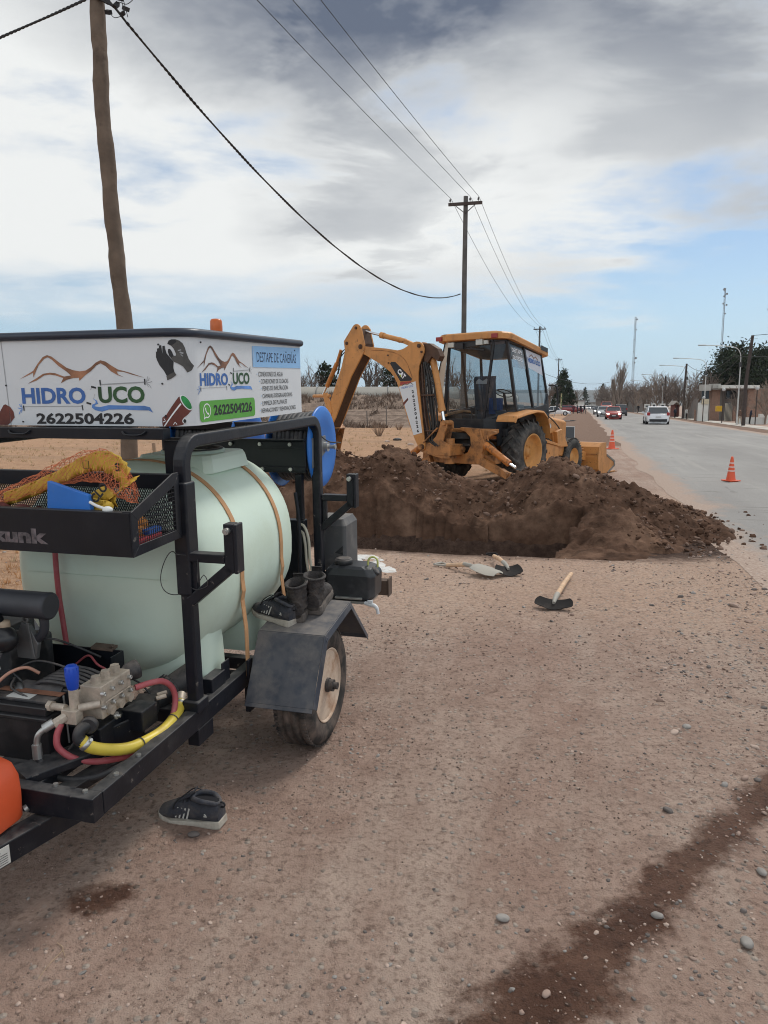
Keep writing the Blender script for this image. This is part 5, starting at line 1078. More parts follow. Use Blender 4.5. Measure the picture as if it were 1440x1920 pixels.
def boot(M, label, seed=0):
    r = empty('work_boot', label=label, cat='boot', group='worn work shoes'); r.matrix_world = M
    b = MB(); sole(b, .028, 1.1); b.build('sole', F_sole, r, .003)
    b = MB(); rs = [foot_ring(y, wl*.98, wr*.98, .018, t, 18, .3) for (y, wl, wr), t in zip(FO, [.10, .11, .115, .115, .10, .078, .066, .056, .038])]; b.loft(rs, True, True); b.build('foot', F_up, r)
    b = MB(); rs = []
    for i, z in enumerate(np.linspace(.06, .165, 12)):
        g = 1+.045*math.sin(i*2.2+seed)+.02*math.cos(i*5); rs.append([((.041*math.cos(a))*g, -.052+.058*math.sin(a)*g-(.165-z)*.05, z+.006*math.sin(a+seed)*(i > 9)) for a in np.linspace(0, 2*math.pi, 23)[:-1]])
    rs.append([((x)*.86, -.052+(y+.052)*.9, z+.002) for x, y, z in rs[-1]]); rs.append([(x, y, z-.05) for x, y, z in rs[-1]])
    b.loft(rs, False, True); b.build('shaft', F_up, r)
    b = MB(); ring = [(.043*math.cos(a), -.052+.060*math.sin(a), .163+.005*math.sin(a+seed)) for a in np.linspace(0, 2*math.pi, 23)]; b.tube(ring, .006, 8); b.build('collar', F_up, r)
    b = MB(); b.prism([(.034*math.cos(a), -.052+.05*math.sin(a)) for a in np.linspace(0, 2*math.pi, 20)[:-1]], (0, 0, .12), (1, 0, 0), (0, 1, 0), (0, 0, .002)); b.build('opening', F_in, r)
    b = MB(); b.loft([[(x, y, z) for x in (-.02, .02) for y in (yy, yy+.006)] for yy, z in ((.02, .10), (.008, .15), (.004, .185))] and [[(-.022, yy, z), (.022, yy, z), (.020, yy+.006, z), (-.020, yy+.006, z)] for yy, z in ((.03, .10), (.012, .15), (.002, .188))], True, False); b.build('tongue', F_up, r)
    b = MB()
    for k in range(6):
        y = .075-k*.012; z = .082+k*.016; b.tube([(-.024, y-.004, z-.004), (0, y+.006, z+.006), (.024, y-.004, z-.004)], .0028, 6)
    b.build('laces', F_lace, r); return r
def FM(x, y, z, rz, tilt=0): return TM@Matrix.Translation((x, y, z))@Euler((R(tilt), 0, R(rz))).to_matrix().to_4x4()
sneaker(FM(-.212, -.045, .602, 68, 4)@Matrix.Scale(.95, 4), 'dirty black sneaker with grey stripes, leftmost of the footwear on the mudguard')
boot(FM(-.128, .045, .618, 12, 7)@Matrix.Diagonal((1.15, 1, 1.06, 1)), 'black work boot with laces hanging, middle of the footwear on the mudguard', 1)
boot(FM(-.068, .135, .632, 8, 7)@Matrix.Diagonal((1.15, 1, 1.06, 1)), 'black work boot, rearmost of the footwear on the mudguard', 4)
sneaker(Matrix.Translation((-.725, 2.70, float(hground(-.725, 2.70))+.002))@Euler((R(-3), R(-7), R(71))).to_matrix().to_4x4()@Matrix.Diagonal((1, 1.04, .95, 1)), 'black sneaker with pale sole alone on the dirt beside the trailer')
# ------------------------------------------------------------------ the backhoe loader beyond the heap
D_or = mat('machine_ochre', (.56, .25, .072), .5, var=.14, vs=2.2, streak=(.45, 5, 1), sc=(.13, .07, .035), dirt=.5, dc=(.20, .115, .06), dscale=4.5, dlo=.52, dhi=.75, bump=.03, bs=30)
D_or2 = mat('machine_ochre_oily', (.42, .18, .055), .5, var=.25, vs=4, streak=(.7, 6, 1), sc=(.04, .025, .018), dirt=.8, dc=(.05, .03, .02), dscale=5.5, dlo=.48, dhi=.66)
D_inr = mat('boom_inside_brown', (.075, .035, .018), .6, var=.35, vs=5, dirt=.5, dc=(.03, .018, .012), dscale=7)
D_blk = mat('cab_black', (.018, .02, .024), .4, var=.2, vs=6, dirt=.35, dc=(.12, .11, .1), dscale=4, dlo=.52, dhi=.75)
D_tyre = mat('tractor_tyre', (.045, .045, .044), .85, var=.25, vs=7, dirt=.8, dc=(.17, .155, .14), dscale=5, dlo=.42, dhi=.66, spec=.2)
D_rim = mat('machine_rim', (.56, .27, .075), .55, var=.12, vs=6, dirt=.5, dc=(.2, .12, .07), dscale=7)
D_glass = glass('cab_glass', (.66, .72, .75), .92)
D_chr = mat('hydraulic_chrome', (.75, .76, .78), .15, 1., var=.05, vs=8)
D_hose = mat('machine_hose', (.02, .018, .017), .6, var=.3, vs=8, dirt=.5, dc=(.13, .08, .05), dscale=7)
D_redl = mat('rear_light_red', (.30, .03, .025), .3, var=.1); D_lamp = mat('work_lamp', (.55, .56, .52), .2, var=.1)
BO = Vector((3.0468, 15.2154, 0)); BY = R(40)
dig = empty('backhoe_loader', BO, -BY, 'ochre yellow backhoe loader with black cab and raised digging arm behind the soil heap', 'backhoe')
BMx = Matrix.Translation(BO)@Euler((0, 0, -BY)).to_matrix().to_4x4()
def lug_tyre(r, w, rim, nl, lug, name, x, y):
    """x = outer face, wheel runs inward (towards -x if side>0)"""
    side = 1 if x > -1.1 else -1
    e = empty(name); e.parent = dig; e.location = (x, y, r)
    b = MB(); rr = r-lug
    b.lathe([(rim, -.06), (rim+.02, -.02), (rim+.08, .0), (rr-.1, .004), (rr-.04, -.02), (rr-.008, -.06), (rr, -w*.35), (rr, -w*.65), (rr-.008, -w+.06), (rr-.04, -w+.02), (rr-.1, -w), (rim+.02, -w+.02), (rim, -w+.06)], (0, 0, 0), (side, 0, 0), 64)
    for k in range(nl):
        for s in (0, 1):
            a0 = (k+s*.5)/nl*2*math.pi; rs = []
            for t in np.linspace(0, 1, 6):
                xx = -.012-(w*.53)*t if s == 0 else -w+.012+(w*.53)*t
                a = a0-t*.33*(w/.42)*(.66/r); h = rr+lug if .12 < t else rr-.012
                da = .034*(.66/r)*(1.0-.25*t)
                lo = rr-.05 if t < .1 else rr-.01
                rs.append([(side*xx, q*math.cos(a+d), q*math.sin(a+d)) for q, d in ((lo, -da*1.3), (h, -da), (h, da), (lo, da*1.3))])
            b.loft(rs, True, False)
    b.build('tyre', D_tyre, e, 0)
    b = MB(); b.lathe([(rim+.005, -.03), (rim+.015, -.012), (rim, -.008), (rim-.02, -.02), (rim-.03, -.10), (rim-.06, -.13), (rim-.09, -.14), (rim*.45, -.17), (rim*.42, -.16), (.09, -.16), (.085, -.12), (.001, -.12)], (0, 0, 0), (side, 0, 0), 48)
    for k in range(8): a = k*math.pi/4; b.cyl((side*-.165, rim*.36*math.cos(a), rim*.36*math.sin(a)), (side*-.14, rim*.36*math.cos(a), rim*.36*math.sin(a)), .016, n=8)
    b.lathe([(rim-.01, -w+.05), (rim-.03, -w+.12), (rim-.05, -.14)], (0, 0, 0), (side, 0, 0), 40); b.build('rim', D_rim, e)
for x in (0, -2.2): lug_tyre(.66, .43, .36, 20, .04, 'rear_wheel', x, 0)
def front_wheel(x):
    side = 1 if x > -1.1 else -1; e = empty('front_wheel'); e.parent = dig; e.location = (x, 2.08, .43)
    b = MB(); r, w, rim = .43, .28, .215; prof = [(rim, -.03), (rim+.03, 0), (r-.07, .005), (r-.02, -.02), (r, -.045)]
    for g in (-.08, -.125, -.17, -.21): prof += [(r+.003, g+.014), (r-.014, g+.01), (r-.014, g-.006), (r+.003, g-.01)]
    prof += [(r, -w+.045), (r-.02, -w+.02), (r-.07, -w), (rim+.03, -w), (rim, -w+.03)]
    b.lathe(prof, (0, 0, 0), (side, 0, 0), 56)
    for k in range(40):
        a = k/40*6.283
        for xx in (-.045, -w+.045): b.box((side*xx, r*math.cos(a), r*math.sin(a)), (.045, .018, .04), (a-math.pi/2, 0, 0))
    b.build('tyre', D_tyre, e); b = MB(); b.lathe([(rim+.005, -.01), (rim-.01, -.02), (rim-.03, -.07), (.12, -.1), (.1, -.07), (.001, -.07)], (0, 0, 0), (side, 0, 0), 32); b.build('rim', D_rim, e)
for x in (-.1, -2.1): front_wheel(x)
# chassis, engine bay
b = MB(); b.bb((-1.5, -.9, .45), (-.7, 2.9, .85)); b.bb((-1.6, -.15, .5), (-.45, .15, .8)); b.bb((-1.8, 2.0, .35), (-.4, 2.16, .5)); b.build('chassis', D_or2, dig, .02)
b = MB(); b.loft([[(-1.52, y, .86), (-.72, y, .86), (-.72, y, z-.06), (-.80, y, z), (-1.44, y, z), (-1.52, y, z-.06)] for y, z in ((1.02, 1.42), (2.2, 1.34), (2.85, 1.26))], True, False); o = b.build('hood', D_or, dig, .02)
b = MB(); b.bb((-1.45, 2.851, .9), (-.79, 2.87, 1.18)); b.build('grille', D_blk, o)
b = MB(); b.prism([(.60, .82), (1.2, .72), (1.24, .40), (.55, .44)], (-.06, 0, 0), (0, 1, 0), (0, 0, 1), (-.5, 0, 0)); b.prism([(.56, .90), (1.24, .76), (1.24, .715), (.56, .835)], (-.03, 0, 0), (0, 1, 0), (0, 0, 1), (-.55, 0, 0)); b.cyl((-.058, .8, .6), (-.045, .8, .6), .02, n=10); b.build('side_tank', D_or, dig, .012)
# loader tower, arms and bucket
for s, x in ((0, -.30), (1, -2.0)):
    b = MB()
    b.prism([(.80, 1.40), (.86, 1.36), (1.42, 1.06), (1.50, .98), (1.70, .70), (1.72, .52), (1.5, .50), (1.22, .70), (1.14, 1.02), (.98, .98), (.80, 1.1)], (x, 0, 0), (0, 1, 0), (0, 0, 1), (.12, 0, 0))
    b.prism([(1.16, 1.04), (1.40, 1.09), (1.52, .98), (1.72, .70), (1.25, .70)], (x+.11, 0, 0), (0, 1, 0), (0, 0, 1), (.10, 0, 0)); o = b.build('loader_arm', D_or, dig, .012)
    b = MB(); b.bar((x+.06, 1.55, .60), (x+.06, 2.85, .42), .1, .2, (0, 0, 1)); b.build('arm_beam', D_or, o, .01)
    b = MB(); b.tube(spline([(x+.135, .82, 1.40), (x+.135, 1.15, 1.26), (x+.135, 1.40, 1.11), (x+.135, 1.44, 1.02)], 5), .014, 6)
    for k in range(5): b.tube(spline([(x+.15, .66+.02*k, 1.2-.09*k), (x+.16, .78+.03*k, 1.02-.07*k), (x+.15, 1.0+.03*k, .86-.02*k), (x+.14, 1.14, .78)], 5), .016, 6)
    b.build('arm_hose', D_hose, o)
    b = MB(); b.cyl((x+.05, .9, .92), (x+.05, 1.7, .55), .05); b.build('lift_cylinder', D_or2, o)
b = MB(); b.prism([(.60, 1.32), (.78, 1.36), (1.12, .98), (1.16, .80), (.62, .88)], (-.33, 0, 0), (0, 1, 0), (0, 0, 1), (.05, 0, 0)); b.build('hose_guard', mat('dark_red_guard', (.10, .02, .014), .6, var=.5, vs=9, dirt=.6, dc=(.02, .015, .012), dscale=9), dig)
b = MB(); b.lathe([(.001, .0), (.05, .0), (.05, .006)], (-.165, .98, 1.17), (1, 0, 0), 14); b.build('round_badge', flat('badge_white', (.6, .6, .58)), dig)
def bucket():
    e = empty('loader_bucket'); e.parent = dig
    P = [(3.86, .10), (3.80, .28), (3.28, .42), (3.30, .62), (3.12, .72), (2.98, .70), (2.90, .42), (2.92, .10), (3.05, -.01), (3.9, -.01)]
    b = MB(); x0, x1 = -2.24, .10
    out = [(3.28, .735), (3.06, .735), (2.90, .64), (2.86, .40), (2.90, .12), (3.04, .012), (3.9, .012)]; inn = [(p[0]+.03 if p[0] < 3.1 else p[0], p[1]-.02 if p[1] > .5 else p[1]+.025) for p in out]
    rs = [[(x, y, z) for y, z in out+inn[::-1]] for x in (x0, x1)]; b.loft(rs, True, False); b.build('shell', D_or, e, .004)
    for x in (x0-.012, x1-.012):
        b = MB(); b.prism([(3.06, .735), (3.28, .735), (3.33, .45), (3.80, .27), (3.80, .17), (3.42, .012), (3.04, .012), (2.90, .12), (2.86, .40), (2.90, .64)], (x, 0, 0), (0, 1, 0), (0, 0, 1), (.024, 0, 0)); b.build('side_plate', D_or, e, .003)
        b = MB(); b.prism([(3.34, .46), (3.80, .285), (3.83, .16), (3.45, -.0), (3.40, .03), (3.76, .18), (3.745, .25), (3.33, .41)], (x-.012, 0, 0), (0, 1, 0), (0, 0, 1), (.048, 0, 0)); b.build('side_cutter', mat('worn_steel', (.22, .2, .18), .5, .5, var=.3, vs=9), e, .003)
    b = MB(); b.bar((x0, 2.86, .47), (x1-.02, 2.86, .47), .012, .03); b.bb((x0, 3.85, .0), (x1, 4.02, .018)); b.build('rib', D_or2, e)
    b = MB(); b.bb((-1.9, 2.75, .3), (-1.8, 2.87, .6)); b.bb((-.35, 2.75, .3), (-.25, 2.87, .6)); b.build('hinge', D_or2, e, .01)
bucket()
# mudguards over the rear wheels
for s, x0 in ((1, -.42), (-1, -2.22)):
    P = [(-.78, 1.31), (-.72, 1.40), (-.3, 1.47), (.1, 1.52), (.36, 1.50), (.52, 1.40), (.62, 1.22), (.66, .95)]
    b = MB(); rs = []
    for i, (y, z) in enumerate(P):
        rs.append([(x0, y, z-.03), (x0, y, z), (x0+.43, y, z-.015), (x0+.445, y, z-.05), (x0+.43, y, z-.065 if i else z-.05), (x0+.41, y, z-.035)])
    b.loft(rs, True, False); b.build('mudguard', D_or, dig, .006)
    xx = x0 if s > 0 else x0+.40; b = MB(); b.prism([(-.78, 1.29), (-.3, 1.44), (.1, 1.49), (.34, 1.47), (.5, 1.37), (.6, 1.2), (.64, .95), (.5, .8), (-.7, .8)], (xx-.02, 0, 0), (0, 1, 0), (0, 0, 1), (.02, 0, 0)); b.build('mudguard_liner', D_blk, dig)
# ------ cab
RLb, RLt = Vector((-1.86, -.52, 1.30)), Vector((-1.73, -.55, 2.90)); RMb, RMt = Vector((-.88, -.52, 1.30)), Vector((-.65, -.55, 2.88))
RCb, RCt = Vector((-.29, -.24, 1.50)), Vector((-.37, -.52, 2.86)); SMb, SMt = Vector((-.28, .43, 1.53)), Vector((-.35, .08, 2.79)); SFb, SFt = Vector((-.28, 1.0, 1.60)), Vector((-.36, .82, 2.69))
SFm = Vector((-.29, 1.02, 1.86)); mir = lambda v: Vector((-2.2-v.x-.0, v.y, v.z))
LCb, LCt, LMb, LMt, LFb, LFt, LFm = [mir(v) for v in (RCb, RCt, SMb, SMt, SFb, SFt, SFm)]
LCb = Vector((-1.90, -.35, 1.45)); LCt = Vector((-1.80, -.5, 2.86))
b = MB()
for a, c, w in ((RLb, RLt, .055), (RMb, RMt, .05), (RCb, RCt, .06), (SMb, SMt, .055), (SFm, SFt, .045), (LCb, LCt, .05), (LMb, LMt, .05), (LFm, LFt, .05)): b.bar(a, c, w, w, (0, 1, 0))
for a, c, w in ((RLb, RMb, .05), (RLt, RMt, .07), (RMb, RCb, .05), (RMt, RCt, .05), (RCb, SMb, .05), (RCt, SMt, .05), (SMb, SFb, .05), (SMt, SFt, .05), (LCb, LMb, .05), (LCt, LMt, .05), (LMb, LFb, .05), (LMt, LFt, .05), (SFt, LFt, .06), (SFm+Vector((0, .0, -.3)), LFm+Vector((0, 0, -.3)), .06)): b.bar(a, c, w, w)
b.build('cab_frame', D_blk, dig, .008)
b = MB(); b.bb((-1.88, -.56, 1.13), (-.86, -.50, 1.31)); b.bb((-1.90, -.56, .98), (-.30, .96, 1.14))
b.prism([(-.88, -.56), (-.30, -.26), (-.30, .3), (-.88, .3)], (0, 0, 1.13), (1, 0, 0), (0, 1, 0), (0, 0, .2))
b.prism([(-.05, 1.12), (1.0, 1.02), (1.14, 1.24), (1.10, 1.60), (1.04, 1.86), (.98, 1.62), (.43, 1.53), (-.24, 1.50)], (-.335, 0, 0), (0, 1, 0), (0, 0, 1), (.07, 0, 0)); b.prism([(-.05, 1.12), (1.0, 1.02), (1.14, 1.24), (1.10, 1.60), (1.04, 1.86), (.98, 1.62), (.43, 1.53), (-.24, 1.50)], (-1.935, 0, 0), (0, 1, 0), (0, 0, 1), (.07, 0, 0))
b.bb((-1.86, 1.03, 1.1), (-.34, 1.1, 1.5)); b.build('cab_base', D_blk, dig, .012)
b = MB(); b.tube(spline([(-.22, .98, 2.02), (-.13, 1.06, 2.02), (-.10, 1.12, 1.95), (-.10, 1.16, 1.68), (-.12, 1.14, 1.50), (-.25, 1.10, 1.46)], 6), .02, 8); b.build('grab_rail', D_blk, dig)
def pane(pts, m=None, par=dig, th=.006, nm='window'):
    p = [Vector(q) for q in pts]; n = (p[1]-p[0]).cross(p[2]-p[0]).normalized()*th
    b = MB(); k = len(p); b.add(p, [tuple(range(k))]); return b.build(nm, m or D_glass, par, fix=False)
e_ = Vector((0, 0, .02))
w1 = pane([RLb+e_, RMb+e_, RMt-e_*2, RLt-e_*2]); pane([RMb+e_, RCb+e_, RCt-e_, RMt-e_*2]); w3 = pane([RCb+e_, SMb+e_, SMt-e_, RCt-e_]); w4 = pane([SMb+e_, SFb+e_, SFm, SFt-e_, SMt-e_])
pane([LCb+e_, LMb+e_, LMt-e_, LCt-e_]); pane([LMb+e_, LFb+e_, LFt-e_, LMt-e_]); pane([SFm, LFm, LFt, SFt])
# opened rear side light outside the left pillar, its pale reflection painted in
b = MB(); b.add([(-1.80, -.60, 2.88), (-1.72, -.60, 2.90), (-1.87, -.60, 1.78), (-2.07, -.62, 1.76), (-1.80, -.59, 2.88), (-1.72, -.59, 2.90), (-1.87, -.59, 1.78), (-2.07, -.61, 1.76)], [(0, 1, 2, 3), (7, 6, 5, 4), (0, 3, 7, 4), (1, 5, 6, 2), (2, 6, 7, 3), (0, 4, 5, 1)]); o = b.build('swung_window', mat('painted_reflection_pane', (.66, .66, .58), .3, var=.05), dig)
b = MB(); b.bar((-1.80, -.605, 2.90), (-2.085, -.625, 1.75), .02, .02); b.bar((-2.085, -.625, 1.73), (-1.86, -.605, 1.71), .02, .05); b.build('window_rim', D_blk, o)
# roof
b = MB()
def roofring(s, z, dz):
    return [(-1.92+s, -.68+s*.6, z), (-1.76, -.74+s*.6, z+.012), (-1.72, -.70+s*.6, z+.02), (-.72, -.70+s*.6, z+.02), (-.62, -.76+s*.6, z+.012), (-.36-s*.5, -.74+s*.6, z), (-.24-s, -.56+s*.5, z-.01), (-.26-s, .98-s, z-.27+dz), (-.45, 1.12-s, z-.29+dz), (-1.76, 1.12-s, z-.29+dz), (-1.95+s, .98-s, z-.27+dz)]
b.loft([roofring(0.0, 2.90, 0), roofring(0, 3.00, .0), roofring(.05, 3.035, .0), roofring(.4, 3.06, .03)], True, False); roof = b.build('roof', D_or, dig, .012)
for x in (-1.86, -.52):
    b = MB(); b.box((x, -.745, 2.955), (.14, .05, .085)); b.build('tail_light', D_redl, roof, .008)
b = MB(); b.box((-1.62, -.63, 2.83), (.15, .09, .10)); b.box((-.93, -.63, 2.86), (.16, .09, .12)); b.box((-.78, -.63, 2.85), (.1, .07, .08)); b.build('work_light', D_lamp, roof, .01)
b = MB(); b.bb((-1.5, -.60, 2.78), (-.98, -.52, 2.89)); b.box((-1.42, -.62, 2.80), (.2, .1, .12)); b.bar((-1.42, -.585, 2.77), (-.86, -.585, 2.70), .02, .03); b.bar((-1.25, -.59, 2.79), (-1.0, -.59, 2.72), .015, .015); b.build('wiper', D_blk, roof, .004)
b = MB(); b.box((-.262, .80, 2.77), (.02, .30, .09), (-.16, 0, 0)); b.build('roof_marker', D_blk, roof)
b = MB(); b.bb((-1.82, -.56, 2.80), (-.40, .05, 2.86)); b.add([(-1.82, -.5, 2.80), (-.40, -.5, 2.80), (-.42, .95, 2.62), (-1.80, .95, 2.62)], [(0, 1, 2, 3)]); b.build('headliner', mat('headliner_grey', (.10, .10, .11), .9), roof, fix=False)
# decals on the side glass
def decal(P0, ex, ey, s, w, h, m, nm, par, bold=.02, nrm=Vector((1, 0, 0)), base=None, off=.006):
    a, f = text_fit(s, w, h, bold); ex, ey = Vector(ex).normalized(), Vector(ey).normalized()
    b = MB(); b.add([Vector(P0)+ex*x+ey*y+nrm*off for x, y in a], f); return b.build(nm, m, par, fix=False)
V_wd = flat('window_letter_white', (.75, .77, .8)); V_gd = flat('letter_grey_dark', (.12, .13, .18))
up3 = (SMt-SMb).normalized(); ax3 = (SMt-RCt).normalized(); n3 = Vector((1, .0, .05)).normalized()
b = MB(); q0 = RCt.lerp(SMt, .10)-up3*.09; q1 = RCt.lerp(SMt, .92)-up3*.09; b.add([p+n3*.008 for p in (q0-up3*.42, q1-up3*.40, q1, q0)], [(0, 1, 2, 3)]); b.build('window_sticker', glass('frosted_sticker', (.75, .8, .88), .2), w3, fix=False)
for k, s in enumerate(('DESTAPE', 'DE REDES')): decal(RCt.lerp(SMt, .17)-up3*(.20+k*.15), ax3, up3, s, .38-k*.02, .085, V_wd, 'lettering', w3, .03, n3, off=.014)
up4 = (SFt-SFb).normalized(); ax4 = (SFt-SMt).normalized()
b = MB(); q0 = SMt.lerp(SFt, .06)-up4*.05; q1 = SMt.lerp(SFt, .96)-up4*.06; b.add([p+n3*.010 for p in (q0-up4*.36, q1-up4*.42, q1, q0)], [(0, 1, 2, 3)]); o = b.build('window_sticker', flat('sticker_pale', (.58, .61, .68)), w4, fix=False)
decal(SMt.lerp(SFt, .14)-up4*.30, ax4, up4, 'HIDRO UCO', .55, .10, V_blue, 'lettering', w4, .03, n3, off=.018)
b = MB(); z0 = SMt.lerp(SFt, .25)-up4*.18
for A_, B_ in (((0, 0), (.1, .06)), ((.1, .06), (.2, .0)), ((.2, 0), (.28, .05)), ((.28, .05), (.38, -.01))): b.bar(z0+ax4*A_[0]+up4*A_[1]+n3*.018, z0+ax4*B_[0]+up4*B_[1]+n3*.018, .002, .014)
b.build('mountain_logo', V_brown, w4)
# inside the cab
b = MB(); b.bb((-1.35, -.05, 1.14), (-.88, .40, 1.50)); b.loft([[(x, y, z) for x, y in ((-1.36, yy), (-.87, yy), (-.87, yy+.12), (-1.36, yy+.12))] for z, yy in ((1.5, -.12), (1.75, -.16), (2.10, -.20), (2.2, -.18))], True, False); o = b.build('seat', mat('seat_grey', (.09, .10, .13), .8, var=.15, vs=6), dig, .03)
b = MB(); b.loft([[(x, -.215, z) for x, z in ((-1.28, 2.04), (-1.27, 2.10), (-1.2, 2.15), (-1.11, 2.10), (-1.02, 2.15), (-.96, 2.10), (-.95, 2.04))], [(x, -.222, z) for x, z in ((-1.28, 2.04), (-1.27, 2.10), (-1.2, 2.15), (-1.11, 2.10), (-1.02, 2.15), (-.96, 2.10), (-.95, 2.04))]], True, False); b.build('seat_patch', flat('patch_white', (.65, .67, .7)), o)
b = MB(); b.lathe([(.19, -.012), (.205, 0), (.19, .012), (.178, 0), (.19, -.012)], (-1.10, .62, 1.86), (0, .42, .9), 32); 
for k in range(3): a = k*2.1; b.bar((-1.10, .62, 1.86), Vector((-1.10, .62, 1.86))+Vector((.185*math.cos(a), .165*math.sin(a), -.077*math.sin(a))), .02, .02)
b.cyl((-1.10, .62, 1.86), (-1.10, .78, 1.4), .03); b.build('steering_wheel', D_blk, dig)
b = MB(); b.bb((-1.4, .74, 1.14), (-.8, .98, 1.62)); b.bb((-.62, -.1, 1.14), (-.42, .5, 1.44)); b.bb((-1.82, -.2, 1.14), (-1.62, .5, 1.40)); b.cyl((-1.28, -.3, 1.14), (-1.32, -.32, 1.55), .018); b.cyl((-1.18, -.3, 1.14), (-1.2, -.32, 1.5), .018); b.build('console', mat('console_grey', (.14, .14, .14), .7, var=.2), dig, .02)
b = MB(); b.bb((-.93, -.25, 1.42), (-.90, .25, 1.75)); b.build('blue_cloth', mat('cab_blue_cloth', (.035, .09, .25), .8, var=.3, vs=8), dig)
# ------ rear frame, swing post and stabilisers
b = MB()
b.prism([(-1.02, 1.165), (-.70, 1.155), (-.28, 1.11), (-.22, 1.09), (-.22, 1.05), (-.30, 1.02), (-.44, .93), (-.46, .80), (-.52, .66), (-.47, .50), (-.62, .44), (-1.92, .44), (-1.96, .60), (-1.80, .66), (-.98, .62), (-.86, .66), (-.78, .82), (-.80, .98), (-.92, 1.08), (-1.10, 1.12)], (0, -1.14, 0), (1, 0, 0), (0, 0, 1), (0, .10, 0))
b.bb((-2.0, -1.05, .46), (-.25, -.86, .62)); b.bb((-1.95, -1.04, 1.06), (-.3, -.86, 1.14)); b.prism([(-1.98, .45), (-1.76, .45), (-1.78, 1.14), (-1.92, 1.14)], (0, -1.13, 0), (1, 0, 0), (0, 0, 1), (0, .2, 0))
b.bar((-.56, -1.155, 1.13), (-.44, -1.155, .85), .03, .03); b.bar((-.42, -1.15, 1.1), (-.36, -1.15, .90), .02, .03); b.cyl((-.44, -1.18, .83), (-.44, -1.12, .83), .05, n=14); b.cyl((-.55, -1.19, .50), (-.55, -1.12, .50), .055, n=14)
b.build('rear_frame', D_or2, dig, .01)
b = MB()
b.bb((-1.75, -1.17, .80), (-.78, -1.12, .845)); b.bb((-1.85, -1.19, .60), (-1.55, -1.10, .70))
for k in range(6): b.tube(spline([(-1.65, -1.0, .86+.035*k), (-1.4, -1.12, .92+.03*k), (-1.1, -1.12, .94+.02*k), (-.88, -.98, .95+.02*k)], 5), .02, 7)
b.bb((-1.7, -.95, .66), (-.8, -.90, 1.1)); b.build('valve_block', D_hose, dig, .004)
b = MB(); b.bb((-1.42, -1.2, .66), (-1.36, -1.15, 1.08)); b.bb((-1.6, -1.2, .70), (-1.45, -1.12, .77)); b.cyl((-1.12, -1.16, .735), (-.92, -1.16, .73), .055, n=16); b.build('swing_cylinder', D_or2, dig, .006)
b = MB(); b.cyl((-1.42, -1.16, .735), (-1.12, -1.16, .735), .02, n=10); b.build('swing_rod', D_chr, dig)
b = MB()
# swing post: carries the boom foot out to the left of the frame
PP = [(-.62, .76), (-.56, .86), (-.34, .865), (-.20, 1.0), (-.13, 1.15), (-.10, 1.28), (-.04, 1.32), (.04, 1.28), (.05, 1.16), (.0, 1.05), (-.03, .90), (.10, .84), (.12, .56), (-.06, .56), (-.46, .64), (-.58, .68)]
for a in (.09, -.13): b.prism([(p[0]-1.1, p[1]) for p in PP], (0, -1.5-a, 0), (1, 0, 0), (0, 0, 1), (0, .04, 0))
b.bb((-1.35, -1.6, .62), (-.95, -1.12, .84)); b.cyl((-1.645, -1.66, .775), (-1.645, -1.34, .775), .05); b.cyl((-1.10, -1.64, 1.26), (-1.10, -1.36, 1.26), .05); b.cyl((-1.1, -1.4, .45), (-1.1, -1.4, .95), .10); b.bar((-1.58, -1.63, .86), (-1.24, -1.63, 1.16), .025, .03); b.build('swing_post', D_or2, dig, .008)
for s, xa, xb in ((1, -.40, .17), (-1, -1.80, -2.37)):
    e = empty('stabiliser'); e.parent = dig
    b = MB(); b.cyl((xa, -1.20, .845), (xa+(xb-xa)*.95, -1.20, .50), .068, n=20); b.cyl((xa+(xb-xa)*.02, -1.2, .832), (xa+(xb-xa)*.1, -1.2, .79), .076, n=20); b.build('cylinder', mat('stabiliser_orange', (.50, .17, .03), .45, var=.2, vs=8, dirt=.7, dc=(.12, .06, .03), dscale=12, dlo=.5, dhi=.62), e)
    b = MB(); b.cyl((xa+(xb-xa)*.95, -1.20, .50), (xb+(xb-xa)*.2, -1.20, .43), .03, n=12); b.build('rod', D_chr, e)
    b = MB(); b.bar((xa-(.1*s), -1.20, .52), (xb-.14*s, -1.20, .30), .1, .14, (0, 0, 1)); b.box((xb-.12*s, -1.20, .30), (.2, .14, .12), (0, .5*s, 0)); b.bar((xb-.14*s, -1.2, .30), (xb+.22*s, -1.2, .22), .1, .12); b.build('leg', D_or2, e, .008)
    b = MB(); b.box((xb+.22*s, -1.2, .17), (.34, .4, .05)); b.build('foot_pad', D_or2, e, .01)
    b = MB(); b.tube(spline([(xa, -1.17, .92), (xa+.12*s, -1.14, .86), (xa+.25*s, -1.13, .72), (xa+.45*s, -1.13, .6), (xa+.52*s, -1.15, .52)], 5), .012, 6); b.build('hose', D_hose, e)
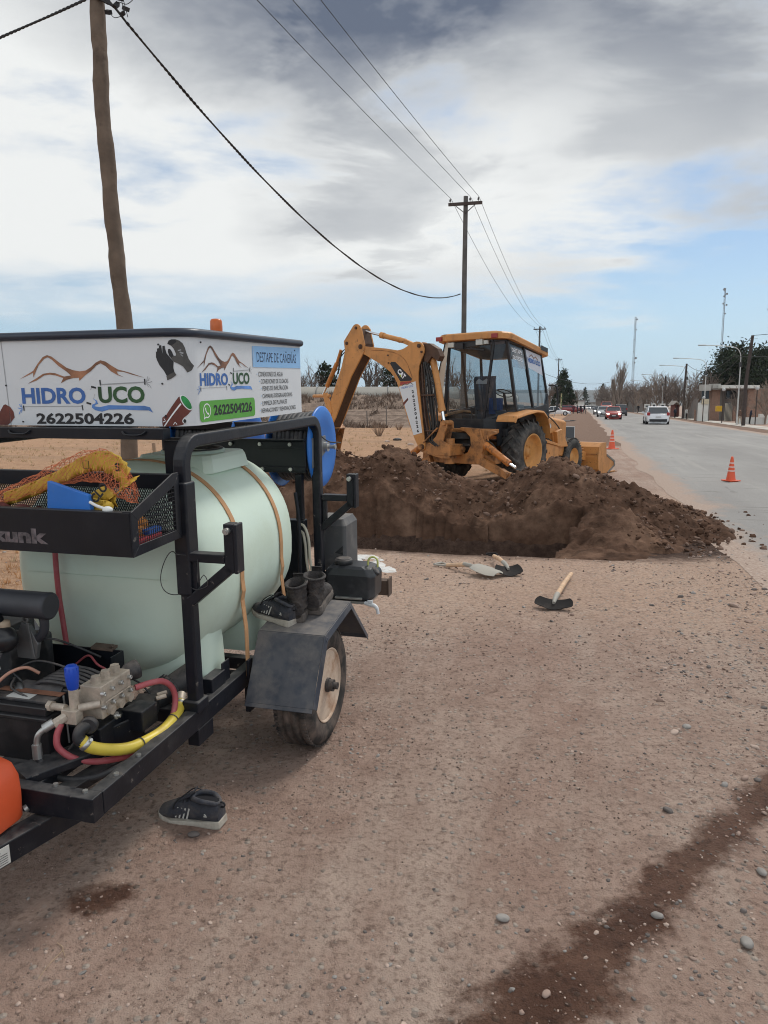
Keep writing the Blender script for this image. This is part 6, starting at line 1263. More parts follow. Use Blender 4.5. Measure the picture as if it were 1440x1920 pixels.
# ------ digging arm, swung square to the machine: laid out in its own plane, then turned onto the swing post
ARMX = Matrix(((0, 1, 0, -1.1), (-1, 0, 0, -2.6), (0, 0, 1, 0), (0, 0, 0, 1)))
_build = MB.build
def _armbuild(s, *a, **k): s.xf(ARMX); return _build(s, *a, **k)
MB.build = _armbuild
XA = -1.1
stick_o = [(-2.273, 3.297), (-2.313, 3.291), (-2.358, 3.268), (-2.634, 2.961), (-2.603, 2.748), (-2.705, 2.423), (-3.19, 1.394), (-3.243, 1.247), (-3.109, 1.002), (-2.901, 1.324), (-2.431, 2.204), (-2.047, 2.724), (-2.04, 2.861), (-2.138, 3.208), (-2.187, 3.265), (-2.233, 3.291)]
b = MB(); th = .035
b.prism(stick_o, (-1.0+.0, 0, 0), (0, 1, 0), (0, 0, 1), (th, 0, 0)); b.prism(stick_o, (-1.28, 0, 0), (0, 1, 0), (0, 0, 1), (th, 0, 0)); stick = b.build('stick', D_or, dig, .006)
b = MB(); P = [(-2.153, 3.196), (-2.064, 2.881), (-2.069, 2.731), (-2.455, 2.186), (-2.927, 1.301), (-3.125, 0.978)]
for p, q in zip(P[:-1], P[1:]): b.bar((-1.122, p[0], p[1]), (-1.122, q[0], q[1]), .25, .02, (0, 1, -.3))
P = [(-2.587, 2.681), (-2.686, 2.398), (-3.166, 1.392), (-3.22, 1.252)]
for p, q in zip(P[:-1], P[1:]): b.bar((-1.122, p[0], p[1]), (-1.122, q[0], q[1]), .25, .02, (0, 1, -.3))
b.build('stick_web', D_inr, stick)
b = MB()
for y, z, r_ in ((-2.147, 2.822, 0.05), (-2.273, 3.214, 0.03), (-2.539, 2.912, 0.035)): b.cyl((-.985, y, z), (-.945, y, z), r_, n=18); b.cyl((-.945, y, z), (-.935, y, z), r_*.6, n=12)
b.build('pivot_pin', D_inr, stick)
boom_o = [(-2.064, 2.827), (-1.612, 2.77), (-1.408, 2.735), (-1.286, 2.711), (-1.17, 2.704), (-1.083, 2.712), (-1.005, 2.731), (-0.941, 2.76), (-0.837, 2.811), (-0.751, 2.841), (-0.684, 2.853), (-0.609, 2.843), (-0.551, 2.812), (-0.511, 2.769), (-0.49, 2.713), (-0.49, 2.638), (-0.519, 2.566), (-0.561, 2.495), (-0.609, 2.38), (-0.628, 2.247), (-0.629, 2.089), (-0.609, 1.925), (-0.576, 1.708), (-0.507, 1.196), (-0.448, 0.799), (-0.458, 0.736), (-0.503, 0.705), (-0.559, 0.711), (-0.609, 0.755), (-0.709, 0.921), (-0.875, 1.279), (-0.996, 1.6), (-1.109, 1.897), (-1.179, 2.061), (-1.256, 2.176), (-1.34, 2.267), (-1.437, 2.333), (-1.643, 2.457), (-2.104, 2.679)]
b = MB(); b.prism(boom_o, (-1.01, 0, 0), (0, 1, 0), (0, 0, 1), (.03, 0, 0)); b.prism(boom_o, (-1.22, 0, 0), (0, 1, 0), (0, 0, 1), (.03, 0, 0)); boom = b.build('boom', D_or, dig, .006)
b = MB(); P = boom_o[0:9]
for p, q in zip(P[:-1], P[1:]): b.bar((-1.10, p[0], p[1]-.015), (-1.10, q[0], q[1]-.015), .175, .02, (0, .1, 1))
P = boom_o[28:39]
for p, q in zip(P[:-1], P[1:]): b.bar((-1.10, p[0]+.012, p[1]+.012), (-1.10, q[0]+.012, q[1]+.012), .175, .02, (0, 1, 1))
P = [(p[0]-.02, p[1]) for p in boom_o[16:25]]
for p, q in zip(P[:-1], P[1:]): b.bar((-1.10, p[0], p[1]), (-1.10, q[0], q[1]), .175, .02, (0, 1, 0))
b.build('boom_web', D_inr, boom)
b = MB()
for y, z, r_ in ((-0.609, 2.765, 0.04), (-0.543, 2.644, 0.022), (-0.519, 0.774, 0.055), (-1.408, 2.614, 0.015), (-1.388, 2.459, 0.015)): b.cyl((-.981, y, z), (-.955, y, z), r_, n=16)
b.build('pivot_pin', D_inr, boom)
b = MB(); b.tube(spline([(-0.98, -1.858, 2.736), (-0.978, -1.442, 2.703), (-0.978, -1.108, 2.608), (-0.978, -0.927, 2.455), (-0.978, -0.83, 2.268), (-0.978, -0.778, 2.153)], 5), .006, 5); b.build('weld_line', D_or2, boom)
# maker's plate
b = MB(); xd = -.978
b.prism([(-1.356, 2.447), (-1.321, 2.479), (-1.218, 2.474), (-0.786, 2.131), (-0.794, 2.098), (-0.829, 2.088), (-1.072, 2.081), (-1.096, 2.097)], (xd, 0, 0), (0, 1, 0), (0, 0, 1), (.002, 0, 0)); o = b.build('maker_plate', V_blk, boom)
b = MB(); b.prism([(-1.082, 2.073), (-0.816, 2.08), (-0.803, 2.048), (-1.091, 2.005)], (xd, 0, 0), (0, 1, 0), (0, 0, 1), (.002, 0, 0)); b.build('red_stripe', flat('plate_red', (.35, .05, .035)), boom)
ang = R(-42); ex, ey = Vector((0, math.cos(ang), math.sin(ang))), Vector((0, -math.sin(ang), math.cos(ang)))
b = MB(); p0 = Vector((xd+.0022, -1.172, 2.262)); b.add([p0+ex*.07+ey*.0, p0+ex*.165+ey*.0, p0+ex*.118+ey*.05], [(0, 1, 2)]); b.build('yellow_triangle', flat('plate_yellow', (.42, .5, .05)), o, fix=False)
decal(Vector((xd, -1.172, 2.270)), ex, ey, 'CAT', .235, .105, V_wd, 'lettering', o, .05, Vector((1, 0, 0)), off=.004)
# white sticker with the telephone number running down
b = MB(); b.prism([(-1.121, 1.975), (-0.694, 2.075), (-0.517, 1.059), (-0.736, 1.002)], (xd, 0, 0), (0, 1, 0), (0, 0, 1), (.002, 0, 0)); st_ = b.build('phone_sticker', K_white, boom)
for k, ch in enumerate('2622504226'):
    y = -.785+.0150*k; z = 1.838-.0867*k; decal((xd, y, z), (0, 1, .12), (0, -.12, 1), ch, .056, .062, V_blk, 'lettering', st_, .05, Vector((1, 0, 0)), off=.003)
decal((xd, -1.045, 1.925), (0, 1, .15), (0, -.15, 1), 'HIDRO UCO', .30, .04, V_blue, 'lettering', st_, .02, Vector((1, 0, 0)), off=.003)
b = MB(); P = [(-1.041, 1.992), (-0.969, 2.034), (-0.925, 2.009), (-0.881, 2.019), (-0.829, 2.05), (-0.751, 2.013)]
for p, q in zip(P[:-1], P[1:]): b.bar((xd+.003, p[0], p[1]), (xd+.003, q[0], q[1]), .002, .012)
b.build('mountain_logo', V_glove, st_)
b = MB(); b.prism([(-1.014, 1.645), (-0.89, 1.751), (-0.872, 1.712), (-0.996, 1.589)], (xd+.002, 0, 0), (0, 1, 0), (0, 0, 1), (.001, 0, 0)); b.build('pipe_picture', V_pipe, st_)
# rams
b = MB(); b.cyl((-1.12, -1.7, 3.041), (-1.12, -1.066, 2.885), .052, n=20); b.cyl((-1.12, -1.721, 3.047), (-1.12, -1.63, 3.026), .064, n=20); b.cyl((-1.12, -1.228, 2.924), (-1.12, -1.201, 2.916), .058, n=20); b.bar((-1.12, -1.083, 2.887), (-1.12, -0.806, 2.779), .09, .09); b.build('stick_ram', D_or, dig, .004)
b = MB(); b.cyl((-1.12, -2.495, 3.23), (-1.12, -1.7, 3.041), .027, n=12); b.build('stick_ram_rod', D_chr, dig)
b = MB(); b.cyl((-1.15, -0.403, 2.537), (-1.15, -0.157, 1.499), .068, n=22); b.cyl((-1.15, -0.179, 1.559), (-1.15, -0.154, 1.479), .078, n=22); b.bar((-1.15, -0.68, 2.738), (-1.15, -0.403, 2.537), .12, .12); b.build('boom_ram', D_or, dig, .004)
b = MB(); b.cyl((-1.15, -0.157, 1.499), (-1.15, -0.107, 1.278), .032, n=14); b.build('boom_ram_rod', D_chr, dig)
b = MB(); b.prism([(-0.584, 2.811), (-0.407, 2.808), (-0.206, 2.698), (-0.131, 2.545), (-0.191, 2.448), (-0.344, 2.547), (-0.503, 2.35)], (-1.19, 0, 0), (0, 1, 0), (0, 0, 1), (.16, 0, 0)); b.build('boom_head', D_inr, dig, .01)
b = MB()
for k in range(6):
    o_ = .022*k; x_ = -1.01-.035*(k % 3)
    b.tube(spline([(x_, -.52+o_*.5, 2.45), (x_, -.47+o_*1.2, 2.1), (x_, -.44+o_*1.5, 1.75), (x_, -.38+o_*1.4, 1.4), (x_, -.33+o_, 1.15), (x_, -.36+o_, .92), (x_, -.20+o_, .80)], 5), .020, 7)
b.build('arm_hose', D_hose, dig)
b = MB(); b.box((-1.03, -.41, 1.80), (.12, .26, .03)); b.box((-1.03, -.30, 1.1), (.12, .26, .03)); b.tube([(-1.0, -.56, 2.4), (-1.0, -.53, 2.0), (-1.0, -.47, 1.4), (-1.0, -.38, 1.0)], .018, 6); b.build('hose_clamp', D_inr, dig, .004)
b = MB(); b.cyl((-1.12, -2.985, 2.515), (-1.12, -3.3, 2.015), .05, n=18); b.cyl((-1.12, -2.858, 2.798), (-1.12, -2.985, 2.515), .035, n=12); b.build('bucket_ram', mat('ram_orange', (.5, .19, .04), .45, var=.2, vs=9, dirt=.6, dc=(.15, .07, .03), dscale=12), dig)
b = MB(); b.cyl((-1.12, -3.287, 2.042), (-1.12, -3.451, 1.796), .025, n=12); b.build('bucket_ram_rod', D_chr, dig)
for x in (-.98, -1.29):
    b = MB(); b.prism([(-3.261, 1.866), (-3.139, 1.877), (-3.059, 1.682), (-2.993, 1.463), (-3.072, 1.27), (-3.139, 1.282), (-3.139, 1.489), (-3.234, 1.712)], (x, 0, 0), (0, 1, 0), (0, 0, 1), (.03, 0, 0)); b.bar((x, -4.96, 1.74), (x, -5.2, 1.42), .03, .07)
    b.build('bucket_link', D_or, dig, .005)
b = MB(); b.cyl((-1.3, -3.899, 1.813), (-0.94, -3.038, 1.807), .035, n=14); b.build('link_pin', D_or, dig)
b = MB(); b.tube(spline([(-1, -2.587, 2.813), (-0.99, -2.713, 2.721), (-0.99, -2.776, 2.472), (-1, -2.837, 2.274)], 6), .012, 6); b.tube(spline([(-1.02, -2.657, 2.738), (-1, -2.786, 2.593), (-1, -2.837, 2.341), (-1.02, -2.961, 2.144)], 6), .012, 6); b.build('ram_hose', D_hose, dig)
b = MB()
out = [(-3.032, 1.12), (-3.303, 1.347), (-3.63, 1.283), (-3.96, 0.934), (-3.991, 0.413), (-3.718, 0.032), (-3.372, -0.009)]; inn = [(p[0]+.03, p[1]-.03) for p in out[:3]]+[(p[0]+.04, p[1]) for p in out[3:]]
b.loft([[(x, y, z) for y, z in out+inn[::-1]] for x in (-1.42, -.82)], True, False)
for x in (-1.42, -.84): b.prism(out+[(-3.234, 0.415)], (x, 0, 0), (0, 1, 0), (0, 0, 1), (.02, 0, 0))
for k in range(4): b.prism([(-3.4, 0.044), (-3.125, 0.025), (-3.4, -0.041)], (-1.40+k*.17, 0, 0), (0, 1, 0), (0, 0, 1), (.07, 0, 0))
b.build('digging_bucket', D_or2, dig, .004)

MB.build = _build
# ------------------------------------------------------------------ cones, shovels and small things on the ground
def G(x, y, dz=0.): return Vector((x, y, float(hground(x, y))+dz))
def gpx(px, py, z=0.):
    g = at(px, py, 1)-Vector((0, 0, EYE)); t = (z-EYE)/g.z; return Vector((0, 0, EYE))+g*t
C_or = mat('cone_orange', (.72, .10, .035), .5, var=.08, vs=6, dirt=.35, dc=(.4, .2, .14), dscale=9, dlo=.52, dhi=.72); C_wh = flat('cone_band', (.72, .66, .62))
def cone(p, hgt, label):
    r = empty('traffic_cone', p, .3, label, 'cone', 'orange traffic cones along the road edge'); k = hgt/.75
    b = MB(); b.box((0, 0, .02*k), (.40*k, .40*k, .035*k)); b.build('base', C_or, r, .012*k)
    b = MB(); b.lathe([(.145*k, .035*k), (.135*k, .06*k), (.04*k, .70*k), (.032*k, .745*k), (.02*k, .75*k), (.018*k, .70*k)], (0, 0, 0), (0, 0, 1), 28); b.build('body', C_or, r)
    b = MB()
    for z0, z1 in ((.30, .33), (.42, .45), (.54, .57)): q = lambda z: .1365-(z-.06)*.1487; b.lathe([(q(z0)*k+.001, z0*k), (q(z1)*k+.001, z1*k)], (0, 0, 0), (0, 0, 1), 28)
    b.build('band', C_wh, r)
c1 = gpx(1370, 903); c2 = gpx(1147, 842)
cone(Vector((c1.x, c1.y, .012)), .52, 'orange traffic cone on the asphalt, the nearer and larger of two'); cone(Vector((c2.x, c2.y, float(hground(c2.x, c2.y)))), .70, 'orange traffic cone behind the digger bucket, the farther one')
S_wood = mat('shovel_wood', (.60, .40, .25), .7, var=.2, vs=14, dirt=.5, dc=(.3, .24, .2), dscale=12); S_metal = mat('shovel_steel_pale', (.32, .31, .28), .6, .3, var=.2, vs=9, dirt=.85, dc=(.42, .39, .34), dscale=5, dlo=.35, dhi=.6); S_dark = mat('shovel_steel_dark', (.018, .016, .016), .75, .0, var=.3, vs=9, dirt=.3, dc=(.10, .08, .065), dscale=9, spec=.15)
def shovel(A_, B_, label, metal, grip, face, bl=.30, wd=.26, roll=0., hz=.03, bz=.02, ht=.0):
    """A_ handle end, B_ blade neck on the ground; face = 1 blade lies face up, -1 turned over"""
    A_, B_ = Vector((*A_, 0)), Vector((*B_, 0)); d = (B_-A_); Lh = d.length; ang = math.atan2(d.y, d.x)-math.pi/2
    z0 = float(hground(B_.x, B_.y)); r = empty('shovel', (B_.x, B_.y, z0), ang, label, 'shovel', 'shovels dropped on the dirt by the trench')
    zb = .05+bz; zh = hz+.012
    b = MB(); b.tube([(0, -Lh+.02, zh), (0, -Lh*.5, (zh+zb)/2+.012), (0, -.12, zb)], [.019, .021, .0205], 12); b.build('handle', S_wood, r)
    b = MB(); b.tube([(0, -.15, zb+.002), (0, -.08, zb), (0, 0, zb-.005), (0, .06, zb-.02)], [.0215, .022, .019, .013], 12); b.build('socket', S_metal, r)
    b = MB(); rs = []
    for i in range(11):
        t = i/10; w = wd/2*(1-.22*(1-t/.68)**3) if t < .68 else wd/2*max(.55, math.sqrt(max(.02, 1-((t-.68)/.36)**2))); row = []
        for k in range(11):
            s = -1+2*k/10; x = w*s; c = .022*(s*s)*(1 if face > 0 else -1); z = .012+(.045 if face < 0 else 0)+c+(.03*(1-t) if face > 0 else .02*(1-t))
            row.append((x, .0+bl*t, z+bz*(1-t)+ht*t))
        rs.append(row)
    top = rs; bot = [[(x, y, z-.004) for x, y, z in row] for row in rs]
    for a in (top, bot):
        b.loft(a, False, True, False)
    b.loft([top[0], bot[0]], False, False, False); b.loft([top[-1], bot[-1]], False, False, False); b.loft([[q[0] for q in top], [q[0] for q in bot]], False, False, False); b.loft([[q[-1] for q in top], [q[-1] for q in bot]], False, False, False)
    o = b.build('blade', metal, r); o.rotation_euler.y = roll
    if grip:
        b = MB(); y = -Lh; b.tube(spline([(0, y+.02, zh), (-.03, y-.02, zh), (-.052, y-.06, zh), (-.052, y-.10, zh)], 4), .009, 8); b.tube(spline([(0, y+.02, zh), (.03, y-.02, zh), (.052, y-.06, zh), (.052, y-.10, zh)], 4), .009, 8); b.cyl((-.055, y-.10, zh), (.055, y-.10, zh), .013, n=12); b.build('grip', S_dark if metal is S_dark else S_metal, r)
p = [gpx(*q) for q in ((835, 1066), (892, 1078), (925, 1055), (950, 1078), (1071, 1084), (1040, 1139))]
shovel((p[0].x, p[0].y), (p[1].x, p[1].y), 'shovel with pale mud-dried blade turned over, leftmost of the three', S_metal, True, -1, .27, .25, hz=.012)
shovel((p[2].x, p[2].y), (p[3].x, p[3].y), 'shovel with dark grip and dark blade lying just behind the pale blade', S_dark, True, 1, .15, .26, bz=.03, ht=.0, hz=.05)
shovel((p[4].x, p[4].y), (p[5].x, p[5].y), 'black-bladed shovel lying alone, rightmost of the three', S_dark, False, 1, .12, .30, bz=.02, hz=.03)
q = gpx(1068, 829); b_ = at(1068, 829, 33)
e = empty('standing_board', (q.x, q.y, 0), -.25, 'dark grey panel with a thin white frame standing beyond the digger bucket', 'board')
b = MB(); b.bb((-.18, -.02, .03), (.18, .01, .66)); b.build('panel', flat('board_slate', (.07, .08, .09)), e)
b = MB()
for a, c in (((-.205, -.03, 0), (-.18, .02, .69)), ((.18, -.03, 0), (.205, .02, .69)), ((-.18, -.03, .66), (.18, .02, .69)), ((-.18, -.03, 0), (.18, .02, .03))): b.bb(a, c)
b.build('frame', flat('board_frame', (.6, .6, .58)), e)
b = MB(); g = gpx(1052, 790); b.box((g.x, g.y, .05), (2.3, 1.3, .05), (0, 0, .3)); b.bar((g.x-1, g.y-.5, .06), (g.x-.2, g.y+1.6, 1.0), .05, .05); b.bar((g.x+.9, g.y, .08), (g.x+1.5, g.y-.2, .12), .1, .04)
tag(b.build('sheet_metal', flat('sheet_dark', (.05, .055, .06))), 'dark flat metal sheet lying on the verge behind the digger', 'metal sheet')
b = MB(); g = gpx(1400, 1486)
for a, c in (((2.02, 3.02), (2.22, 2.93)),): b.tube(spline([(a[0], a[1], .012), (a[0]+.08, a[1]-.02, .018), (c[0], c[1], .012)], 5), .003, 6)
tag(b.build('twig', mat('dry_twig', (.2, .13, .09), .8)), 'thin dry twig lying across the gravel by the wet streak', 'twig')
b = MB(); gs = [gpx(*q_) for q_ in ((72, 1840), (95, 1810), (118, 1785), (108, 1772))]; b.tube(spline([(v.x, v.y, .008) for v in gs], 5), .0012, 5); b.tube([(gs[2].x, gs[2].y, .009), (gs[2].x+.02, gs[2].y-.03, .006)], .001, 4)
tag(b.build('twig', mat('dry_straw', (.42, .30, .19), .8)), 'pale dry stalk on the bare dirt at the lower left', 'twig')

# ------------------------------------------------------------------ poles and wires
W_old = mat('weathered_pole', (.135, .098, .072), .9, var=.3, vs=3, bump=.7, bs=14, dirt=.6, dc=(.055, .038, .028), dscale=2.2, dlo=.55, dhi=.68); W_grey = mat('grey_pole', (.10, .095, .09), .9, var=.3, vs=2, bump=.4, bs=9); W_dark = mat('dark_pole', (.06, .045, .04), .9, var=.3, vs=2)
INS = mat('insulator_brown', (.05, .04, .038), .3); WIRE = mat('wire_black', (.012, .012, .014), .6)
def near_pole():
    pts = [(-4.42, 13, -.3), (-4.42, 13, .55), (-4.41, 13, 1.7), (-4.41, 13, 2.86), (-4.465, 13, 3.9), (-4.52, 13, 4.6), (-4.56, 13, 5.6), (-4.60, 13, 6.8), (-4.595, 13, 7.6), (-4.59, 13, 8.9)]
    pts = spline([Vector(p) for p in pts], 5); n = len(pts)
    r = empty('utility_pole', (-4.42, 13, 0), 0, 'rough crooked wooden pole rising behind the printed sign', 'utility pole')
    b = MB(); rings = []
    for i, p in enumerate(pts):
        rr = .142-.028*i/n+.006*math.sin(i*1.3)+.004*math.sin(i*3.1)
        rings.append([Vector((p.x+4.42+.008*math.sin(i*.9), 0, p.z))+Vector((math.cos(a), math.sin(a), 0))*rr*(1+.05*math.sin(3*a+i*.5)) for a in np.linspace(0, 6.283, 15)[:-1]])
    b.loft(rings, True, True); b.build('trunk', W_old, r)
    b = MB(); x, z = -.16, 8.0
    for s in (.0, .09, -.07): b.tube(spline([(x-.12, -.13, z+.12+s), (x+.14, -.12, z-.02+s*.5), (x+.3, -.1, z-.14), (x+.45, -.02, z-.32)], 6), .018, 6)
    for k, (dx, dz) in enumerate([(.18, -.02), (.25, .06), (.32, -.1), (.42, -.22), (.19, -.2), (.38, .0), (.47, -.15)]): b.box((x+dx, -.1, z+dz), (.06, .06, .11), (.3*k, .5, k))
    b.tube(spline([(x+.2, -.1, z+.1), (x+.45, -.1, z+.2), (x+.62, -.1, z+.05), (x+.5, -.1, z-.08), (x+.36, -.1, z-.05)], 6), .006, 5); b.tube(spline([(x+.3, -.1, z+.6), (x+.38, -.1, z+.1), (x+.44, -.05, z-.2)], 6), .006, 5); b.tube(spline([(x+.42, -.1, z+.6), (x+.4, -.1, z+.2), (x+.48, -.05, z-.25)], 6), .006, 5); b.tube(spline([(x+.2, -.1, z-.2), (x+.28, -.1, z-.28), (x+.37, -.05, z-.24)], 4), .006, 5)
    b.build('clamp_cluster', WIRE, r)
near_pole()
def tpole(L, Y, h, label, rr=.13, arm=True, m=None, tilt=0.):
    X = (L+ST*Y)/CT; z = float(hground(X, Y)); r = empty('utility_pole', (X, Y, z), -TH, label, 'utility pole', 'wooden utility poles' if arm else None)
    r.rotation_euler.y = tilt
    b = MB(); b.tube([(0, 0, -.3), (.01, 0, h*.3), (-.01, 0, h*.65), (0, 0, h)], [rr, rr*.93, rr*.85, rr*.76], 12); b.build('trunk', m or W_grey, r)
    if arm:
        b = MB(); b.bar((-.78, -.13, h-.35), (.78, -.13, h-.35), .1, .13); b.build('crossarm', W_dark, r)
        b = MB(); b.bar((-.45, -.13, h-.42), (0, -.12, h-.78), .03, .03); b.bar((.45, -.13, h-.42), (0, -.12, h-.78), .03, .03); b.build('brace', W_dark, r)
        for x in (-.70, .22, .60):
            b = MB(); b.lathe([(.012, -.02), (.012, .06), (.05, .07), (.055, .09), (.03, .1), (.045, .12), (.045, .14), (.02, .16), (.018, .19), (.001, .2)], (x, -.13, h-.28), (0, 0, 1), 12); b.build('insulator', INS, r)
    return X, Y, z+h
LPOLE = -5.5
P1 = tpole(LPOLE, 36, 11.1, 'dark pole with crossarm and three insulators rising behind the digger cab', .135)
P2 = tpole(LPOLE, 97, 11.5, 'second crossarm pole, seen just right of the cab roof', .14)
P3 = tpole(LPOLE, 175, 12.3, 'third crossarm pole, beyond the cab window and before the conifer', .15); P4 = tpole(LPOLE, 245, 12.6, 'farthest crossarm pole, rising through the roadside conifer', .15)
def wire(name, A_, B_, sag, r=.009, n=26, label='', group=None, twist=0):
    A_, B_ = Vector(A_), Vector(B_); pts = []
    for k in range(n+1):
        t = k/n; p = A_.lerp(B_, t); p.z -= sag*4*t*(1-t); pts.append(p)
    b = MB()
    if twist:
        n2 = n*12; P_ = []
        for k in range(n2+1):
            t = k/n2; p = A_.lerp(B_, t); p.z -= sag*4*t*(1-t); P_.append(p)
        for ph in (0, math.pi): b.tube([p+Vector((math.cos(k*1.0+ph), 0, math.sin(k*.9+ph)))*r*.45 for k, p in enumerate(P_)], r*.75, 5)
    else: b.tube(pts, r, 5)
    return tag(b.build(name, WIRE, None, fix=False), label, 'wire', group)
def armpt(P, x): return Vector((P[0]+x*CT, P[1]-x*ST-.13, P[2]-.09))
PREV = [(-12.6, -22.0), (-11.0, -22.0), (-9.6, -22.0)]
for k, x in enumerate((-.70, .22, .60)):
    q = ((-2.30, 19.4), (-1.50, 19.4), (-.90, 19.4))[k]; a = armpt(P1, x); dx, dy = q[0]-a.x, q[1]-a.y; B_ = Vector((a.x+dx*3.6, a.y+dy*3.6, a.z+.2))
    nm = ('left', 'middle', 'right')[k]
    wire('overhead_wire', a, B_, .75, .0085, 30, f'{nm} thin wire of the three running from the near crossarm overhead', 'three line wires along the poles')
    wire('overhead_wire', a, armpt(P2, x), 1.15, .010, 26, f'{nm} wire sloping down between the first and second crossarm poles', 'three line wires along the poles')
    wire('overhead_wire', armpt(P2, x), armpt(P3, x), 1.3, .014, 20, f'{nm} wire between the second and third crossarm poles', 'three line wires along the poles')
    wire('overhead_wire', armpt(P3, x), armpt(P4, x), 1.2, .018, 16, f'{nm} wire between the two farthest crossarm poles', 'three line wires along the poles')
wire('twisted_cable', (-4.12, 12.95, 7.67), (3.56, 35.9, 6.74), 1.55, .022, 60, 'thick black twisted cable sagging from the near pole to the crossarm pole', None, 1)
wire('twisted_cable', (-4.66, 12.9, 8.02), (-9.5, 13.5, 6.6), .05, .020, 20, 'thick black cable leaving the near pole to the left', None, 1)
a = at(1020, 700, 150); wire('overhead_wire', a, at(1145, 716, 200), 1.2, .035, 20, 'single wire crossing low over the far road')

# street lamps along the far side
LM = mat('lamp_galvanised', (.52, .52, .50), .5, .3, var=.1, vs=3); LH = flat('lamp_head', (.45, .46, .46))
def lamp_proto():
    r = empty('street_lamp', (0, 0, 0), -TH)
    b = MB(); b.cyl((0, 0, -.3), (0, 0, 3.6), .085, .08, n=12); b.cyl((0, 0, 3.6), (0, 0, 6.6), .065, .058, n=12)
    b.tube(spline([(0, 0, 6.6), (-.05, 0, 7.35), (-.35, 0, 7.95), (-.95, 0, 8.2), (-2.2, 0, 8.33), (-3.6, 0, 8.42)], 6), .04, 8); b.build('post', LM, r)
    b = MB(); b.loft([[(x, w*y, 8.42+z) for y, z in ((-1, 0), (-.6, .06), (.6, .06), (1, 0), (.6, -.06), (-.6, -.06))] for x, w in ((-3.5, .06), (-3.7, .13), (-4.1, .14), (-4.28, .05))], True, True); b.build('lamp_head', LH, r)
    b = MB(); b.box((-.02, 0, 6.35), (.22, .2, .5)); b.build('ballast_box', K_black, r)
    return r
lp = lamp_proto()
for i, (Y, lb) in enumerate([(50, 'lamp head reaching in from the right edge, nearest street lamp'), (80, 'tall street lamp beside the dark leaning pole in front of the brick house'), (102, 'street lamp second from the right edge among those standing in view'), (120, 'street lamp almost touching the black pole'), (156, 'street lamp just right of the white hatchback roof line'), (193, 'street lamp with its arm above the small black pole, left of the white hatchback'), (225, 'street lamp standing just right of the tall leafless poplar'), (255, 'street lamp in front of the tall leafless poplar'), (288, 'smallest and farthest street lamp of the row')]):
    o = lp if i == 0 else copy_tree(lp); L_ = 16.; X = (L_+ST*Y)/CT; o.location = (X, Y, float(hground(X, Y))); tag(o, lb, 'street lamp', 'street lamps along the far side of the road')
def rpole(px, Y, ytop, label, lean=0., rr=.14):
    p = at(px, 760, Y); z = float(hground(p.x, Y)); top = at(px, ytop, Y).z; r = empty('utility_pole', (p.x, Y, z), 0, label, 'utility pole', 'dark poles on the far pavement')
    b = MB(); b.tube([(0, 0, -.3), (.0, 0, (top-z)*.5), (lean, 0, top-z)], [rr, rr*.9, rr*.75], 10); b.build('trunk', W_dark, r); return Vector((p.x+lean, Y, top))
q1 = rpole(1396, 77, 629, 'dark reddish pole leaning beside the nearest standing street lamp', .35, .19); q2 = rpole(1281.5, 118, 682, 'black straight pole touching the third street lamp', .15, .2); q3 = rpole(1245.5, 165, 705, 'short-looking black pole farthest along the pavement', 0, .2)
for a, c, s_, lb in ((q1, q2, 2.2, 'sagging cable between the leaning pole and the black pole'), (q2, q3, 2.0, 'sagging cable between the two farther dark poles'), (q1, (46, 62, 10.0), .4, 'cable leaving the leaning pole towards the right edge'), (q1-Vector((0, 0, .6)), at(1312, 700, 102), 1.6, 'cable from the leaning pole to the second street lamp'), (at(1312, 700, 102), q2-Vector((0, 0, .8)), 1.0, 'cable from the second street lamp to the black pole'), (at(1376, 668, 80), (47, 60, 6.8), .5, 'cable running right from the nearest standing lamp')): wire('overhead_wire', a, c, s_, .028, 20, lb, 'cables between the poles on the far pavement')
def mast(px, Y, ytop, ybase, w, label, guy=False):
    p = at(px, 760, Y); h = at(px, ytop, Y).z; tx = at(px, ytop, Y); r = empty('radio_mast', (p.x, Y, 0), 0, label, 'radio mast', 'radio masts above the town')
    n = 46; b = MB(); C3 = [Vector((math.cos(a), math.sin(a), 0))*w for a in (.3, 2.4, 4.5)]; T_ = Vector((.1, 0, h))
    for c in C3: b.bar(c, c*.6+T_, .12, .12)
    for k in range(n):
        t0, t1 = k/n, (k+1)/n; 
        for i in range(3):
            a = C3[i]*(1-.4*t0)+T_*t0; c = C3[(i+1) % 3]*(1-.4*t1)+T_*t1; b.bar(a, c, .06, .06)
    b.build('lattice', flat('mast_steel', (.24, .25, .28)), r)
    return r, h
def dish(r, x, z, s):
    x *= .6; s *= .6
    b = MB(); b.lathe([(.001, .0), (s*.6, .1*s), (s, .4*s), (s, .5*s)], (x, -.6, z), (0, -1, .1), 16); b.cyl((x, -.6, z), (0, 0, z), .08, n=6); b.build('dish', flat('dish_grey', (.28, .29, .3)), r)
M1, h1 = mast(1184, 420, 594, 0, .75, 'lattice radio mast right of the poplar, with small dishes')
for x, f, s in ((1.2, .97, .7), (.8, .86, .6), (1.4, .55, 1.1), (-.9, .62, .6), (.7, .5, .7), (-.8, .75, .6)): dish(M1, x, h1*f, s)
M2, h2 = mast(1346, 380, 540, 0, .6, 'tallest lattice radio mast, above the brick house, with antennas at its top')
for x, f, s in ((-1.1, .985, 1.2), (1.2, .95, .9), (-1.5, .87, .7), (1.4, .86, .8), (.8, .79, .6), (-1.0, .93, .8)): dish(M2, x, h2*f, s)

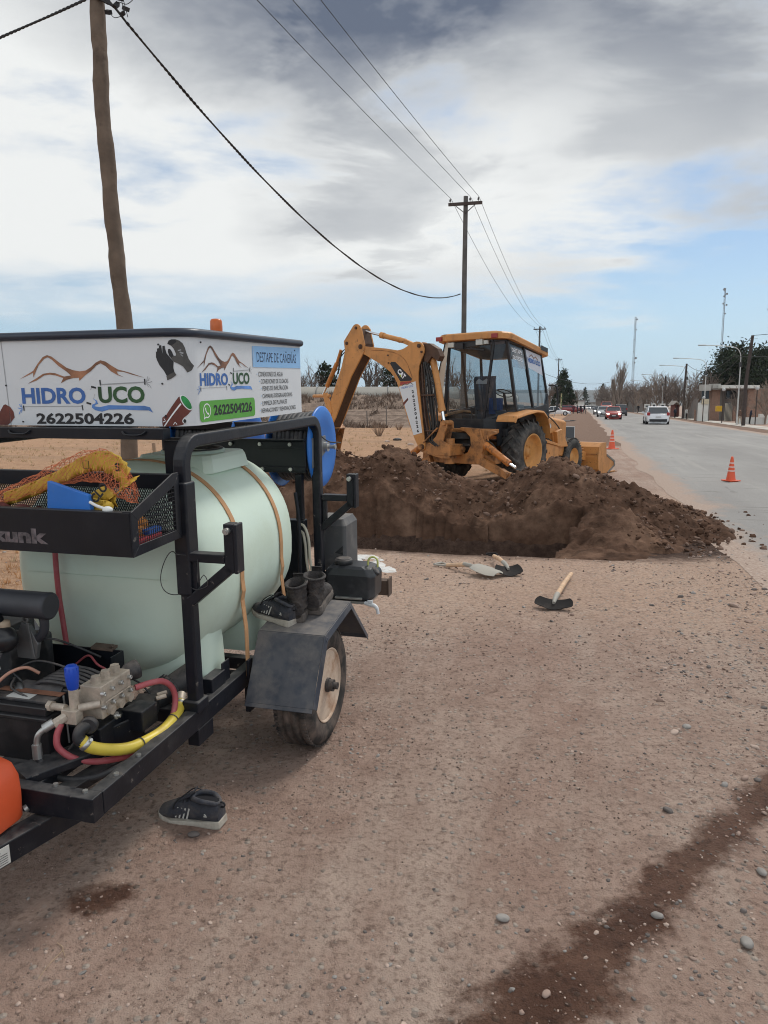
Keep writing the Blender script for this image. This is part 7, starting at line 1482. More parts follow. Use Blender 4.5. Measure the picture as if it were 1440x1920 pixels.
# ------------------------------------------------------------------ trees
BARK = mat('bare_bark', (.16, .125, .105), .95, var=.3, vs=2); BARK_P = mat('pale_twigs', (.27, .215, .175), .95, var=.25, vs=1.5)
LEAF = [mat('pine_needles', (.022, .034, .017), .9, var=.5, vs=.6, spec=.15), mat('pine_needles_grey', (.045, .055, .035), .9, var=.4, vs=.6, spec=.15)]
def bare_tree(h, spread, seed, up=.5, nb=7, depth=4, tr_=.05, m=None, minr=.006, name='bare_tree', lo=.4):
    rd = random.Random(seed); r = empty(name); t = MB(); c = MB()
    def branch(p, d, l, rad, k, mb):
        q = p+d*l; mid = p+d*l*.5+Vector((rd.uniform(-1, 1), rd.uniform(-1, 1), 0))*l*.06
        mb.tube([p, mid, q], [rad, rad*.8, rad*.62], 4 if k > 1 else 6, False)
        if k >= depth: return
        n = rd.randint(2, 4) if k else nb
        for i in range(n):
            a = rd.uniform(0, 6.283); tilt = rd.uniform(.25, .75)*spread; s = p.lerp(q, rd.uniform(.35, 1.)) if k else p.lerp(q, rd.uniform(lo, 1.))
            ax = d.orthogonal().normalized(); ax.rotate(Matrix.Rotation(a, 3, d)); nd = (d*math.cos(tilt)+ax*math.sin(tilt)+Vector((0, 0, up*.35))).normalized()
            branch(s, nd, l*rd.uniform(.5, .78), max(rad*.55, minr), k+1, c)
    branch(Vector((0, 0, -.1)), Vector((rd.uniform(-.05, .05), rd.uniform(-.05, .05), 1)).normalized(), h*.36, h*tr_*.5, 0, t)
    zmax = max(v[2] for v in c.v); k = h/zmax; c.v = [(x*k, y*k, z*k) for x, y, z in c.v]; t.v = [(x*k, y*k, z*k) for x, y, z in t.v]
    t.build('trunk', m or BARK, r, fix=False); c.build('crown', m or BARK, r, fix=False); return r
def crown_tree(h, w, seed, shape='pine', n=1500, leaf=.22, name='conifer'):
    rd = np.random.default_rng(seed); r = empty(name)
    t = MB(); t.tube([(0, 0, -.1), (0, 0, h*.5), (0, 0, h*.95)], [h*.022, h*.015, h*.004], 8, False)
    P = []
    nc = 60 if shape == 'pine' else 34
    cl = []
    for k in range(nc):
        z = rd.uniform(.12, 1.)*h if shape == 'pine' else rd.uniform(.3, 1)*h
        rr = w*(1-(z/h)**1.3)*rd.uniform(.5, 1.15) if shape == 'pine' else w*math.sqrt(max(.05, 1-((z/h-.62)/.42)**2))*rd.uniform(.3, 1.)
        a = rd.uniform(0, 6.283); cpt = np.array([rr*math.cos(a), rr*math.sin(a), z]); cl.append(cpt)
        t.tube([(0, 0, z*.85), tuple(cpt)], [h*.006, h*.002], 4, False)
    t.build('trunk', BARK, r, fix=False)
    vs, fs, mi = [], [], []
    for k in range(n):
        cc = cl[rd.integers(0, nc)]; p = cc+rd.normal(0, 1, 3)*np.array([.16, .16, .11])*w*(.8 if shape == 'pine' else 1.15)
        u = rd.normal(0, 1, 3); u /= np.linalg.norm(u); v = np.cross(u, rd.normal(0, 1, 3)); v /= np.linalg.norm(v); s = leaf*rd.uniform(.5, 1.3)
        o = len(vs); vs += [tuple(p-u*s-v*s*.3), tuple(p+u*s-v*s*.3), tuple(p+u*s*.8+v*s*.4), tuple(p-u*s*.8+v*s*.4)]; fs.append((o, o+1, o+2, o+3)); mi.append(rd.integers(0, 2))
    b = MB(); b.v = vs; b.f = fs; b.sm = [False]*len(fs); b.mi = [int(x) for x in mi]; b.build('crown', LEAF, r, fix=False); return r
def place(o, px, Y, rz, sc, label, cat, group, z=None, first=False, X=None):
    c = o if first else copy_tree(o); x = at(px, 760, Y).x if X is None else X; c.location = (x, Y, float(hground(x, Y)) if z is None else z); c.rotation_euler.z = rz; c.scale = (sc,)*3; tag(c, label, cat, group); return c
rd = random.Random(3)
# row of leafless trees beyond the polytunnels
protos = [bare_tree(6.5, 1.15, s, .55, 10, 4, .035, None, .011, lo=.2) for s in (11, 23, 37)]
row = [(330, .85, 0), (372, .9, 1), (565, .85, 1), (584, .98, 0), (600, .9, 2), (616, .84, 1), (634, .9, 0), (655, 1.05, 2), (690, 1.35, 1), (705, 1.2, 0), (722, .98, 2), (742, .8, 1), (762, .85, 0), (790, .9, 2), (815, .92, 1), (838, 1.0, 0), (850, 1.0, 2), (870, .9, 1)]
wd_ = ['left of the sign end', 'behind the sign end', 'just right of the sign edge', 'next right of the sign edge', 'left of the raised stick', 'behind the raised stick', 'by the stick lower edge', 'right of the stick, medium sized', 'widest crown under the boom arch', 'leaning into the wide crown under the boom', 'under the top of the boom arch', 'low one under the boom', 'left of the boom foot', 'behind the boom sticker', 'behind the boom ram', 'by the cab rear pillar', 'seen through the cab rear window', 'behind the driver seat']
for i, (px, sc, k) in enumerate(row): place(protos[k], px, 112+rd.uniform(-6, 8), rd.uniform(0, 6), sc, 'leafless tree beyond the polytunnel, '+wd_[i], 'tree', 'leafless trees beyond the polytunnels', first=(i in (0, 1, 4)))
for px, w_, lb in ((614, 1.6, 'small dark evergreen beyond the polytunnel, left of the raised stick'), (742, 2.0, 'dark evergreen beyond the polytunnel under the boom')):
    t_ = crown_tree(5.0, w_, px, 'round', 700, .28, 'evergreen_tree'); place(t_, px, 108, 0, 1, lb, 'tree', 'small evergreens beyond the polytunnel', first=True)
# dark conifers left of the road
cp = crown_tree(11.5, 3.4, 5, 'pine', 4200, .24)
for i, (px, Y, sc, lb) in enumerate([(1055, 185, .88, 'tall dark conifer left of the road with a pole through its top'), (1066, 178, .62, 'broad dark conifer on the roadward side of the tall one'), (1048, 172, .66, 'dark conifer just right of the cab')]): place(cp, px, Y, i*2., sc, lb, 'tree', 'dark conifers left of the road', first=(i == 0))
tp = bare_tree(8, .9, 51, .6, 8, 4, .035)
for i, (px, Y, sc, lb) in enumerate([(1040, 210, 1., 'leafless tree at the cab edge left of the road'), (1076, 230, .9, 'leafless tree on the road side of the conifers'), (1082, 260, .9, 'small leafless tree where the left verge ends'), (1029, 150, .8, 'leafless tree behind the third utility pole')]): place(tp, px, Y, i, sc, lb, 'tree', 'leafless trees left of the road', first=(i == 0))
# poplar
pop = bare_tree(15.5, .42, 77, 1.2, 15, 5, .03, BARK_P, .018, 'poplar', .06); place(pop, 1161, 235, 0, 1.0, 'tall slender leafless poplar beside the lattice mast', 'tree', None, first=True); pop.scale = (1.15, 1.15, 1.0)
po2 = copy_tree(pop); place(po2, 1152, 250, 2.1, .8, 'shorter leafless poplar tucked against the tall one', 'tree', None, first=True)
# roadside trees on the right
rp = [bare_tree(8.2, 1.15, s, .6, 13, 4, .035, m, .017, lo=.15) for s, m in ((61, BARK), (62, BARK_P), (64, BARK))]
spots = [(1120, 330, 1.25), (1127, 310, 1.2), (1133, 300, 1.3), (1140, 280, 1.15), (1147, 290, 1.3), (1154, 262, 1.2), (1165, 270, 1.3), (1172, 240, 1.25), (1180, 250, 1.2), (1188, 225, 1.2), (1196, 215, 1.1), (1206, 215, 1.15), (1216, 190, 1.1), (1229, 170, 1.25), (1238, 172, 1.2), (1249, 160, 1.05), (1262, 168, 1.15), (1273, 150, 1.0), (1290, 116, .98), (1305, 150, 1.15), (1323, 140, 1.1), (1382, 90, .95), (1436, 84, 1.0)]
dsc = ['farthest leafless tree at the road end', 'second farthest roadside tree', 'pale-crowned tree near the road end', 'roadside tree left of the poplar', 'roadside tree at the poplar foot', 'tree hiding the poplar base', 'tree right of the poplar base', 'tree at the lattice mast foot', 'tree just right of the mast', 'tree above the black cars', 'tree left of the small tower', 'tree at the small tower', 'tree right of the small tower', 'tall twiggy tree behind the white hatchback', 'pale twiggy tree by the farthest black pole', 'tree right of the farthest black pole', 'tree behind the little gabled shelter', 'tree between shelter and black pole', 'bushy tree with a split trunk right of the black pole', 'tree behind the pale gate', 'tree behind the grey concrete wall', 'small tree in front of the slatted gate by the nearest lamp', 'reddish small tree at the right edge']
for i, (px, Y, sc) in enumerate(spots): place(rp[i % 3], px, Y, rd.uniform(0, 6), sc*(.62 if i > 20 else .8 if i == 18 else 1), 'leafless '+dsc[i].replace('leafless ', ''), 'tree', 'leafless trees on the far side of the road', first=(i < 3))
pr = [crown_tree(12.5, 5.2, s, 'round', 5200, .27, 'pine_tree') for s in (81, 82)]
for i, (px, Y, sc, lb) in enumerate([(1350, 150, .80, 'dark pine, lowest at the left end of the mass behind the brick house'), (1368, 146, .95, 'dark round pine behind the flat roof, left of the nearest lamp'), (1388, 142, 1.04, 'highest dark pine crown behind the leaning pole'), (1408, 150, .96, 'dark pine with sky gaps right of the leaning pole'), (1430, 140, .98, 'dark pine cut by the right edge of the view'), (1452, 146, 1.0, 'dark pine mostly outside the right edge')]): place(pr[i % 2], px, Y, i*1.4, sc, lb, 'tree', 'dark pines behind the brick house', first=(i < 2))
b1_ = crown_tree(9, 2.4, 91, 'pine', 900, .3); place(b1_, 1129, 340, 0, 1.2, 'narrow dark conifer at the end of the road', 'tree', None, first=True); b2_ = copy_tree(b1_); place(b2_, 1096, 520, 0, 1.5, 'tiny dark conifer against the far hill', 'tree', None, first=True)
# ------------------------------------------------------------------ polytunnels, fence, scrub
def tunnel(x0, x1, Y, h, label, dep=9):
    z = float(hground((x0+x1)/2, Y)); r = empty('polytunnel', ((x0+x1)/2, Y, z), 0, label, 'greenhouse', 'polytunnels beyond the field'); hw = (x1-x0)/2
    prof = [(dep/2*math.cos(a), h*math.sin(a)**.75 if math.sin(a) > 0 else 0) for a in np.linspace(0, math.pi, 15)]
    b = MB(); b.loft([[(x, -y, zz) for y, zz in prof] for x in np.linspace(-hw, hw, 12)], True, True, False); b.build('plastic_skin', mat('greenhouse_film', (.25, .235, .205), .6, var=.15, vs=.4, dirt=.5, dc=(.26, .24, .2), dscale=.5), r)
    b = MB(); n = int((x1-x0)/6.5)
    for k in range(n+1):
        x = -hw+2*hw*k/n; b.tube([(x+.0, -y*1.004, zz*1.01+.02) for y, zz in prof], .05, 5)
    b.build('hoop', flat('hoop_dark', (.1, .1, .095)), r)
tunnel(-30, 8, 84, 1.35, 'long low polytunnel with grey plastic skin and dark hoops beyond the field')
tunnel(8.5, 26, 150, 1.5, 'second polytunnel glimpsed through the cab windows')
def posts():
    FW = flat('fence_post_grey', (.16, .13, .11))
    X = [-14, -11.2, -8.6, -7.2, -5.2, -2.9, -1.2, .2, 2.6, 4.2, 6.2]
    r = empty('wire_fence', (-4, 55.5, 0), 0, 'thin wire fence on leaning posts at the edge of the field', 'fence')
    for k, x in enumerate(X):
        z = float(hground(x, 55.5)); b = MB(); l = .08*math.sin(k*5); b.tube([(x+4, 0, z-.1), (x+4+l, 0, z+1.35+.2*math.sin(k*3))], .045, 6); b.build('post', FW, r)
    for h in (.5, .85, 1.15):
        b = MB(); b.tube([(x+4, 0, float(hground(x, 55.5))+h) for x in X], .008, 4); b.build('wire', WIRE, r)
posts()
def tufts(name, n, xr, yr, h, m, cond, seed, wd=.02):
    rg = np.random.default_rng(seed); X = rg.uniform(*xr, n); Y = yr[0]*np.exp(rg.random(n)*math.log(yr[1]/yr[0])); k = cond(X, Y); X, Y = X[k], Y[k]; n = len(X); B = 9
    bx = np.repeat(X, B)+rg.normal(0, .05, n*B)*h/.15; by = np.repeat(Y, B)+rg.normal(0, .05, n*B)*h/.15; bz = hground(bx, by)-.01; hh = h*rg.uniform(.4, 1.3, n*B); lx, ly = rg.normal(0, .45, n*B)*hh, rg.normal(0, .45, n*B)*hh; a = rg.uniform(0, 3.14, n*B); w = wd*rg.uniform(.5, 1.3, n*B)
    v = np.stack([np.stack([bx-w*np.cos(a), by-w*np.sin(a), bz], -1), np.stack([bx+w*np.cos(a), by+w*np.sin(a), bz], -1), np.stack([bx+lx, by+ly, bz+hh], -1)], 1).reshape(-1, 3)
    me = bpy.data.meshes.new(name); me.from_pydata(v.tolist(), [], np.arange(len(v)).reshape(-1, 3).tolist()); me.materials.append(m); me.update(); o = bpy.data.objects.new(name, me); COL.objects.link(o); return tag(o, kind='stuff')
infield = lambda X, Y: (lw(X, Y)[0] < -5.4)|((lw(X, Y)[0] < -1.4)&(lw(X, Y)[1] > 14.2)&(lw(X, Y)[1] < 30)&(rng.random(len(X)) < .3))
tufts('dry_grass', 3600, (-26, 6), (6, 54), .10, mat('straw', (.50, .36, .21), .9, var=.3, vs=3), infield, 5, .010)
tufts('dry_grass', 900, (-12, -2.4), (5.2, 9.5), .07, mat('straw_orange', (.48, .27, .13), .9, var=.3, vs=3), lambda X, Y: lw(X, Y)[0] < -4.4, 6, .006)
tufts('scrub', 2600, (-40, 9), (53, 72), .45, mat('scrub_brown', (.17, .12, .09), .95, var=.35, vs=1.2), lambda X, Y: (lw(X, Y)[0] < -9)&(fb(X, Y, 71, .35) > .42), 7, .05)
tufts('scrub', 500, (-3, 30), (60, 110), .35, mat('scrub_dull', (.2, .15, .11), .95, var=.35, vs=1.2), lambda X, Y: (lw(X, Y)[0] < -4)&(lw(X, Y)[0] > -11), 8, .05)
def shrub(px, py, h, label):
    g = gpx(px, py); b = MB(); r_ = random.Random(px)
    for k in range(60):
        a = r_.uniform(0, 6.28); t = r_.uniform(.1, .6); p = Vector((g.x+.1*math.cos(a), g.y+.1*math.sin(a), float(hground(g.x, g.y)))); q = p+Vector((math.cos(a)*t*h, math.sin(a)*t*h, h*r_.uniform(.5, 1.1))); b.tube([p, p.lerp(q, .5)+Vector((0, 0, .05*h)), q], [.008, .006, .002], 3, False)
    tag(b.build('dead_bush', mat('dead_bush', (.24, .16, .11), .95), None, fix=False), label, 'bush', 'dead bushes in the field')
for px, py, h, lb in ((711, 818, .8, 'reddish dead bush standing in the dry field under the boom'), (660, 775, .9, 'dead bush near the raised stick'), (726, 770, 1.0, 'dead bush at the foot of the bank under the boom'), (590, 772, .8, 'dead bush beside the hose reel'), (748, 806, .5, 'low dead bush left of the boom foot')): shrub(px, py, h, lb)
for px, py, s, m, lb in ((683, 801, .16, MS[3], 'pale rock at the foot of the bank left of the boom'), (770, 835, .09, MS[3], 'small pale stone in the field beside the boom'), (745, 826, .13, K_black, 'black scrap lying in the dry field'), (726, 829, .08, MS[3], 'pale stone in the field behind the heap')):
    g = gpx(px, py); b = MB(); v0, f0 = ico(2); b.add([Vector((x*1.5, y, z*.7))*s*(1+.25*noise.noise(Vector((x, y, z))*2+Vector((px, 0, 0))))+Vector((g.x, g.y, float(hground(g.x, g.y))+s*.3)) for x, y, z in v0], f0.tolist(), True); tag(b.build('stone' if m is not K_black else 'scrap', m), lb, 'stone' if m is not K_black else 'scrap', 'scattered stones in the field' if m is not K_black else None)
b = MB(); b.bar((-3.9, 12.9, 0), (-4.0, 13.0, .95), .05, .05, (1, 0, 0)); tag(b.build('stake', mat('stake_wood', (.3, .2, .13), .9)), 'short thin wooden stake beside the crooked pole', 'stake')

# ------------------------------------------------------------------ buildings on the far side
BR = mat('brick_red', (.27, .165, .12), .9, var=.2, vs=5, dirt=.4, dc=(.2, .12, .09), dscale=2); CONC = mat('concrete_pale', (.42, .41, .38), .9, var=.1, vs=.6, dirt=.4, dc=(.3, .28, .25), dscale=.8); WHT = mat('wall_white', (.62, .62, .58), .8, var=.08, vs=.8, dirt=.4, dc=(.4, .37, .33), dscale=1); DKW = flat('window_dark', (.03, .035, .04), .15); GRYW = mat('wall_grey', (.19, .17, .155), .9, var=.15, vs=.6); YEL = flat('box_yellow', (.62, .36, .02))
def bx(px0, px1, y0, y1, Y, dep, zb=None):
    """a box whose front stands at distance Y, from survey points"""
    a, c = at(px0, y1, Y), at(px1, y0, Y); zb = a.z if zb is None else zb
    return (a.x, Y, zb), (c.x, Y+dep, c.z)
def part(name, par, m, *boxes, bev=0):
    b = MB()
    for q in boxes: b.bb(*q)
    return b.build(name, m, par, bev)
GZ = -.52
h_ = empty('brick_house', label='low flat-roofed brick house with pale concrete fascia blocks behind the nearest standing lamp', cat='house')
part('wall', h_, BR, bx(1333, 1351, 731, 780, 104, 1.0, GZ)); part('wall', h_, BR, bx(1400, 1450, 729, 780, 103, 1.2, GZ)); part('wall_recess', h_, GRYW, bx(1351.5, 1399.5, 729, 780, 106, 3, GZ))
part('roof_fascia', h_, WHT, bx(1353, 1425, 722, 728, 102, 4)); part('concrete_block', h_, CONC, bx(1319, 1334, 721, 732.5, 103, 1.4), bx(1336.5, 1352, 719.5, 731, 103.2, 1.4)); part('roof_slab', h_, GRYW, bx(1333, 1450, 727.9, 730, 103, 5))
o = part('window', h_, DKW, bx(1316, 1330, 733, 748, 104.5, .2)); part('window', h_, DKW, bx(1362, 1386, 733, 748, 105.7, .2))
g_ = empty('pale_gate', label='pale two-leaf sheet gate left of the brick pillar', cat='gate'); part('leaf', g_, WHT, bx(1307.5, 1318, 755, 778.5, 100, .1, GZ)); part('leaf', g_, WHT, bx(1318.5, 1329.5, 748, 778.5, 100, .1, GZ)); part('upper_panel', g_, mat('gate_cream', (.5, .44, .32), .8), bx(1316, 1330, 748, 757.5, 99.8, .1)); part('frame', g_, GRYW, bx(1306.6, 1307.3, 748, 780, 99.9, .2, GZ), bx(1329.7, 1331, 748, 780, 99.9, .2, GZ))
g_ = empty('slatted_gate', label='gate of tall pale vertical slats right of the yellow box', cat='gate'); part('backing', g_, DKW, bx(1359, 1374, 755, 781, 99.6, .06, GZ))
b = MB()
for k in range(7): q = bx(1359.3+k*2.1, 1360.5+k*2.1, 756, 781, 99.4, .08, GZ); b.bb(*q)
b.build('slats', mat('slat_cream', (.5, .45, .36), .8), g_)
y_ = empty('yellow_box', label='yellow box on a post in front of the brick pillar', cat='meter box'); part('box', y_, YEL, bx(1344, 1355.5, 761, 771.5, 92, .5), bev=.03); part('post', y_, W_dark, bx(1354, 1355.5, 771.6, 786, 92.2, .1, GZ))
tag(part('garden_wall', None, BR, bx(1303, 1306, 768, 781, 101, .3, GZ)), 'stub of low brick garden wall left of the pale gate', 'wall'); tag(part('garden_wall', None, BR, bx(1374.6, 1385, 762, 781, 100, .3, GZ)), 'low brick garden wall right of the slatted gate', 'wall')
tag(part('grey_wall', None, GRYW, bx(1298, 1308, 745, 779, 118, 4, GZ)), 'plain grey house wall left of the pale gate', 'wall')
s_ = empty('gabled_shelter', label='little gabled wooden shelter with red-brown sides beside the black pole', cat='shelter'); part('walls', s_, mat('shelter_red', (.16, .05, .04), .8), bx(1264.5, 1266, 757, 776, 135, 2, GZ), bx(1272, 1273.5, 757, 776, 135, 2, GZ), bx(1266.1, 1271.9, 757, 776, 136.4, .3, GZ))
a, c = at(1262, 759, 134.5), at(1275.5, 753, 134.5); b = MB(); b.loft([[(a.x, y, a.z), ((a.x+c.x)/2, y, c.z+.15), (c.x, y, a.z), ((a.x+c.x)/2, y, c.z-.1)] for y in (134.4, 137)], True, False); b.build('roof', mat('shelter_roof', (.28, .25, .22), .8), s_)
p_ = empty('white_paling', label='white picket paling left of the gabled shelter', cat='fence'); b = MB()
for k in range(9): b.bb(*bx(1249+k*1.55, 1250+k*1.55, 763, 775, 138, .06, GZ))
b.build('pickets', WHT, p_); part('rail', p_, WHT, bx(1248.5, 1263, 765, 766, 138.08, .05), bx(1248.5, 1263, 771, 772, 138.08, .05))
t_ = empty('grey_building', label='dark grey two-storey building with a small square tower beyond the lamps', cat='building'); part('wall', t_, GRYW, bx(1196, 1222, 734, 776, 230, 12, -1)); part('tower', t_, mat('tower_brown', (.16, .125, .10), .9), bx(1208, 1216, 725.5, 734, 231, 4)); part('window', t_, WHT, bx(1211, 1217, 740, 745, 229.8, .2)); part('window', t_, WHT, bx(1212.5, 1216, 748, 755, 229.8, .2)); part('window', t_, WHT, bx(1222.2, 1225, 740, 743, 229.9, .2))
t_ = empty('far_building', label='long low brown building behind the trees left of the grey building', cat='building'); part('wall', t_, mat('far_wall_brown', (.17, .135, .115), .9, var=.2, vs=.3), bx(1137, 1193, 748, 772, 300, 15, -1)); part('roof', t_, GRYW, bx(1136, 1194, 745, 748, 299, 17))
for i, (px, y0, lb) in enumerate(((1226, 757, 'round white road sign left of the white hatchback roof'), (1242.5, 757, 'square white road sign above the white hatchback'), (1213, 758, 'small pale sign by the grey building'))):
    r = empty('road_sign', label=lb, cat='sign', group='small road signs on the far pavement'); p = at(px, y0+3.5, 130)
    b = MB(); b.cyl((p.x, 130, p.z), (p.x, 129.94, p.z), .42, n=20) if i == 0 else b.box((p.x, 130, p.z), (.9, .06, .7)); b.build('plate', WHT, r)
    b = MB(); b.cyl((p.x, 129.93, p.z), (p.x, 129.92, p.z), .2, n=14) if i == 0 else b.box((p.x, 129.95, p.z), (.5, .02, .22)); b.build('mark', DKW, r)
    b = MB(); b.cyl((p.x, 130.05, GZ), (p.x, 130.05, p.z), .04, n=8); b.build('post', LM, r)
for px, Y, y0, lb in ((1357, 88, 733, 'thin black garden lamp post with a globe beside the yellow box'), (1420, 82, 731, 'thin dark post with a small head near the right edge'), (1319.5, 96, 748, 'thin dark post in front of the pale gate')):
    p = at(px, y0, Y); r = empty('lamp_post', (p.x, Y, GZ), 0, lb, 'lamp post', 'thin posts on the far pavement'); b = MB(); b.cyl((0, 0, 0), (0, 0, p.z-GZ), .06, n=8); b.build('post', W_dark, r); b = MB(); b.ball((0, 0, p.z-GZ+.15), .2); b.build('globe', LH, r)
# low kerb-side walls and scattered planters on the pavement
for k, (px0, px1, y0, y1, Y) in enumerate([(1386, 1440, 782.5, 786, 84), (1424, 1445, 776, 786, 88)]): tag(part('low_wall', None, WHT, bx(px0, px1, y0, y1, Y, .4, GZ)), ('long low pale wall at the right edge' if k == 0 else 'short pale block standing at the right edge'), 'wall')
# houses far down the road on the left and the dwellings at the end
for i, (px0, px1, y0, Y, m, lb) in enumerate([(1083, 1096, 752, 420, WHT, 'white low house at the far end of the left verge'), (1068, 1080, 752, 330, CONC, 'pale house behind the parked red pickup'), (1110, 1120, 756, 600, CONC, 'tiny pale house where the road meets the hill')]):
    r = empty('far_house', label=lb, cat='house', group='small houses at the end of the road'); part('wall', r, m, bx(px0, px1, y0, 770, Y, 12, -1)); part('roof', r, GRYW, bx(px0-.6, px1+.6, y0-2, y0, Y-1, 14))
# vertical roadside sign on a post
r = empty('vertical_sign', label='tall narrow cream sign with dark lettering on a post before the conifer', cat='sign'); q = bx(1051.3, 1054.2, 738, 766, 120, .2)
part('board', r, mat('sign_cream', (.55, .45, .25), .7), q); part('post', r, W_dark, bx(1052.2, 1053.3, 766.2, 778, 120.1, .1, 0))
b = MB()
for k, ch in enumerate('VIVERO'):
    a_, f_ = text_fit(ch, .2, .33, .03); b.add([(q[0][0]+.025+x, 119.96, q[1][2]-.4-.4*k+y) for x, y in a_], f_)
b.build('lettering', V_green, r, fix=False)

# ------------------------------------------------------------------ vehicles
TYR = mat('car_tyre', (.02, .02, .02), .9); HUBC = flat('car_hubcap', (.4, .4, .42)); CG = mat('car_glass', (.03, .04, .05), .06, var=.1, spec=.8); HL = emit('headlight_lit', (1, .95, .85), 2.2); HLo = flat('headlight', (.6, .62, .62), .15); TL = flat('car_tail_light', (.32, .02, .02), .25); PL = flat('number_plate', (.5, .5, .5)); TRIM = flat('car_trim_black', (.015, .015, .017))
def car(name, col, P, Ln, Wd_, label, cat, loc, rz, kind='hatch', lit=False, group='vehicles on the road', H=1.47):
    """front towards -y"""
    paint = mat(name+'_paint', col, .3, var=.03, vs=2, coat=.6, dirt=.25, dc=(.3, .25, .21), dscale=2)
    r = empty(name, loc, rz, label, cat, group); L2 = Ln/2; w = Wd_/2
    prof = {'hatch': [(-1, .28, .62), (-.97, .55, .78), (-.9, .72, .9), (-.62, .83, .97), (-.42, .96, 1.), (-.3, .99, 1.), (.0, .99, 1.), (.5, .99, 1.), (.8, .97, .97), (.95, .85, .93), (1., .55, .85), (.98, .3, .75)],
            'sedan': [(-1, .3, .62), (-.97, .52, .8), (-.88, .68, .92), (-.55, .80, 1.), (-.3, .9, 1.), (.3, .92, 1.), (.62, .93, 1.), (.9, .9, .95), (.99, .72, .86), (1, .35, .75)],
            'suv': [(-1, .35, .65), (-.98, .7, .85), (-.9, .95, .93), (-.6, 1.05, 1.), (-.3, 1.08, 1.), (.3, 1.08, 1.), (.8, 1.08, 1.), (.97, 1.0, .95), (1, .5, .85)]}[kind]
    rings = []
    for t, z, ww in prof:
        z *= H/1.47; lo = .26 if abs(t) > .9 else .20
        rings.append([(-w*ww*.92, t*L2, lo), (-w*ww, t*L2, lo+.12), (-w*ww, t*L2, z-.22), (-w*ww*.93, t*L2, z-.05), (-w*ww*.8, t*L2, z), (w*ww*.8, t*L2, z), (w*ww*.93, t*L2, z-.05), (w*ww, t*L2, z-.22), (w*ww, t*L2, lo+.12), (w*ww*.92, t*L2, lo)])
    b = MB(); b.loft(rings, True, True); b.build('body', paint, r, .02)
    gh = {'hatch': (-.42, -.08, .62, .92), 'sedan': (-.36, -.06, .38, .72), 'suv': (-.45, -.2, .8, .95)}[kind]; zb = prof[4][1]*H/1.47-.06
    def gring(y0, y1, z, ww, ins=0): return [(-w*ww, y0*L2, z), (w*ww, y0*L2, z), (w*ww, y1*L2, z), (-w*ww, y1*L2, z)]
    b = MB(); b.loft([gring(gh[0], gh[3], zb, .93), gring(gh[1]-.02, gh[2]+.02, H-.06, .76)], True, False); b.build('glasshouse', CG, r, .03)
    b = MB(); b.loft([gring(gh[1]-.05, gh[2]+.05, H-.075, .785), gring(gh[1], gh[2], H, .70)], True, False)
    for s in (-1, 1):
        for (ya, yb) in ((gh[0], gh[1]), (gh[3], gh[2]), ((gh[0]+gh[3])/2, (gh[1]+gh[2])/2)): b.bar((s*w*.935, ya*L2, zb), (s*w*.77, yb*L2, H-.06), .07, .05, (0, 0, 1))
    b.build('roof', paint, r, .02)
    for s in (-1, 1):
        for y in (-.62, .60):
            b = MB(); b.lathe([(.2, .0), (.3, .005), (.31, -.03), (.31, -.17), (.3, -.2), (.1, -.2)], (s*(w+.005), y*L2, .31), (s, 0, 0), 24); b.build('tyre', TYR, r); b = MB(); b.lathe([(.2, -.01), (.18, -.03), (.001, -.02)], (s*(w+.004), y*L2, .31), (s, 0, 0), 16); b.build('hubcap', HUBC, r)
            b = MB(); b.lathe([(.36, 0), (.31, .004)], (s*(w+.003), y*L2, .33), (s, 0, 0), 20); b.build('wheel_arch', TRIM, r)
        zz = .66*H/1.47 if kind != 'suv' else .85
        b = MB(); b.loft([[(s*w*.52, -L2*.965, zz-.08), (s*w*.84, -L2*.90, zz-.07), (s*w*.90, -L2*.86, zz+.05), (s*w*.6, -L2*.935, zz+.05)], [(s*w*.52, -L2*1.0, zz-.08), (s*w*.86, -L2*.955, zz-.07), (s*w*.90, -L2*.90, zz+.05), (s*w*.6, -L2*.97, zz+.05)]], True, False); b.build('headlight', HL if lit else HLo, r)
        zt = .86 if kind != 'sedan' else .78
        b = MB(); b.box((s*w*.84, L2*.955, zt*H/1.47), (.22, .16, .26), (0, 0, s*.3)); b.build('tail_light', TL, r, .02)
        b = MB(); b.box((s*(w+.10), gh[0]*L2+.25, zb+.06), (.2, .1, .13)); b.build('mirror', TRIM if lit else paint, r, .02)
    b = MB(); b.box((0, -L2*.99, .50), (w*1.0, .06, .14)); b.box((0, -L2*.99, .30), (w*1.3, .07, .12)); b.build('grille', TRIM, r, .01)
    b = MB(); b.box((0, L2*.98, .34), (w*1.5, .1, .22)); b.build('rear_bumper', TRIM, r, .02)
    b = MB(); b.box((0, -L2*1.005, .43), (.42, .05, .11)); b.build('number_plate', PL, r); b = MB(); b.box((0, L2*1.005, .62), (.42, .05, .11)); b.build('number_plate', PL, r)
    return r
def onroad(px, Y, L_=None):
    x = at(px, 760, Y).x; return Vector((x, Y, float(hground(x, Y))+.01))
HD = -TH
car('red_hatchback', (.36, .03, .022), None, 3.9, 1.76, 'red hatchback with headlights on coming towards the viewer, leading its lane', 'car', onroad(1150.5, 87), HD, 'hatch', True)
car('silver_hatchback', (.42, .44, .45), None, 3.9, 1.72, 'silver hatchback following just behind the red one', 'car', onroad(1132, 106), HD, 'hatch', True, H=1.5)
car('white_hatchback', (.72, .73, .75), None, 4.3, 1.86, 'white hatchback driving away on the right lane, seen from behind', 'car', onroad(1231, 65), HD+math.pi, 'hatch', H=1.5)
car('black_suv', (.02, .022, .028), None, 4.6, 1.85, 'black sport utility vehicle driving away beyond the red hatchback', 'car', onroad(1164, 118), HD+math.pi, 'suv', H=1.75)
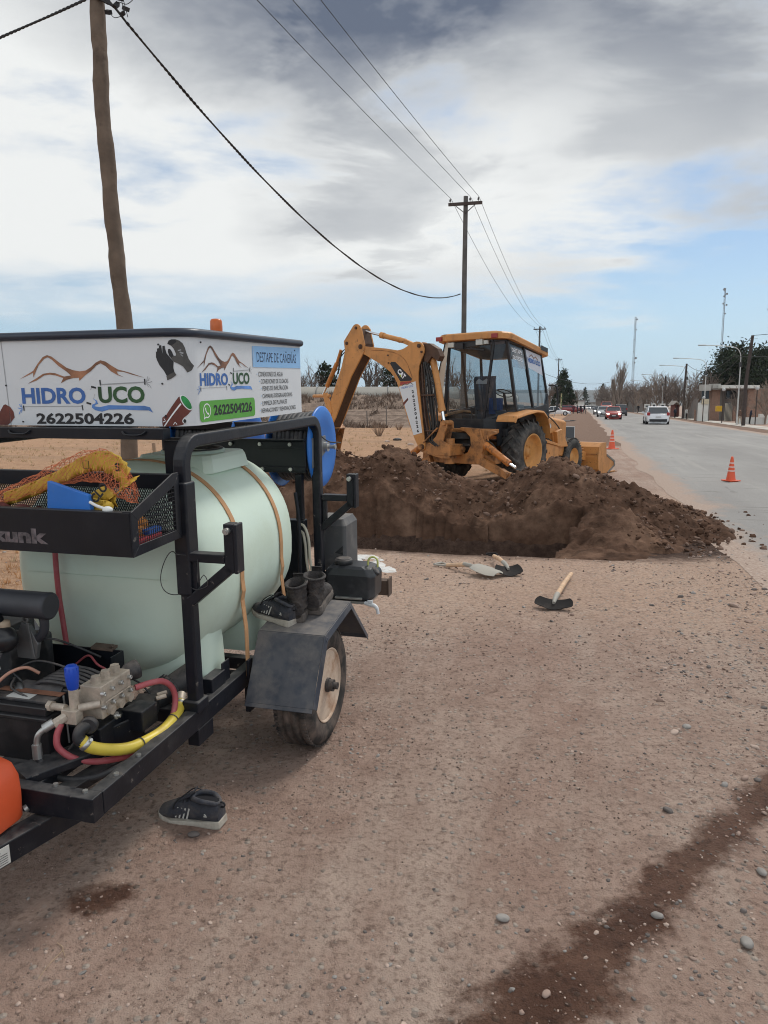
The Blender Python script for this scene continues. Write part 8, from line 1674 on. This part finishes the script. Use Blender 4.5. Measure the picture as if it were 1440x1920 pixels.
car('dark_car', (.13, .135, .15), None, 4.2, 1.75, 'small grey car farther back, left of the silver one', 'car', onroad(1123, 132), HD, 'sedan', True)
car('red_van', (.42, .06, .04), None, 5.2, 2.1, 'red van farther along, above the silver hatchback', 'van', onroad(1137, 150), HD, 'suv', H=2.3)
car('grey_car', (.12, .12, .13), None, 4.2, 1.8, 'dark car beside the red van, driving away', 'car', onroad(1152, 160), HD+math.pi, 'sedan')
for i, (px, Y, c, lb) in enumerate([(1104, 290, (.6, .6, .6), 'small pale car far along the road centre'), (1110, 330, (.1, .1, .12), 'tiny dark car far along the road'), (1090, 270, (.65, .65, .66), 'tiny white car parked far on the left verge'), (1097, 300, (.6, .6, .62), 'tiny white car right of the one on the left verge'), (1076, 230, (.62, .62, .6), 'pale car parked behind the group of people'), (1113, 380, (.6, .6, .55), 'pale speck of a car at the end of the road'), (1119, 300, (.3, .3, .32), 'tiny grey car near the road end on the right')]): car('distant_car', c, None, 4.2, 1.8, lb, 'car', onroad(px, Y), HD+.2*i, 'sedan', i == 0)
car('white_sedan', (.70, .71, .72), None, 4.5, 1.78, 'white sedan parked side-on left of the road behind the digger', 'car', onroad(1043, 119), R(78), 'sedan', group='vehicles parked on the left verge')
car('red_pickup', (.22, .02, .025), None, 5.0, 1.85, 'dark red pickup parked behind the white sedan', 'pickup', onroad(1071, 162), R(80), 'suv', group='vehicles parked on the left verge', H=1.65)

# ------------------------------------------------------------------ people
SKIN = flat('skin', (.32, .18, .12)); HAIR = flat('hair_dark', (.02, .015, .012))
def person(px, Y, h, top, bottom, label, yaw=0., pose='stand', z=None, lean=0., group=None, bag=None):
    x = at(px, 760, Y).x; z = float(hground(x, Y)) if z is None else z; k = h/1.75
    st = .16 if pose == 'walk' else .03
    J = {'pelvis': (0, lean*.5, .95), 'belly': (0, lean*.7, 1.1), 'chest': (0, lean, 1.32), 'neck': (0, lean*1.15, 1.5), 'head': (0, lean*1.25-.01, 1.62), 'crown': (0, lean*1.25, 1.70),
         'hipL': (-.1, lean*.4, .9), 'kneeL': (-.11, -st, .5), 'ankL': (-.11, -st*.8, .09), 'toeL': (-.12, -st*.8-.14, .04), 'hipR': (.1, lean*.4, .9), 'kneeR': (.11, st*.6, .5), 'ankR': (.11, st*1.6, .10), 'toeR': (.12, st*1.6-.14, .05),
         'shL': (-.19, lean, 1.43), 'elL': (-.27, lean+.03+st*.5, 1.14), 'wrL': (-.26, lean-.08+st, .90), 'haL': (-.255, lean-.10+st, .82), 'shR': (.19, lean, 1.43), 'elR': (.27, lean+.03-st*.5, 1.14), 'wrR': (.26, lean-.08-st, .90), 'haR': (.255, lean-.1-st, .82)}
    if pose == 'hold': J.update(elL=(-.27, lean+.04, 1.16), wrL=(-.16, lean-.2, 1.12), haL=(-.1, lean-.25, 1.14), elR=(.27, lean+.04, 1.16), wrR=(.16, lean-.2, 1.12), haR=(.1, lean-.25, 1.14))
    Rd = dict(pelvis=.14, belly=.135, chest=.16, neck=.06, head=.095, crown=.07, hip=.09, knee=.062, ank=.045, toe=.035, sh=.075, el=.05, wr=.034, ha=.036)
    E = [('pelvis', 'belly'), ('belly', 'chest'), ('chest', 'neck'), ('neck', 'head'), ('head', 'crown')]
    for s in 'LR': E += [('pelvis', 'hip'+s), ('hip'+s, 'knee'+s), ('knee'+s, 'ank'+s), ('ank'+s, 'toe'+s), ('chest', 'sh'+s), ('sh'+s, 'el'+s), ('el'+s, 'wr'+s), ('wr'+s, 'ha'+s)]
    names = list(J); me = bpy.data.meshes.new('p'); me.from_pydata([tuple(c*k for c in J[n]) for n in names], [(names.index(a), names.index(c)) for a, c in E], [])
    o = bpy.data.objects.new('p', me); COL.objects.link(o); sk = o.modifiers.new('s', 'SKIN'); sd_ = me.skin_vertices[0].data
    for i, n in enumerate(names):
        q = Rd.get(n, Rd.get(n[:-1], .05)); fx = 1.25 if n in ('chest', 'pelvis', 'belly') else 1; sd_[i].radius = (q*k*fx, q*k) if fx > 1 else (q*k, q*k); sd_[i].use_root = (n == 'pelvis')
    su = o.modifiers.new('u', 'SUBSURF'); su.levels = su.render_levels = 1
    dg = bpy.context.evaluated_depsgraph_get(); m2 = bpy.data.meshes.new_from_object(o.evaluated_get(dg)); bpy.data.objects.remove(o); bpy.data.meshes.remove(me)
    for m in (top, bottom, SKIN, HAIR, TRIM): m2.materials.append(m)
    for p in m2.polygons:
        c = p.center/k; i = 0
        if c.z < .98: i = 1 if (abs(c.x) < .21) else 0
        if c.z < .085: i = 4
        if abs(c.x) > .2 and c.z < .89: i = 2
        if pose == 'hold' and c.y < lean-.2 and 1.05 < c.z < 1.2: i = 2
        if c.z > 1.52: i = 2
        if c.z > 1.60 and (c.y > lean*1.25-.03 or c.z > 1.70): i = 3
        p.material_index = i
    m2.polygons.foreach_set('use_smooth', [True]*len(m2.polygons)); m2.name = 'person'
    o = bpy.data.objects.new('person', m2); COL.objects.link(o); o.location = (x, Y, z); o.rotation_euler.z = yaw; tag(o, label, 'person', group)
    return o
cN = flat('cloth_navy', (.015, .02, .04), .9); cB = flat('cloth_black', (.012, .012, .014), .9); cM = flat('cloth_maroon', (.10, .02, .03), .9); cG = flat('cloth_beige', (.33, .26, .2), .9); cW = flat('cloth_white', (.6, .6, .58), .9); cR = flat('cloth_brown', (.12, .07, .05), .9)
gp = 'people standing in a group on the left verge'
person(1075.5, 140, 1.70, cM, cN, 'person in a maroon top at the left end of the group on the verge', .3, 'stand', group=gp)
person(1083, 142, 1.68, cN, cB, 'person in navy clothes, second from left in the verge group', 1.2, 'stand', group=gp)
person(1089.5, 140, 1.75, cB, cB, 'person in black, third from left in the verge group', -.5, 'stand', group=gp)
person(1096, 141, 1.80, cB, cN, 'person in dark clothes at the right end of the group, nearest the road', 2.2, 'walk', group=gp)
person(1407.5, 83, 1.80, cN, cB, 'person in a dark jacket hunched over on the pavement near the right edge', 1.2, 'hold', lean=-.10)
person(1389, 82, 1.66, cR, cG, 'person in brownish clothes half hidden by the leaning pole', -.8, 'walk')
person(1266.5, 118, 1.62, cN, cB, 'person in dark blue in front of the gabled shelter', .4, 'stand')
person(1288, 110, 1.72, cW, cB, 'person in a white shirt and black trousers under the split-trunk tree', .8, 'stand')
person(1197, 150, 1.74, cB, cB, 'person in black walking on the verge left of the white hatchback', .2, 'walk')
# ------------------------------------------------------------------ air
def haze():
    b = MB(); b.bb((-6600, -400, -45), (6600, 6400, 125)); m = bpy.data.materials.new('haze'); m.use_nodes = True; N = m.node_tree.nodes; N.clear()
    o = N.new('ShaderNodeOutputMaterial'); v = N.new('ShaderNodeVolumePrincipled'); v.inputs['Color'].default_value = (.82, .88, .95, 1); v.inputs['Density'].default_value = .00010; v.inputs['Anisotropy'].default_value = .2
    m.node_tree.links.new(v.outputs[0], o.inputs['Volume']); tag(b.build('haze', m), kind='stuff')
haze()
